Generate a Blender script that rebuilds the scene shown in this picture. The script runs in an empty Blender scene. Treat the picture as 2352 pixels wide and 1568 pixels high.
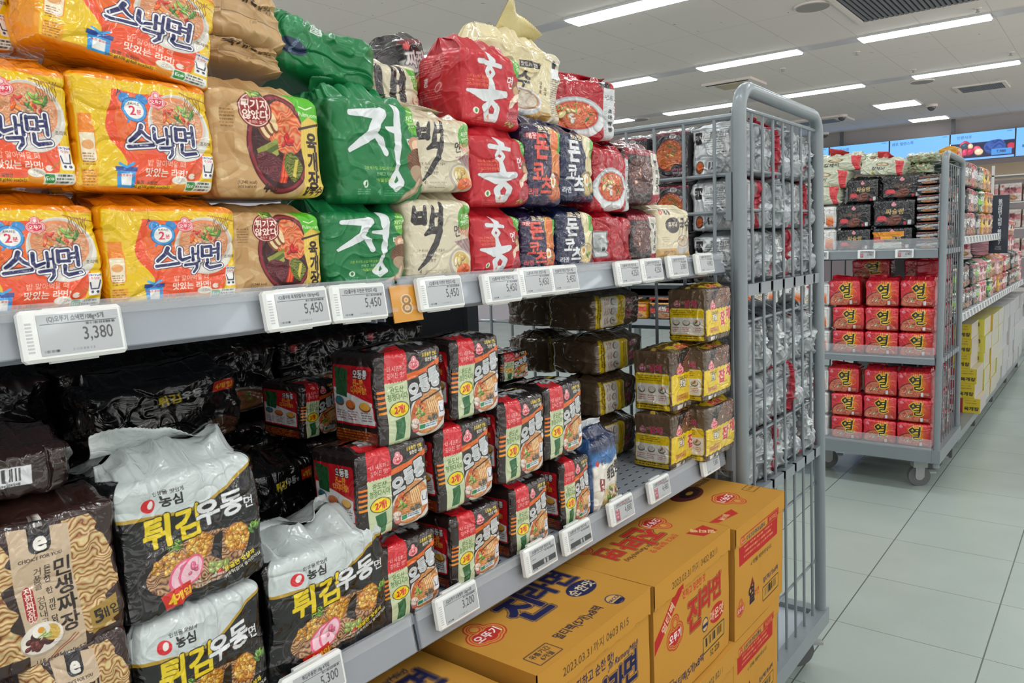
import bpy, math, random
import numpy as np
from mathutils import Matrix, Vector

SC = bpy.context.scene
COL = SC.collection
# ------------------------------------------------------------------ camera
CAM_H = 1.36
FPX = 1775.2
YAW, PIT, ROL = 0.66791, -0.122934, -0.037745
_f = np.array([-math.sin(YAW)*math.cos(PIT), math.cos(YAW)*math.cos(PIT), math.sin(PIT)])
_r = np.array([math.cos(YAW), math.sin(YAW), 0.0])
_u = np.cross(_r, _f)
CR = math.cos(ROL)*_r + math.sin(ROL)*_u
CU = -math.sin(ROL)*_r + math.cos(ROL)*_u
CF = _f
CC = np.array([0.0, 0.0, CAM_H])
cam_data = bpy.data.cameras.new('camera')
cam = bpy.data.objects.new('camera', cam_data)
COL.objects.link(cam)
cam_data.sensor_width = 36.0
cam_data.lens = FPX / 2352.0 * 36.0
cam_data.clip_start = 0.02
m = Matrix.Identity(4)
for i in range(3):
    m[i][0] = CR[i]; m[i][1] = CU[i]; m[i][2] = -CF[i]; m[i][3] = CC[i]
cam.matrix_world = m
SC.camera = cam
# ------------------------------------------------------------------ view, world
SC.view_settings.view_transform = 'Standard'
SC.view_settings.look = 'None'
SC.view_settings.gamma = 1.0
SC.view_settings.use_curve_mapping = False
SC.view_settings.exposure = 0.52
LAMP_POWER = 10.5
try:
    SC.cycles.max_bounces = 6; SC.cycles.diffuse_bounces = 4; SC.cycles.glossy_bounces = 3; SC.cycles.transparent_max_bounces = 6
except Exception:
    pass
wd = bpy.data.worlds.new('store_fill_glow'); SC.world = wd
wd.use_nodes = True
_t = wd.node_tree; _bg = _t.nodes['Background']; _bg.inputs[1].default_value = 1.0
_tc = _t.nodes.new('ShaderNodeTexCoord'); _sp = _t.nodes.new('ShaderNodeSeparateXYZ'); _t.links.new(_tc.outputs['Generated'], _sp.inputs[0])
_mr = _t.nodes.new('ShaderNodeMapRange'); _t.links.new(_sp.outputs[2], _mr.inputs[0]); _mr.inputs[1].default_value = -.25; _mr.inputs[2].default_value = .15
_mx = _t.nodes.new('ShaderNodeMixRGB'); _t.links.new(_mr.outputs[0], _mx.inputs[0])
_mx.inputs[1].default_value = (1.55, 1.5, 1.45, 1)     # fill glow from below, added to lift the ceiling; stands in for floor beyond
_mx.inputs[2].default_value = (.2, .21, .22, 1)       # weaker added fill from eye level up, standing in for the lit aisles
_t.links.new(_mx.outputs[0], _bg.inputs[0])


def ray(px, py):
    """direction of sight through a point of the photograph: used to read positions on known planes"""
    return CF + CR*(px-1176)/FPX - CU*(py-784)/FPX


def on_x(px, py, X):
    d = ray(px, py); return CC + d*(X/d[0])


def on_y(px, py, Y):
    d = ray(px, py); return CC + d*(Y/d[1])


def on_z(px, py, Z):
    d = ray(px, py); return CC + d*((Z-CAM_H)/d[2])

# ------------------------------------------------------------------ colours, noise


def hx(s):
    if not isinstance(s, str): return np.array(s, np.float32)
    s = s.lstrip('#')
    return np.array([int(s[i:i+2], 16)/255 for i in (0, 2, 4)], np.float32)


def lin(c):
    c = np.clip(np.asarray(c, np.float32), 0, 1)
    return np.where(c <= 0.04045, c/12.92, ((c+0.055)/1.055)**2.4)


_rng = np.random.RandomState(5)
_tab = _rng.rand(8, 4096).astype(np.float32)*2-1


def vn(x, y, seed=0):
    x = np.asarray(x, np.float32); y = np.asarray(y, np.float32)
    xi = np.floor(x).astype(np.int64); yi = np.floor(y).astype(np.int64)
    fx = x-xi; fy = y-yi
    fx = fx*fx*(3-2*fx); fy = fy*fy*(3-2*fy)
    T = _tab[seed % 8]
    h = lambda a, b: T[(a*73+b*1579+seed*911+(a*b) % 31*7) % 4096]
    a = h(xi, yi); b = h(xi+1, yi); c = h(xi, yi+1); d = h(xi+1, yi+1)
    return (a+(b-a)*fx)*(1-fy)+(c+(d-c)*fx)*fy


def fbm(x, y, seed=0, o=3):
    s = 0; a = 1; t = 0
    for k in range(o):
        s = s+a*vn(x*2**k, y*2**k, seed+k); t += a; a *= .5
    return s/t

# ------------------------------------------------------------------ print: lettering from the default font
_tri_cache = {}


def text_tris(s):
    if s in _tri_cache: return _tri_cache[s]
    cu = bpy.data.curves.new('lettering', 'FONT')
    cu.body = s; cu.resolution_u = 3
    cu.size = 1.0
    ob = bpy.data.objects.new('lettering', cu)
    me = bpy.data.meshes.new_from_object(ob)
    n = len(me.vertices)
    co = np.zeros(n*3, np.float32); me.vertices.foreach_get('co', co)
    co = co.reshape(-1, 3)[:, :2]
    me.calc_loop_triangles()
    nt = len(me.loop_triangles)
    tr = np.zeros(nt*3, np.int32); me.loop_triangles.foreach_get('vertices', tr)
    bpy.data.objects.remove(ob); bpy.data.curves.remove(cu); bpy.data.meshes.remove(me)
    _tri_cache[s] = (co, tr.reshape(-1, 3))
    return _tri_cache[s]


_mask_cache = {}
EM = 56


def text_mask(s, bold=0.0):
    key = (s, round(bold, 3))
    if key in _mask_cache: return _mask_cache[key]
    co, tr = text_tris(s)
    pad = 14
    if len(co) == 0:
        r = (np.zeros((2*pad, 2*pad), np.float32), 0, 0, 1, 1); _mask_cache[key] = r; return r
    mn = co.min(0); mx = co.max(0)
    em = EM
    w = int((mx[0]-mn[0])*em)+2*pad+1; h = int((mx[1]-mn[1])*em)+2*pad+1
    M = np.zeros((h, w), np.float32)
    P = (co-mn)*em+pad
    for t in tr:
        a, b, c = P[t[0]], P[t[1]], P[t[2]]
        x0 = max(int(min(a[0], b[0], c[0])), 0); x1 = min(int(max(a[0], b[0], c[0]))+2, w)
        y0 = max(int(min(a[1], b[1], c[1])), 0); y1 = min(int(max(a[1], b[1], c[1]))+2, h)
        if x1 <= x0 or y1 <= y0: continue
        X = np.arange(x0, x1)[None, :]+.5; Y = np.arange(y0, y1)[:, None]+.5
        e = lambda p, q: (q[0]-p[0])*(Y-p[1])-(q[1]-p[1])*(X-p[0])
        ar = (b[0]-a[0])*(c[1]-a[1])-(b[1]-a[1])*(c[0]-a[0])
        if abs(ar) < 1e-6: continue
        sg = 1 if ar > 0 else -1
        ins = (sg*e(a, b) >= -.35) & (sg*e(b, c) >= -.35) & (sg*e(c, a) >= -.35)
        M[y0:y1, x0:x1] = np.maximum(M[y0:y1, x0:x1], ins)
    if bold > 0: M = dilate(M, bold*em)
    r = (M, mn[0]-pad/em, mn[1]-pad/em, mx[0]-mn[0], mx[1]-mn[1])
    _mask_cache[key] = r
    return r


def dilate(M, r):
    R = int(math.ceil(r)); out = M.copy()
    for dy in range(-R, R+1):
        k = r*r-dy*dy
        if k < 0: continue
        k = int(math.sqrt(k))
        for dx in (range(-k, k+1) if abs(dy) == R or k < 3 else (-k, -k//2, 0, k//2, k)):
            ys = slice(max(dy, 0), M.shape[0]+min(dy, 0)); yt = slice(max(-dy, 0), M.shape[0]+min(-dy, 0))
            xs = slice(max(dx, 0), M.shape[1]+min(dx, 0)); xt = slice(max(-dx, 0), M.shape[1]+min(-dx, 0))
            out[ys, xs] = np.maximum(out[ys, xs], M[yt, xt])
    return out


class Cv:
    """a printed face, W x H units, painted at n x m cells (one colour per mesh vertex)"""
    def __init__(s, W, H, nx, ny, bg, ss=2):
        s.W, s.H, s.nx, s.ny, s.ss = W, H, nx, ny, ss
        s.w, s.h = nx*ss, ny*ss
        s.a = np.zeros((s.h, s.w, 3), np.float32)+hx(bg)
        s.px = s.w/W; s.py = s.h/H; s.pp = min(s.px, s.py)

    def box(s, x0, y0, x1, y1):
        i0 = max(int(x0*s.px)-1, 0); i1 = min(int(x1*s.px)+2, s.w)
        j0 = max(int(y0*s.py)-1, 0); j1 = min(int(y1*s.py)+2, s.h)
        if i1 <= i0 or j1 <= j0: return None
        X = ((np.arange(i0, i1)+.5)/s.px)[None, :]+np.zeros((j1-j0, 1)); Y = ((np.arange(j0, j1)+.5)/s.py)[:, None]+np.zeros((1, i1-i0))
        return (slice(j0, j1), slice(i0, i1)), X.astype(np.float32), Y.astype(np.float32)

    def put(s, sl, al, col):
        al = np.clip(al, 0, 1)[..., None]
        c = col if isinstance(col, np.ndarray) and col.ndim == 3 else hx(col)
        s.a[sl] = s.a[sl]*(1-al)+c*al

    def rect(s, x0, y0, x1, y1, col, al=1):
        b = s.box(x0, y0, x1, y1)
        if b is None: return
        sl, X, Y = b
        s.put(sl, ((X >= x0) & (X <= x1) & (Y >= y0) & (Y <= y1))*al, col)

    def rrect(s, x0, y0, x1, y1, r, col, ol=None, ow=0):
        if ol is not None: s.rrect(x0-ow, y0-ow, x1+ow, y1+ow, r+ow, ol)
        b = s.box(x0, y0, x1, y1)
        if b is None: return
        sl, X, Y = b
        cx, cy = (x0+x1)/2, (y0+y1)/2
        dx = np.maximum(np.abs(X-cx)-(x1-x0)/2+r, 0); dy = np.maximum(np.abs(Y-cy)-(y1-y0)/2+r, 0)
        s.put(sl, .5-(np.hypot(dx, dy)-r)*s.pp, col)

    def ell(s, cx, cy, rx, ry, col, ang=0, al=1, clip=None):
        R = max(rx, ry)
        b = s.box(cx-R, cy-R, cx+R, cy+R)
        if b is None: return
        sl, X, Y = b
        c, n = math.cos(ang), math.sin(ang)
        u = (X-cx)*c+(Y-cy)*n; v = -(X-cx)*n+(Y-cy)*c
        q = np.hypot(u/rx, v/ry)
        A = np.clip(.5-(q-1)*min(rx, ry)*s.pp, 0, 1)*al
        if clip is not None: A = A*clip(X, Y)
        s.put(sl, A, col)

    def poly(s, pts, col, al=1):
        P = np.array(pts, np.float32)
        b = s.box(P[:, 0].min(), P[:, 1].min(), P[:, 0].max(), P[:, 1].max())
        if b is None: return
        sl, X, Y = b
        ins = np.zeros(X.shape, bool)
        for k in range(len(P)):
            x0, y0 = P[k]; x1, y1 = P[(k+1) % len(P)]
            if y0 == y1: continue
            ins ^= ((y0 > Y) != (y1 > Y)) & (X < (x1-x0)*(Y-y0)/(y1-y0)+x0)
        s.put(sl, ins*al, col)

    def stroke(s, pts, ws, col, ol=()):
        """brush line: half widths ws; ol = ((colour, extra),...) painted first"""
        P = np.array(pts, np.float32)
        if np.isscalar(ws): ws = [ws]*len(P)
        for c, e in list(ol)+[(col, 0)]:
            m = max(ws)+e
            b = s.box(P[:, 0].min()-m, P[:, 1].min()-m, P[:, 0].max()+m, P[:, 1].max()+m)
            if b is None: continue
            sl, X, Y = b
            D = np.full(X.shape, 1e9, np.float32)
            if len(P) == 1: D = np.hypot(X-P[0, 0], Y-P[0, 1])-ws[0]
            for k in range(len(P)-1):
                a, q = P[k], P[k+1]; d = q-a; L = float(d@d)+1e-9
                t = np.clip(((X-a[0])*d[0]+(Y-a[1])*d[1])/L, 0, 1)
                D = np.minimum(D, np.hypot(X-a[0]-t*d[0], Y-a[1]-t*d[1])-(ws[k]*(1-t)+ws[k+1]*t))
            s.put(sl, .5-(D-e)*s.pp, c)

    def text(s, st, x, y, size, col, ang=0, bold=0.02, ol=(), sx=1.0, shear=0, al=1):
        """centred on (x, y); size = em height in units"""
        if bold > .035: bold = .035+(bold-.035)*.4
        A = math.radians(ang); c, n = math.cos(A), math.sin(A)
        M0 = text_mask(st, bold)
        mn0 = text_mask(st, 0)
        cx = mn0[1]+14/EM+mn0[3]/2; cy = mn0[2]+14/EM+mn0[4]/2
        for colr, e in list(ol)+[(col, 0)]:
            M = text_mask(st, bold+e*.8)[0] if e else M0[0]
            ox, oy = M0[1], M0[2]
            hw = (M.shape[1]/EM)*size*sx/2+size*.3; hh = (M.shape[0]/EM)*size/2
            R = math.hypot(hw, hh)
            b = s.box(x-R, y-R, x+R, y+R)
            if b is None: continue
            sl, X, Y = b
            u = ((X-x)*c+(Y-y)*n); v = (-(X-x)*n+(Y-y)*c)
            u = (u-shear*v)/sx/size+cx; v = v/size+cy
            fi = (u-ox)*EM-.5; fj = (v-oy)*EM-.5
            i0 = np.floor(fi).astype(int); j0 = np.floor(fj).astype(int)
            a = fi-i0; bb = fj-j0
            ok = (i0 >= 0) & (j0 >= 0) & (i0 < M.shape[1]-1) & (j0 < M.shape[0]-1)
            i0 = np.clip(i0, 0, M.shape[1]-2); j0 = np.clip(j0, 0, M.shape[0]-2)
            v_ = (M[j0, i0]*(1-a)+M[j0, i0+1]*a)*(1-bb)+(M[j0+1, i0]*(1-a)+M[j0+1, i0+1]*a)*bb
            s.put(sl, v_*ok*al, colr)

    def vtext(s, st, x, y, size, col, step=None, **k):
        step = step or size*1.02
        for i, ch in enumerate(st): s.text(ch, x, y-i*step, size, col, **k)

    def lines(s, x0, y0, x1, n, dy, h, col, al=.8, seed=1, gap=.22):
        """rows of tiny print too small to read"""
        b = s.box(x0, y0-n*dy, x1, y0+h)
        if b is None: return
        sl, X, Y = b
        k = np.floor((y0+h-Y)/dy); fy = (y0+h-Y)/dy-k
        g = vn(X*2.2/h, k*7.3, seed)
        g2 = vn(X*.5/h, k*5.1+3, seed+1)
        al2 = (fy < h/dy)*(k < n)*(X >= x0)*(X <= x1-(g2[:, :1]+1)*(x1-x0)*.12)*np.clip(.62+g*.8, 0, 1)
        s.put(sl, al2*al, col)

    def noodles(s, cx, cy, rx, ry, c1, c2, f=.5, ang=0, seed=0, dark=None, clip=None):
        R = max(rx, ry)
        b = s.box(cx-R, cy-R, cx+R, cy+R)
        if b is None: return
        sl, X, Y = b
        c, n = math.cos(ang), math.sin(ang)
        u = (X-cx)*c+(Y-cy)*n; v = -(X-cx)*n+(Y-cy)*c
        A = np.clip(.5-(np.hypot(u/rx, v/ry)-1)*min(rx, ry)*s.pp, 0, 1)
        if clip is not None: A = A*clip(X, Y)
        w = fbm(X*f*.35, Y*f*.35, seed, 2)*3.5+np.sin(X*f*1.6+2*vn(X*f*.3, Y*f*.3, seed+2))*.5
        t = .5+.5*np.sin((Y*f*1.5+w)*3.1416)
        t = t**.7
        sh = .5+.5*vn(X*f*.9, Y*f*.9, seed+4)
        C = hx(c1)*(t*(.8+.2*sh))[..., None]+hx(c2)*(1-t)[..., None]
        if dark is not None:
            k = np.clip((.16-t)*6, 0, 1)[..., None]; C = C*(1-k)+hx(dark)*k
        s.put(sl, A, C.astype(np.float32))

    def blobs(s, cx, cy, rx, ry, n, cols, size, seed=0, asp=.5):
        r = random.Random(seed)
        for i in range(n):
            a = r.uniform(0, 6.28); q = math.sqrt(r.random())
            x, y = cx+rx*q*math.cos(a), cy+ry*q*math.sin(a)
            c = hx(r.choice(cols)); z = size*r.uniform(.6, 1.3); an = r.uniform(0, 3.14)
            s.ell(x, y-z*.12, z, z*asp, c*.55, an); s.ell(x, y, z*.92, z*asp*.85, c, an)
            s.ell(x-z*.15, y+z*asp*.25, z*.4, z*asp*.25, np.minimum(c*1.25+.08, 1), an)

    def bowl(s, cx, cy, rx, ry, rim, soup, n1, n2, f=.5, tops=(), seed=0, ang=0, side=0):
        rim = hx(rim)
        if side:
            s.ell(cx, cy-side, rx*.93, ry*.95, rim*.82, ang)
        s.ell(cx, cy, rx, ry, rim, ang)
        s.ell(cx, cy-.015*ry, rx*.93, ry*.92, rim*.78, ang)
        s.ell(cx, cy-.03*ry, rx*.88, ry*.86, soup, ang)
        s.noodles(cx, cy-.02*ry, rx*.8, ry*.77, n1, n2, f, ang, seed)
        for (dx, dy, qx, qy, n, cols, z, a) in tops:
            s.blobs(cx+dx*rx, cy+dy*ry, qx*rx, qy*ry, n, cols, z, seed+n, a)

    def logo(s, x, y, r, red='d8233c', pale='f6d9d6', st='오뚜기', ang=0):
        """round topped trefoil maker's badge"""
        c, n = math.cos(math.radians(ang)), math.sin(math.radians(ang))
        q = lambda a, b: (x+(a*c-b*n)*r, y+(a*n+b*c)*r)
        for col, e in ((red, .2), (pale, .12), (red, .03), (pale, -.03), (red, -.1)):
            for (a, b, rr) in ((-.45, -.15, .52), (.45, -.15, .52), (0, -.25, .6), (0, .62, .4)):
                p = q(a, b); s.ell(p[0], p[1], r*(rr+e), r*(rr+e), col)
            if e == -.03:
                p = q(0, .62); s.ell(p[0], p[1], r*.3, r*.3, red)
        p = q(0, .64); s.ell(p[0], p[1], r*.24, r*.24, pale)
        p = q(0, -.18); s.text(st, p[0], p[1], r*.62, 'ffffff', ang=ang, bold=.03)

    def barcode(s, x0, y0, x1, y1, bg='f4f4f2', seed=1):
        s.rect(x0, y0, x1, y1, bg)
        b = s.box(x0, y0, x1, y1)
        if b is None: return
        sl, X, Y = b
        q = vn((X-x0)/(x1-x0)*46, X*0, seed)
        s.put(sl, (q > 0.02)*(Y > y0+(y1-y0)*.25)*(Y < y1-(y1-y0)*.08)*(X > x0+(x1-x0)*.07)*(X < x1-(x1-x0)*.07), '222222')

    def out(s):
        a = s.a.reshape(s.ny, s.ss, s.nx, s.ss, 3).mean((1, 3))
        return a

# ------------------------------------------------------------------ materials
MATS = {}


def nt(name):
    m = bpy.data.materials.new(name); m.use_nodes = True
    t = m.node_tree; b = t.nodes['Principled BSDF']
    return m, t, b


def film(name, rough=.3, coat=.5, bump=.35, scale=60, metal=0.0, spec=.5, crough=.06):
    """printed packaging film: print colours from the mesh, fine crinkles in the gloss"""
    if name in MATS: return MATS[name]
    m, t, b = nt(name)
    at = t.nodes.new('ShaderNodeAttribute'); at.attribute_name = 'print'
    t.links.new(at.outputs['Color'], b.inputs['Base Color'])
    b.inputs['Roughness'].default_value = rough; b.inputs['Coat Weight'].default_value = coat
    b.inputs['Coat Roughness'].default_value = crough; b.inputs['Metallic'].default_value = metal
    b.inputs['Specular IOR Level'].default_value = spec
    tc = t.nodes.new('ShaderNodeTexCoord')
    n1 = t.nodes.new('ShaderNodeTexNoise'); n1.inputs['Scale'].default_value = scale; n1.inputs['Detail'].default_value = 2
    n1.inputs['Distortion'].default_value = 1.2
    r = t.nodes.new('ShaderNodeMath'); r.operation = 'SUBTRACT'; r.inputs[1].default_value = .5
    a = t.nodes.new('ShaderNodeMath'); a.operation = 'ABSOLUTE'
    bp = t.nodes.new('ShaderNodeBump'); bp.inputs['Strength'].default_value = bump; bp.inputs['Distance'].default_value = .004
    oi = t.nodes.new('ShaderNodeObjectInfo')
    mp = t.nodes.new('ShaderNodeVectorMath'); mp.operation = 'ADD'
    t.links.new(tc.outputs['Object'], mp.inputs[0]); t.links.new(oi.outputs['Random'], mp.inputs[1])
    t.links.new(mp.outputs[0], n1.inputs['Vector'])
    t.links.new(n1.outputs['Fac'], r.inputs[0]); t.links.new(r.outputs[0], a.inputs[0])
    t.links.new(a.outputs[0], bp.inputs['Height'])
    t.links.new(bp.outputs[0], b.inputs['Normal']); t.links.new(bp.outputs[0], b.inputs['Coat Normal'])
    MATS[name] = m
    return m


def plain(name, col, rough=.5, metal=0, coat=0, noise=0, nscale=20, emit=None, estr=0, bump=0):
    if name in MATS: return MATS[name]
    m, t, b = nt(name)
    c = lin(hx(col))
    b.inputs['Base Color'].default_value = (*[float(v) for v in c], 1)
    b.inputs['Roughness'].default_value = rough; b.inputs['Metallic'].default_value = metal; b.inputs['Coat Weight'].default_value = coat
    n = t.nodes.new('ShaderNodeTexNoise'); n.inputs['Scale'].default_value = nscale; n.inputs['Detail'].default_value = 4
    tc = t.nodes.new('ShaderNodeTexCoord'); t.links.new(tc.outputs['Object'], n.inputs['Vector'])
    if noise:
        mx = t.nodes.new('ShaderNodeMixRGB'); mx.inputs[1].default_value = (*[float(v)*(1-noise) for v in c], 1); mx.inputs[2].default_value = (*[min(float(v)*(1+noise), 1) for v in c], 1)
        t.links.new(n.outputs['Fac'], mx.inputs[0]); t.links.new(mx.outputs[0], b.inputs['Base Color'])
    if bump:
        bp = t.nodes.new('ShaderNodeBump'); bp.inputs['Strength'].default_value = bump; bp.inputs['Distance'].default_value = .003
        t.links.new(n.outputs['Fac'], bp.inputs['Height']); t.links.new(bp.outputs[0], b.inputs['Normal'])
    if emit is not None:
        e = lin(hx(emit)); b.inputs['Emission Color'].default_value = (*[float(v) for v in e], 1); b.inputs['Emission Strength'].default_value = estr
    MATS[name] = m
    return m


GLOSS = film('glossy_film', .28, .7, .45, 45)
SATIN = film('satin_film', .42, .2, .25, 40, spec=.4)
WRAP = film('wrapped_film', .24, .7, .85, 34, crough=.04, spec=.4)
SILVER = film('silver_film', .36, .15, .8, 26, metal=.45)
CARTON = film('printed_carton', .75, 0, .06, 150, spec=.2)
LCD = film('tag_screen', .35, .3, 0, 10)
METAL = plain('grey_powder_coat', '7b8489', .38, .1, .25, .06, 12)
METALD = plain('dark_grey_metal', '5d646a', .5, .1, 0, .1, 15)
SHELFM = plain('grey_shelf_metal', '8f979f', .4, .25, .1, .06, 30)
LIPM = plain('grey_price_channel', '6e7884', .35, .3, .3, .03, 6)
TAGW = plain('white_tag_plastic', 'dfe3e1', .35, 0, .3)
RUBBER = plain('grey_rubber', '5f6263', .6)
ZINC = plain('zinc_plate', 'a4a8a7', .45, .3)
CRIMPW = SATIN

# ------------------------------------------------------------------ mesh helpers


def tag(o, label=None, cat=None, group=None, kind=None):
    if label: o['label'] = label
    if cat: o['category'] = cat
    if group: o['group'] = group
    if kind: o['kind'] = kind
    return o


def mesh_np(name, V, F, mats, cols=None, smooth=True, midx=None):
    me = bpy.data.meshes.new(name)
    V = np.asarray(V, np.float32); F = np.asarray(F, np.int32)
    me.vertices.add(len(V)); me.vertices.foreach_set('co', V.ravel())
    n = F.shape[1]
    me.loops.add(F.size); me.loops.foreach_set('vertex_index', F.ravel())
    me.polygons.add(len(F)); me.polygons.foreach_set('loop_start', np.arange(len(F), dtype=np.int32)*n)
    if smooth: me.polygons.foreach_set('use_smooth', np.ones(len(F), bool))
    if midx is not None: me.polygons.foreach_set('material_index', np.asarray(midx, np.int32))
    me.update(calc_edges=True)
    if cols is not None:
        at = me.color_attributes.new('print', 'FLOAT_COLOR', 'POINT')
        c = np.ones((len(V), 4), np.float32); c[:, :3] = lin(cols)*.84
        at.data.foreach_set('color', c.ravel())
    for mt in (mats if isinstance(mats, (list, tuple)) else [mats]): me.materials.append(mt)
    return me


def link(name, me, parent=None, loc=None):
    o = bpy.data.objects.new(name, me); COL.objects.link(o)
    if parent is not None: o.parent = parent
    if loc is not None: o.location = loc
    return o


def empty(name, loc, rz=0):
    o = bpy.data.objects.new(name, None); COL.objects.link(o); o.location = loc; o.rotation_euler[2] = rz
    o.empty_display_size = .05
    return o


def copy_tree(o, parent=None):
    c = o.copy(); COL.objects.link(c)
    if parent is not None: c.parent = parent
    for ch in list(o.children): copy_tree(ch, c)
    return c


class MB:
    """collects boxes, tubes and sheets into ONE mesh"""
    def __init__(s): s.v = []; s.f = []; s.n = 0
    def add(s, V, F):
        s.v.append(np.asarray(V, np.float32)); s.f += [[i+s.n for i in f] for f in F]; s.n += len(V)
    def box(s, a, b, bev=0):
        x0, y0, z0 = a; x1, y1, z1 = b
        if bev <= 0:
            V = [(x, y, z) for x in (x0, x1) for y in (y0, y1) for z in (z0, z1)]
            s.add(V, [(0, 1, 3, 2), (4, 6, 7, 5), (0, 4, 5, 1), (2, 3, 7, 6), (0, 2, 6, 4), (1, 5, 7, 3)]); return s
        # chamfered box
        e = bev; V = []; idx = {}
        for i, x in enumerate((x0, x1)):
            for j, y in enumerate((y0, y1)):
                for k, z in enumerate((z0, z1)):
                    sx, sy, sz = (1, -1)[i], (1, -1)[j], (1, -1)[k]
                    idx[i, j, k, 0] = len(V); V.append((x, y+sy*e, z+sz*e))
                    idx[i, j, k, 1] = len(V); V.append((x+sx*e, y, z+sz*e))
                    idx[i, j, k, 2] = len(V); V.append((x+sx*e, y+sy*e, z))
        F = []
        for i in (0, 1):
            F.append([idx[i, 0, 0, 0], idx[i, 1, 0, 0], idx[i, 1, 1, 0], idx[i, 0, 1, 0]][::(1 if i else -1)])
            F.append([idx[0, i, 0, 1], idx[1, i, 0, 1], idx[1, i, 1, 1], idx[0, i, 1, 1]][::(-1 if i else 1)])
            F.append([idx[0, 0, i, 2], idx[1, 0, i, 2], idx[1, 1, i, 2], idx[0, 1, i, 2]][::(1 if i else -1)])
        for a_ in (0, 1):
            for b_ in (0, 1):
                F.append([idx[a_, b_, 0, 0], idx[a_, b_, 1, 0], idx[a_, b_, 1, 1], idx[a_, b_, 0, 1]])
                F.append([idx[a_, 0, b_, 0], idx[a_, 1, b_, 0], idx[a_, 1, b_, 2], idx[a_, 0, b_, 2]])
                F.append([idx[0, a_, b_, 1], idx[1, a_, b_, 1], idx[1, a_, b_, 2], idx[0, a_, b_, 2]])
                for c_ in (0, 1): F.append([idx[a_, b_, c_, 0], idx[a_, b_, c_, 1], idx[a_, b_, c_, 2]])
        s.add(V, F); return s
    def tube(s, pts, r, n=8, cap=True, up=None):
        P = [Vector(p) for p in pts]; V = []; F = []
        prev = None
        for i, p in enumerate(P):
            d = (P[min(i+1, len(P)-1)]-P[max(i-1, 0)]).normalized()
            if prev is None:
                a = Vector((0, 0, 1)) if abs(d.z) < .9 else Vector((1, 0, 0))
                u = d.cross(a).normalized()
            else:
                u = (prev-d*prev.dot(d)).normalized()
            prev = u; w = d.cross(u)
            for k in range(n):
                t = 2*math.pi*k/n; V.append(p+(u*math.cos(t)+w*math.sin(t))*r)
        for i in range(len(P)-1):
            for k in range(n):
                F.append((i*n+k, i*n+(k+1) % n, (i+1)*n+(k+1) % n, (i+1)*n+k))
        if cap: F.append(tuple(range(n))[::-1]); F.append(tuple((len(P)-1)*n+k for k in range(n)))
        s.add(V, F); return s
    def disc(s, c, r, h, ax='z', n=28):
        d = {'x': (1, 0, 0), 'y': (0, 1, 0), 'z': (0, 0, 1)}[ax]
        c = Vector(c); d = Vector(d)
        return s.tube([c-d*h/2, c+d*h/2], r, n)
    def extr(s, prof, y0, y1):
        """closed (x,z) outline pulled along y"""
        n = len(prof)
        V = [(x, y0, z) for x, z in prof]+[(x, y1, z) for x, z in prof]
        F = [(i, (i+1) % n, (i+1) % n+n, i+n) for i in range(n)]+[tuple(range(n))[::-1], tuple(range(n, 2*n))]
        s.add(V, F); return s
    def mesh(s, name, mat, smooth=False):
        me = bpy.data.meshes.new(name)
        V = np.concatenate(s.v); me.from_pydata([tuple(v) for v in V.tolist()], [], s.f)
        for mt in (mat if isinstance(mat, (list, tuple)) else [mat]): me.materials.append(mt)
        if smooth:
            for p in me.polygons: p.use_smooth = True
            try: me.set_sharp_from_angle(angle=math.radians(40))
            except Exception: pass
        me.validate()
        return me
    def build(s, name, mat, parent=None, loc=None, smooth=False):
        return link(name, s.mesh(name, mat, smooth), parent, loc)


def grid_sheet(P, cols, name, mat, parent=None, smooth=True):
    """P: rows x cols x 3 array -> one sheet mesh"""
    R, C_ = P.shape[:2]
    i = np.arange(R-1)[:, None]*C_+np.arange(C_-1)[None, :]
    F = np.stack([i, i+1, i+C_+1, i+C_], -1).reshape(-1, 4)
    me = mesh_np(name, P.reshape(-1, 3), F, mat, cols.reshape(-1, 3), smooth)
    return link(name, me, parent) if parent is not False else me


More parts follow.
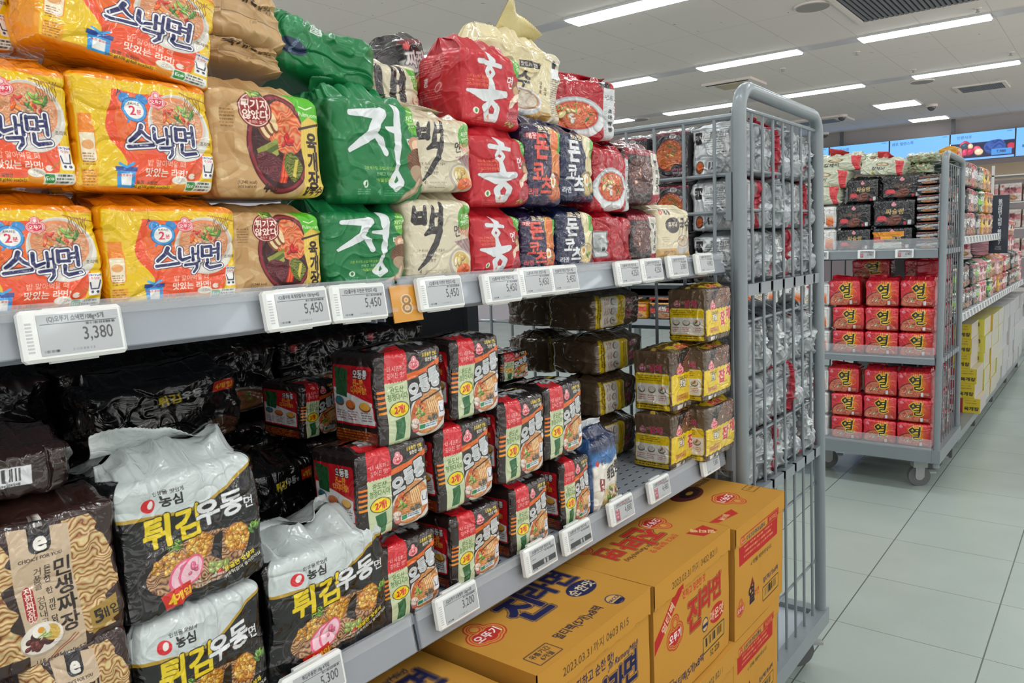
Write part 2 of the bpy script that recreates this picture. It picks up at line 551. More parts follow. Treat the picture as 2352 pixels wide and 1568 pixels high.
def pack_mesh(name, W, D, H, nx, ny, front, mat, left=None, top=None, base='ffffff', topc=None, r=.018, nl=None, nt_=14,
              rt=.02, ridge=(.96, .06, .012), bulge=.012, wr=.0022, topf=.006, low=.004, seed=0, sidein=0.0, creases=9, waist=0.0):
    """a filled film pack: front faces +x, width on y, base centre at the origin"""
    nl = nl or max(8, nx//4)
    r *= .6; rt *= .72; bulge *= .55
    nR = max(6, nx//10); nB = 10
    rg = np.random.RandomState(seed*7+3)
    base = hx(base)
    # perimeter
    def arc(cx, cy, a0, a1, n): 
        a = np.linspace(a0, a1, n); return np.stack([cx+r*np.cos(a), cy+r*np.sin(a)], -1)
    def seg(pts_, n):
        d = np.r_[0, np.cumsum(np.hypot(*np.diff(pts_, axis=0).T))]; t = np.linspace(0, d[-1], n+1)[:-1]
        return np.stack([np.interp(t, d, pts_[:, 0]), np.interp(t, d, pts_[:, 1])], -1)
    hx_, hy = D/2-r, W/2-r; q = math.pi/4
    fr = np.concatenate([arc(hx_, -hy, -q, 0, 6), arc(hx_, hy, 0, q, 6)])
    rs = np.concatenate([arc(hx_, hy, q, 2*q, 6), arc(-hx_, hy, 2*q, 3*q, 6)])
    bk = np.concatenate([arc(-hx_, hy, 3*q, 4*q, 6), arc(-hx_, -hy, 4*q, 5*q, 6)])
    ls = np.concatenate([arc(-hx_, -hy, 5*q, 6*q, 6), arc(hx_, -hy, 6*q, 7*q, 6)])
    ring = np.concatenate([seg(fr, nx), seg(rs, nR), seg(bk, nB), seg(ls, nl)])
    N = len(ring)
    ids = np.concatenate([np.zeros(nx), np.ones(nR), np.full(nB, 2), np.full(nl, 3)]).astype(int)
    uu = np.concatenate([(np.arange(nx)+.5)/nx, np.arange(nR)/nR, np.arange(nB)/nB, (np.arange(nl)+.5)/nl])
    tg = np.roll(ring, -1, 0)-np.roll(ring, 1, 0); tg /= np.linalg.norm(tg, axis=1)[:, None]+1e-9
    nrm = np.stack([tg[:, 1], -tg[:, 0]], -1)
    # rows
    v = (np.arange(ny)+.5)/ny
    rb = rt*.8
    z = H*v
    ib = np.where(z < rb, rb*(1-np.sqrt(np.clip(1-(1-z/rb)**2, 0, 1))), 0)
    zt = H-z; it = np.where(zt < rt, rt*(1-np.sqrt(np.clip(1-(1-zt/rt)**2, 0, 1))), 0)
    ins = ib+it
    if waist: ins = ins+waist*np.sin(np.pi*v)**2
    sx = (D/2-ins)/(D/2); sy = (W/2-ins)/(W/2)
    U = uu[None, :]+v[:, None]*0; Vv = v[:, None]+uu[None, :]*0
    X = ring[None, :, 0]*sx[:, None]; Y = ring[None, :, 1]*sy[:, None]; Z = z[:, None]+0*X
    f = (ids == 0)[None, :]; l = (ids == 3)[None, :]; rr_ = (ids == 1)[None, :]; bk_ = (ids == 2)[None, :]
    px = ring[:, 1]/W; pyl = ring[:, 0]/D
    env = np.clip(1-(2*v-1)**4, 0, 1)[:, None]
    # bulges
    d = np.zeros_like(X)
    bw = np.clip(1-(2*px)**2, 0, 1)[None, :]; bd = np.clip(1-(2*pyl)**2, 0, 1)[None, :]
    d += np.where(f | bk_, bulge*bw**.8*env, 0)+np.where(l | rr_, (bulge*.6-sidein)*bd*env, 0)
    # creases on the faces
    s = np.cumsum(np.r_[0, np.hypot(*np.diff(ring, axis=0).T)])
    S = s[None, :]+0*X
    tot = s[-1]
    for k in range(creases):
        a = rg.uniform(0, tot); b = rg.uniform(.15, .95)*H; an = rg.uniform(-1.4, 1.4); L = rg.uniform(.15, .45)*W
        ds = (S-a+tot/2) % tot-tot/2
        uu_ = ds*math.cos(an)+(Z-b)*math.sin(an); vv_ = -ds*math.sin(an)+(Z-b)*math.cos(an)+.15*uu_*vn(uu_*20, uu_*0, k)
        w = rg.uniform(.0025, .007)
        d += rg.choice([-1, 1, 1])*wr*rg.uniform(.5, 1.2)*np.exp(-np.abs(vv_)/w)*np.exp(-(uu_/L)**2*4)
    tw = np.clip((v-.6)/.4, 0, 1)[:, None]**1.6; bwv = np.clip((.25-v)/.25, 0, 1)[:, None]**1.5
    g1 = 1-2*np.abs(vn(S*70+seed*3, Z*14, seed)); g2 = 1-2*np.abs(vn(S*45+9, Z*12+5, seed+1))
    d += topf*tw*(g1*.5+g2*.5)*.7+topf*.5*bwv*g2
    g3 = np.clip(1-np.abs(fbm(S*16+seed*2, Z*16+7, seed+6, 2))*9, 0, 1)**2
    d += wr*.9*g3*rg.choice([-1, 1])+wr*.5*np.clip(1-np.abs(fbm(S*34+seed, Z*30, seed+1, 2))*7, 0, 1)
    d += wr*.8*fbm(S*30+seed, Z*30, seed+2, 3)
    X = X+nrm[None, :, 0]*d; Y = Y+nrm[None, :, 1]*d
    rows = [np.stack([X, Y, Z], -1)]
    C = np.zeros((ny, N, 3), np.float32)+base
    C[:, :nx] = front
    if left is not None: C[:, nx+nR+nB:] = left
    cols = [C]
    # top
    last = rows[0][-1]; wf, df, za = ridge
    tcol = hx(topc) if topc is not None else base
    for k in range(1, nt_+1):
        t = k/nt_; e = t*t*(3-2*t)
        x = last[:, 0]*(1-t)+last[:, 0]*df*t; y = last[:, 1]*(1-t)+last[:, 1]*wf*t
        zz = last[:, 2].max()+(za)*e
        fold = topf*np.sin(math.pi*min(t, .95))*(1-2*np.abs(vn(y*55+seed*5, x*22, seed+3)))
        zz = zz+fold+topf*.8*t*vn(y*30+seed, y*0+t, seed+5)
        x = x+topf*t*vn(y*26, y*0+3, seed+6)
        rows.append(np.stack([x, y, zz], -1)[None])
        cc = np.zeros((N, 3), np.float32)+tcol
        if top is not None:
            xx = np.clip((y/W+.5), 0, .999); yy = np.clip(.5-(x/D), 0, .999)
            cc = top[(yy*top.shape[0]).astype(int), (xx*top.shape[1]).astype(int)]
        cols.append(cc[None])
    bot = rows[0][0]
    R_ = [np.stack([bot[:, 0]*q_, bot[:, 1]*q_, bot[:, 2]*0+.0002], -1)[None] for q_ in (.03, .6)]
    P = np.concatenate(R_+rows); Cc = np.concatenate([np.zeros((2, N, 3), np.float32)+base]+cols)
    # slow bending of the whole pack
    a = low
    P[..., 0] += a*fbm(P[..., 1]*9+seed, P[..., 2]*9, seed+1, 2)*np.clip(P[..., 2]/.03, 0, 1)
    P[..., 1] += a*fbm(P[..., 0]*9, P[..., 2]*11+seed, seed+4, 2)*np.clip(P[..., 2]/.03, 0, 1)
    R, N = P.shape[:2]
    i = np.arange(R-1)[:, None]*N+np.arange(N)[None, :]; j = np.arange(R-1)[:, None]*N+(np.arange(N)[None, :]+1) % N
    F = np.stack([i, j, j+N, i+N], -1).reshape(-1, 4)
    me = mesh_np(name, P.reshape(-1, 3), F, mat, Cc.reshape(-1, 3))
    me['ridge_z'] = float(P[-1, :, 2].mean()); 
    return me


def seal_mesh(name, W, h, col, mat, lean=.4, seed=0, teeth=True, n=60, m_=8, wob=.01):
    """crimped end seam of a film pack: rises from z=0, along y"""
    y = np.linspace(-W/2, W/2, n); t = np.linspace(0, 1, m_)
    Y, T = np.meshgrid(y, t)
    X = h*T*math.sin(lean)+wob*T*vn(Y*28+seed, T*1.3, seed)+.0006*np.sin(T*40)
    top = h*(1+(.06*(np.arange(n) % 2) if teeth else 0))
    Z = T*top*math.cos(lean)+wob*.6*T*vn(Y*22+seed+5, T*0, seed+2)
    P = np.stack([X, Y, Z], -1)
    P2 = P.copy(); P2[..., 0] -= .0012
    A = np.concatenate([P, P2[::-1]])
    c = np.zeros(A.shape, np.float32)+hx(col)
    return grid_sheet(A, c, name, mat, parent=False)

# ------------------------------------------------------------------ printed faces
ORN = ['e8641e', 'f28a2e', 'd94a1a']; GRN = ['4f8a2c', '7fae3a', '2f6a22', 'a8c060']; RED = ['c8281e', 'e0452c', '9e1c18']
MEAT = ['6b2c2a', '4c1c1c', '84403a']; WHT = ['f0e6d2', 'e6d9bd']


def brush(c, strokes, col, ol=()):
    for oc, e in list(ol)+[(col, 0)]:
        for pts, ws in strokes:
            c.stroke(pts, [w+e for w in (ws if not np.isscalar(ws) else [ws]*len(pts))], oc)


def tf(strokes, ox, oy, s, sx=1.0, shear=0.0, fat=1.0):
    return [([(ox+(x+shear*y)*s*sx, oy+y*s) for x, y in p], [w*s*fat for w in (ws if not np.isscalar(ws) else [ws]*len(p))]) for p, ws in strokes]


# brush letters in a 0..10 square
G_SEU = [([(4.4, 9), (3.6, 6.8), (1, 4)], [.75, .7, .6]), ([(4.3, 7.2), (5.6, 5.6), (7, 4.8)], [.6, .55, .6]), ([(.3, 2), (3, 2.3), (7.6, 2.9)], [.6, .55, .6])]
G_NAEK = [([(.8, 9), (.6, 5.6), (1.2, 4.9), (3.6, 5.8)], [.6, .6, .6, .45]), ([(4.6, 9.2), (4.6, 4.6)], .5), ([(4.6, 7), (6.4, 7.1)], .4), ([(6.6, 9.8), (6.5, 4.4)], .6), ([(2, 3), (6, 3.4), (6, 1.8), (4.8, .2)], [.5, .55, .55, .4])]
G_MYEON = [([(.8, 8.8), (.8, 5.2)], .55), ([(.8, 8.6), (3.8, 8.9), (3.6, 5.4)], .5), ([(.8, 5.4), (3.8, 5.4)], .5), ([(3.9, 7.7), (6, 8)], .4), ([(3.9, 6.3), (6, 6.6)], .4), ([(6.3, 9.8), (6.2, 4)], .6), ([(2.4, 3.9), (2.3, 1.6), (3.2, .9), (7, 1.6)], [.55, .55, .6, .5])]
G_JEONG = [([(.8, 8.6), (5.6, 8.7)], [.35, .75]), ([(5.4, 8.8), (3.9, 6), (.2, 3.6)], [.75, .7, .25]), ([(4.1, 6.2), (5.3, 5.1), (5.9, 3.6)], [.3, .55, .5]), ([(6.2, 6.8), (8.2, 6.7)], [.25, .5]), ([(8.5, 9.8), (8.3, 5.2), (7.4, .9)], [.85, .6, .3]), ([(7.4, 1), (6.1, -.6), (7, -1.3), (8.2, -.5), (7.5, 1)], [.3, .45, .5, .5, .3])]
G_BAEK = [([(.9, 9.3), (1, 6)], [.4, .9]), ([(3.7, 9.5), (3.3, 5.6)], [.4, .8]), ([(1, 7.6), (3.6, 7.8)], .55), ([(1, 5.7), (3.4, 5.9)], .75), ([(5.8, 9.6), (5.2, 4.6)], [.4, .75]), ([(5.6, 7.2), (7.6, 7.6)], .5), ([(8, 10.3), (7.4, 3.9)], [.5, .8]), ([(3.4, 2.4), (5, 3.5), (7.5, 3.4), (6.4, .2), (3.8, -4), (1.8, -6.4)], [.35, .8, .85, .8, .6, .25])]
G_HONG = [([(4.9, 12.6), (6, 11)], [.3, .75]), ([(3, 10.4), (8, 10)], [.5, .4]), ([(5.3, 9.6), (4.4, 8.2), (5.2, 6.9), (6.2, 8.2), (5.3, 9.6)], .42), ([(5.4, 6.8), (5.6, 4.4)], [.5, .9]), ([(.6, 3.7), (4, 2.9), (9.4, 4)], [.3, 1.1, .6]), ([(5.7, 1.9), (4.1, .2), (4.6, -1.9), (6.6, -1.9), (7.2, .4), (5.7, 1.9)], [.5, .7, .75, .75, .7, .5])]
G_YEOL = [([(3, 9.5), (1.3, 7.4), (2.6, 5.3), (4.6, 7), (3, 9.5)], [.55, .75, .75, .7, .55]), ([(4.6, 8.4), (6.6, 8.6)], .45), ([(4.6, 6.6), (6.6, 6.9)], .45), ([(7.2, 10.2), (6.9, 4.6)], [.7, .75]), ([(3.4, 3.9), (7, 4.2), (6.6, 2.6), (3.8, 2.2), (3.9, .6), (6.8, .3), (8.6, 1.4)], [.4, .5, .5, .45, .5, .5, .3])]


def art_snack(W, nx, ny):
    c = Cv(W, 100, nx, ny, 'ecc406')
    c.poly([(W*.0, 100), (W, 100), (W, 92), (W*.6, 95), (W*.2, 93), (0, 96)], 'f08a10')
    c.rect(0, 0, W, 4, 'f08a10')
    pts = [(W*(.44+.0*i), 4) for i in range(1)]
    P = []
    for k in range(0, 41):
        t = k/40
        P.append((W*(.29+.03*math.sin(t*7)+.14*math.exp(-((t-.52)/.2)**2)*-.4-.06*t), 6+80*t))
    P += [(W*.45, 84), (W*.62, 86), (W*.8, 80), (W*.9, 66), (W*.91, 30), (W*.86, 12), (W*.6, 6)]
    c.poly(P, 'ee5326')
    c.ell(W*.38, 58, W*.13, 26, 'ee6a26')
    # bowl
    c.ell(W*.725, 58, W*.25, 30, 'e2dfd6', -.15); c.ell(W*.725, 62, W*.23, 25, 'cfc7ba', -.15)
    c.ell(W*.72, 63, W*.21, 22, 'e58a55', -.15)
    c.noodles(W*.72, 62, W*.2, 20, 'f2c08c', 'd9774a', .55, .1, 3)
    c.blobs(W*.69, 66, W*.08, 8, 16, ORN+['e23b2a'], 4, 2, .35); c.blobs(W*.77, 70, W*.08, 7, 14, GRN, 4.4, 5, .3)
    c.blobs(W*.71, 58, W*.05, 5, 7, ['b99a7a', '6b5238'], 3.5, 8); c.blobs(W*.82, 62, W*.03, 3, 4, RED, 3, 9)
    for i in range(9):
        x = W*(.80+.016*i)
        c.stroke([(x+math.sin(k*1.4+i)*.9, 88-k*2.2) for k in range(8)], .28, '6a4a12')
    c.stroke([(W*.76, 90), (W*1.0, 84)], .5, 'a4661c')
    # alarm clock
    cx, cy = W*.39, 70
    for s_ in (-1, 1): c.ell(cx+s_*7.5, cy+9.5, 5.2, 4.2, '2a8ad0', -.5*s_); c.stroke([(cx+s_*5, cy-8), (cx+s_*7, cy-11)], .9, '2a8ad0')
    c.ell(cx, cy, 10.6, 10.6, '1d4f86'); c.ell(cx, cy, 10, 10, '3a9be0'); c.ell(cx, cy, 7.8, 7.8, 'f3f1ea')
    c.text('2', cx-1.6, cy-.8, 11, 'd8244e', bold=.03); c.text('분', cx+3.6, cy-1.8, 4.5, 'd8244e', bold=.02); c.text('조리시간', cx, cy+5, 2.6, '333333')
    for a in (0, 1, 2): c.stroke([(cx-9-a*1.5, cy+13+a), (cx-12-a, cy+16-a*3)], .35, '1f2f6a')
    c.logo(W*.565, 80, 7)
    # name
    N = '1b2460'
    for g, x, y, s_ in ((G_SEU, W*.31, 33, 2.6), (G_NAEK, W*.485, 30, 2.8), (G_MYEON, W*.66, 32, 2.85)):
        brush(c, tf(g, x, y, s_, 1.06, .03), N, ((N, 2.0), ('f6f4ee', 1.35)))
    c.text('조리예', W*.93, 46, 4, '5b4a30')
    c.text('밥 말아먹을 때', W*.59, 25, 6.4, 'f7d8c8', bold=.01, sx=.9)
    c.text('맛있는 라면!', W*.59, 17, 8, 'fbf0e4', bold=.03, sx=.92)
    # gift panel (plain, its square code left out)
    c.rect(W*.235, 3, W*.36, 18, '2f9be0'); c.rect(W*.222, 17, W*.372, 21, '23479a'); c.rect(W*.262, 5, W*.335, 15, 'f3f3f0'); c.text('이벤트 참여하기', W*.298, 13.4, 2.3, 'd03040', bold=.02)
    c.stroke([(W*.25, 23.5), (W*.297, 20.5), (W*.345, 24)], 1.1, '3ba6e8')
    c.text('유형 : 유탕면', W*.45, 8, 3.6, '5a4208'); c.text('540 g(108 g(460 kcal)x5)', W*.48, 4, 3.4, '5a4208')
    # rice bowl, shop badge, eco badge
    c.ell(W*.695, 7.5, 7.5, 5.5, 'e89320'); c.ell(W*.695, 11, 7.5, 3.8, 'f6f0e2'); c.blobs(W*.695, 11, 6, 2.6, 24, ['fbf6ea', 'e4dccb'], 1, 4, .6)
    c.ell(W*.79, 15, 3.2, 2.6, 'f6e3d6'); c.stroke([(W*.81, 15), (W*.9, 23)], .6, 'b8781c')
    c.rrect(W*.885, 14, W*.985, 35, 1.2, 'f2f1ee'); c.text('오뚜기Mall에', W*.935, 33, 2.4, '23307a', bold=.02); c.text('다 있다!', W*.935, 30, 2.4, 'd03040', bold=.02)
    c.stroke([(W*.895, 26), (W*.905, 20), (W*.96, 20), (W*.972, 28)], .6, '283050'); c.ell(W*.915, 17, 1.3, 1.3, '283050'); c.ell(W*.955, 17, 1.3, 1.3, '283050')
    c.rrect(W*.745, 1.5, W*.985, 11, 1, 'e9ebe0'); c.rrect(W*.755, 2.5, W*.825, 10, 1.2, '2f8f3c'); c.text('Eco', W*.79, 6.5, 4.4, 'ffffff', bold=.03)
    c.lines(W*.835, 8.2, W*.98, 3, 2.8, 1.7, '3b3f3a', .9, 3)
    # side panel seen round the left edge
    c.rrect(W*.015, 24, W*.1, 56, 3, 'f1e7c8', 'ef8a14', .6); c.rect(W*.015, 48, W*.1, 64, 'f08a18'); c.ell(W*.055, 38, 4, 4, 'e8a868')
    c.lines(W*.02, 30, W*.095, 5, 2.2, 1.1, '8c4a2a', .8, 7)
    c.rect(W*.01, 3, W*.11, 18, 'f0a818'); c.lines(W*.015, 16, W*.1, 6, 2.4, 1.2, '8a5a10', .8, 9)
    return c.out()


def art_kraft(W, nx, ny):
    c = Cv(W, 100, nx, ny, 'c9a26e')
    b = c.box(0, 0, W, 100); sl, X, Y = b
    c.put(sl, ((np.sin(X*.35)+np.sin(Y*.35+X*.17)) > .7)*.35, 'e3cfa2')
    c.put(sl, (X < W*.3)*(np.abs(np.sin(Y*.12+np.abs(X-W*.12)*.05)) > .8)*.35, 'a87d4a')
    c.ell(W*.11, 74, 7, 12, 'b98f58'); c.lines(W*.05, 78, W*.17, 6, 3, 1.4, '6b4a22', .8, 3); c.rrect(W*.03, 38, W*.15, 58, 2, 'b98f58')
    # big round dish
    c.ell(W*.56, 50, W*.31, 47, '5b1520'); c.ell(W*.56, 50, W*.295, 45, '8e2330'); c.ell(W*.56, 50, W*.27, 42, '3a0d10')
    clip = lambda X, Y: (((X-W*.56)/(W*.26))**2+((Y-50)/40.5)**2 < 1)
    c.noodles(W*.62, 66, W*.2, 26, 'f6a56a', 'd8441e', .28, .2, 5, clip=clip)
    for i, (x, y) in enumerate(((.40, 62), (.44, 67), (.49, 70))):
        c.ell(W*x, y, 4.4, 11, '7c4526', .5-.1*i, clip=clip); c.ell(W*x+1, y+1, 3.2, 9.5, 'ecd2a0', .5-.1*i, clip=clip)
    for i in range(3): c.poly([(W*.33, 44-i*6), (W*.52, 55-i*5), (W*.53, 50-i*5), (W*.34, 39-i*6)], ['8f9440', '566a26', 'a3a850'][i])
    c.noodles(W*.47, 28, W*.1, 19, '8a3a44', '3c1018', .5, 1.0, 8, clip=clip)
    for i in range(5): c.poly([(W*(.53+.014*i), 14), (W*(.58+.012*i), 42), (W*(.59+.012*i), 42), (W*(.545+.014*i), 13)], ['d8321e', 'f06a3a'][i % 2])
    c.noodles(W*.68, 28, W*.09, 16, '9aa23c', '3f4a18', .45, .5, 11, clip=clip)
    c.blobs(W*.62, 52, 6, 5, 5, ['e02018', 'c01412'], 5, 3, .5)
    c.poly([(W*.66, 20), (W*.70, 36), (W*.73, 36), (W*.69, 18)], 'd8c050')
    # not-fried roundel
    c.ell(W*.345, 80, 16.5, 16.5, '6d0f18'); c.ell(W*.345, 80, 15.3, 15.3, 'eccdb8'); c.ell(W*.345, 80, 14.3, 14.3, '8e1a22')
    c.text('튀기지', W*.345, 85, 9.5, 'f6e6d6', bold=.04); c.text('않았다', W*.345, 75.5, 9.5, 'f6e6d6', bold=.04); c.text('끝까지 쫄깃', W*.35, 68.5, 3.4, 'f0d0c0'); c.text('맛있는 탱글이', W*.34, 92, 2.8, 'e0b0a0')
    # green maker's corner and noodle bundle strip
    c.poly([(W*.7, 100), (W, 100), (W, 70), (W*.8, 70), (W*.76, 84)], '55b81e'); c.stroke([(W*.79, 88), (W*.86, 86), (W*.93, 89)], .6, 'e8f6d0'); c.text('Pulmuone', W*.88, 81, 6.2, 'f2fbe2', bold=.01)
    c.poly([(W*.79, 72), (W*.88, 79), (W*.99, 74), (W, 0), (W*.77, 0), (W*.80, 30), (W*.77, 50)], 'e0bf4e')
    sl, X, Y = c.box(W*.78, 0, W, 76)
    c.put(sl, (np.sin(X*1.9) > .3)*(X > W*.795)*(Y < 74)*.35, 'f4dd86')
    c.stroke([(W*.76, 66), (W*1.0, 73)], [1.3, 1.1], '3a2412')
    c.vtext('육개장', W*.895, 54, 19.5, '2c1a12', step=18.5, bold=.055, sx=.8); c.text('칼국수', W*.895, 6.5, 9, '2c1a12', bold=.04, sx=.85)
    c.text('(1,740 kcal)', W*.235, 13, 4, '5a3c1c', bold=.02); c.text('(435 kcal x 4)', W*.235, 9, 3.2, '5a3c1c'); c.text('4', W*.40, 8.5, 11, '2a1a14', bold=.05); c.text('개입', W*.47, 8, 7, '2a1a14', bold=.03)
    c.blobs(W*.36, 97, 9, 2.5, 6, GRN+['e8e2d2'], 5, 6, .35)
    return c.out()


def art_kraft_plain(W, nx, ny):
    c = Cv(W, 100, nx, ny, 'c2a071')
    c.text('육개장', W*.45, 70, 24, '3a2818', bold=.05, sx=1); c.text('칼국수', W*.8, 63, 11, '3a2818', bold=.03)
    sl, X, Y = c.box(0, 36, W, 50)
    c.put(sl, (np.sin(Y*3.6) > .2)*(Y > 38)*(Y < 48)*.25, '7c5c34')
    sl, X, Y = c.box(0, 30, W, 40)
    c.put(sl, (Y < 37+1.2*np.abs((X*.8) % 2-1))*(Y > 35.5)*.6, '5c4426')
    return c.out()


def art_jeong(W, nx, ny, plainb=False):
    c = Cv(W, 100, nx, ny, '127a41')
    if plainb:
        c.lines(W*.08, 90, W*.3, 14, 2.4, 1.2, '7cc096', .6, 5); c.rect(W*.34, 74, W*.46, 90, 'd4e4d8'); c.lines(W*.35, 88, W*.45, 5, 3, 1.6, '1b4a2c', .8, 4)
        c.ell(W*.18, 36, W*.15, 14, '1d3350'); c.text('ROASTING', W*.2, 38, 7, '8aa0b8', ang=60, bold=.02)
        return c.out()
    c.ell(W*.98, 84, W*.13, 15, '5cae2c'); c.text('자연은', W*.93, 86, 6.2, 'e8f6d8', ang=8, bold=.02); c.text('맛있다', W*.94, 79, 5.6, 'e8f6d8', ang=8, bold=.02); c.text('Pulmuone', W*.93, 93, 3.4, 'e8f6d8')
    brush(c, tf(G_JEONG, W*.1, 24, 7.1, W/100*1.02, 0, 1.12), 'e2e8ea', (('0d6a36', 1.0),))
    brush(c, tf(G_MYEON, W*.82, 52, 1.35, 1.2), 'e6ecea')
    for i, (t, s_) in enumerate((('고온 로스팅 공법으로 만들어', 3.7), ('진하고 개운한', 4.1), ('“식물성라면”', 4.5))): c.text(t, W*(.43 if i == 0 else .48), 33.5-i*5.6, s_, 'd6d84e' if i != 1 else 'e4e8b4', bold=.012)
    c.ell(W*.24, 18, 3.6, 3.6, 'dfeadd'); c.ell(W*.24, 18, 1.7, 2.3, '2a8a3a'); c.lines(W*.16, 12.5, W*.32, 3, 2.2, 1, 'a0cda8', .7, 2)
    c.text('4', W*.41, 11, 8, '6ab884', bold=.0); c.lines(W*.48, 14, W*.75, 4, 2.4, 1.1, '6ab884', .7, 6)
    # mushroom, mushrooms lower right
    c.ell(W*.93, 58, W*.09, 9, 'c08e6c', .5); c.ell(W*.95, 57, W*.06, 7, 'ecc8a8', .5)
    c.ell(W*.93, 43, W*.15, 12, '6b4530', .35)
    sl, X, Y = c.box(W*.78, 30, W, 55)
    c.put(sl, (((X-W*.93)/(W*.15))**2+((Y-43)/12)**2 < 1)*(np.sin(X*1.3+Y*2+2*vn(X*.3, Y*.3, 2)) > .35)*.5, 'a87c58')
    c.ell(W*.95, 29, W*.13, 9, 'b79c80', -.25); sl, X, Y = c.box(W*.8, 18, W, 40)
    c.put(sl, (((X-W*.95)/(W*.13))**2+((Y-29)/9)**2 < 1)*(np.sin(np.arctan2(Y-26, X-W*.95)*34) > .2)*.35, '8a6c50')
    c.stroke([(W*.95, 26), (W*.9, 14), (W*.74, 4)], [3.2, 4, 4.6], 'a3886c'); c.stroke([(W*.94, 24), (W*.88, 13), (W*.74, 6)], [1.4, 2, 2.4], 'c9b296')
    return c.out()


def art_baek(W, nx, ny):
    c = Cv(W, 100, nx, ny, 'd8cfb3')
    c.ell(W*.86, 76, W*.13, 15, '4fa52c'); c.ell(W*.92, 86, W*.07, 8, '4fa52c'); c.text('자연은', W*.87, 79, 7, 'eef8dc', ang=8, bold=.02); c.text('맛있다', W*.88, 71, 6.6, 'eef8dc', ang=8, bold=.02)
    brush(c, tf(G_BAEK, W*.02, 45, 4.7, W/100*1.12, .04, 1.2), '1d1a1a')
    brush(c, tf(G_MYEON, W*.66, 52, 1.55, 1.0), '221e1c')
    for i, (t, s_) in enumerate((('고온 로스팅 공법으로 만들어', 4), ('진하고 시원한', 4.4), ('“조개곰탕면”', 4.8))): c.text(t, W*(.27 if i == 0 else .24), 37-i*6, s_, '3b352c', bold=.012, sx=.9)
    c.text('4', W*.13, 12, 7, '5b5140'); c.lines(W*.2, 12, W*.5, 4, 2.3, 1, '7b7058', .7, 3)
    sl, X, Y = c.box(W*.7, 52, W, 70)
    for i in range(7): c.stroke([(W*(.74+.03*i), 63+i*.6), (W*(.8+.03*i), 57-i)], .6, 'd8624a')
    c.poly([(W*.66, 47), (W*1.0, 52), (W*1.0, 26)], 'a88a86')
    sl, X, Y = c.box(W*.66, 24, W, 54)
    c.put(sl, ((Y-47 < (X-W*.66)*.16)*(Y > 47-(X-W*.66)*.62))*(np.sin((X-W*.6)*.9+Y*.7) > .3)*.5, '6e5658')
    c.ell(W*.78, 19, W*.24, 19, 'b9b0a2', -.3); c.ell(W*.79, 20, W*.205, 15.5, 'e8dfc4', -.3); c.ell(W*.78, 22, W*.16, 12, 'd7b968', -.3)
    c.blobs(W*.76, 24, W*.1, 8, 9, ['e0c070', 'efe0b4', 'c9a450'], 6, 7, .6); c.ell(W*.83, 11, W*.13, 8, 'ea6a2a', .1); c.blobs(W*.83, 11, W*.09, 5, 10, ['f08040', 'd84a20'], 3.5, 4)
    return c.out()


def art_baek_plain(W, nx, ny):
    c = Cv(W, 100, nx, ny, 'd8cfb3')
    c.stroke([(W*.1, 90), (W*.12, 30)], 7, '201c1c'); c.stroke([(W*.42, 95), (W*.36, 30)], 8, '201c1c'); c.stroke([(W*.62, 98), (W*.56, 28)], 8, '201c1c'); c.stroke([(W*.4, 60), (W*.6, 62)], 5, '201c1c')
    c.poly([(W*.72, 96), (W*1, 80), (W, 45), (W*.85, 50)], '4fa52c'); c.text('자연은', W*.87, 72, 13, 'eef8dc', ang=8, bold=.02); c.text('맛있다', W*.89, 60, 11, 'eef8dc', ang=8, bold=.02)
    c.blobs(W*.88, 22, W*.1, 16, 10, ['d8624a', 'c84a3a'], 5, 2, .2)
    return c.out()


def art_hong(W, nx, ny):
    c = Cv(W, 100, nx, ny, 'c01f2c')
    c.ell(W*1.0, 88, W*.15, 16, '4fa52c'); c.text('자연은', W*.93, 89, 7, 'eef8dc', ang=-60, bold=.02)
    brush(c, tf(G_HONG, W*.04, 22, 5.9, W/100*1.2, 0, 1.25), 'd9dee0', (('a01822', 1.1),))
    brush(c, tf(G_MYEON, W*.74, 54, 1.7, 1.0), 'e8ecec')
    for i, (t, s_) in enumerate((('고온 로스팅 공법으로', 4), ('만들어 진하고 칼칼한', 4), ('“소고기버섯탕면”', 4.6))): c.text(t, W*.24, 63-i*5.4, s_, 'f0a050', bold=.012, sx=.95)
    c.ell(W*.19, 18, 4.6, 4.6, 'e8e6d2'); c.ell(W*.19, 18, 2, 3, '2a8a3a'); c.text('4', W*.38, 12, 9, 'e08a48'); c.lines(W*.1, 8, W*.6, 3, 2.6, 1.2, 'e88a70', .7, 2)
    c.ell(W*.93, 58, W*.1, 8, '8a5a3a', .4); c.ell(W*.92, 54, W*.05, 6, 'c9a27c')
    for i in range(3): c.stroke([(W*.78, 24), (W*(.8+.05*i), 36+4*i), (W*1.0, 44+3*i)], [1.5, 3, 2], ['e3cdb4', 'd8b89c', 'efe0cc'][i])
    c.ell(W*.86, 17, W*.14, 13, 'c8414a', .3); c.noodles(W*.86, 17, W*.13, 12, 'e07a80', 'a8202c', .4, .6, 4)
    c.blobs(W*.8, 6, W*.09, 4, 8, GRN, 3, 3, .25)
    return c.out()


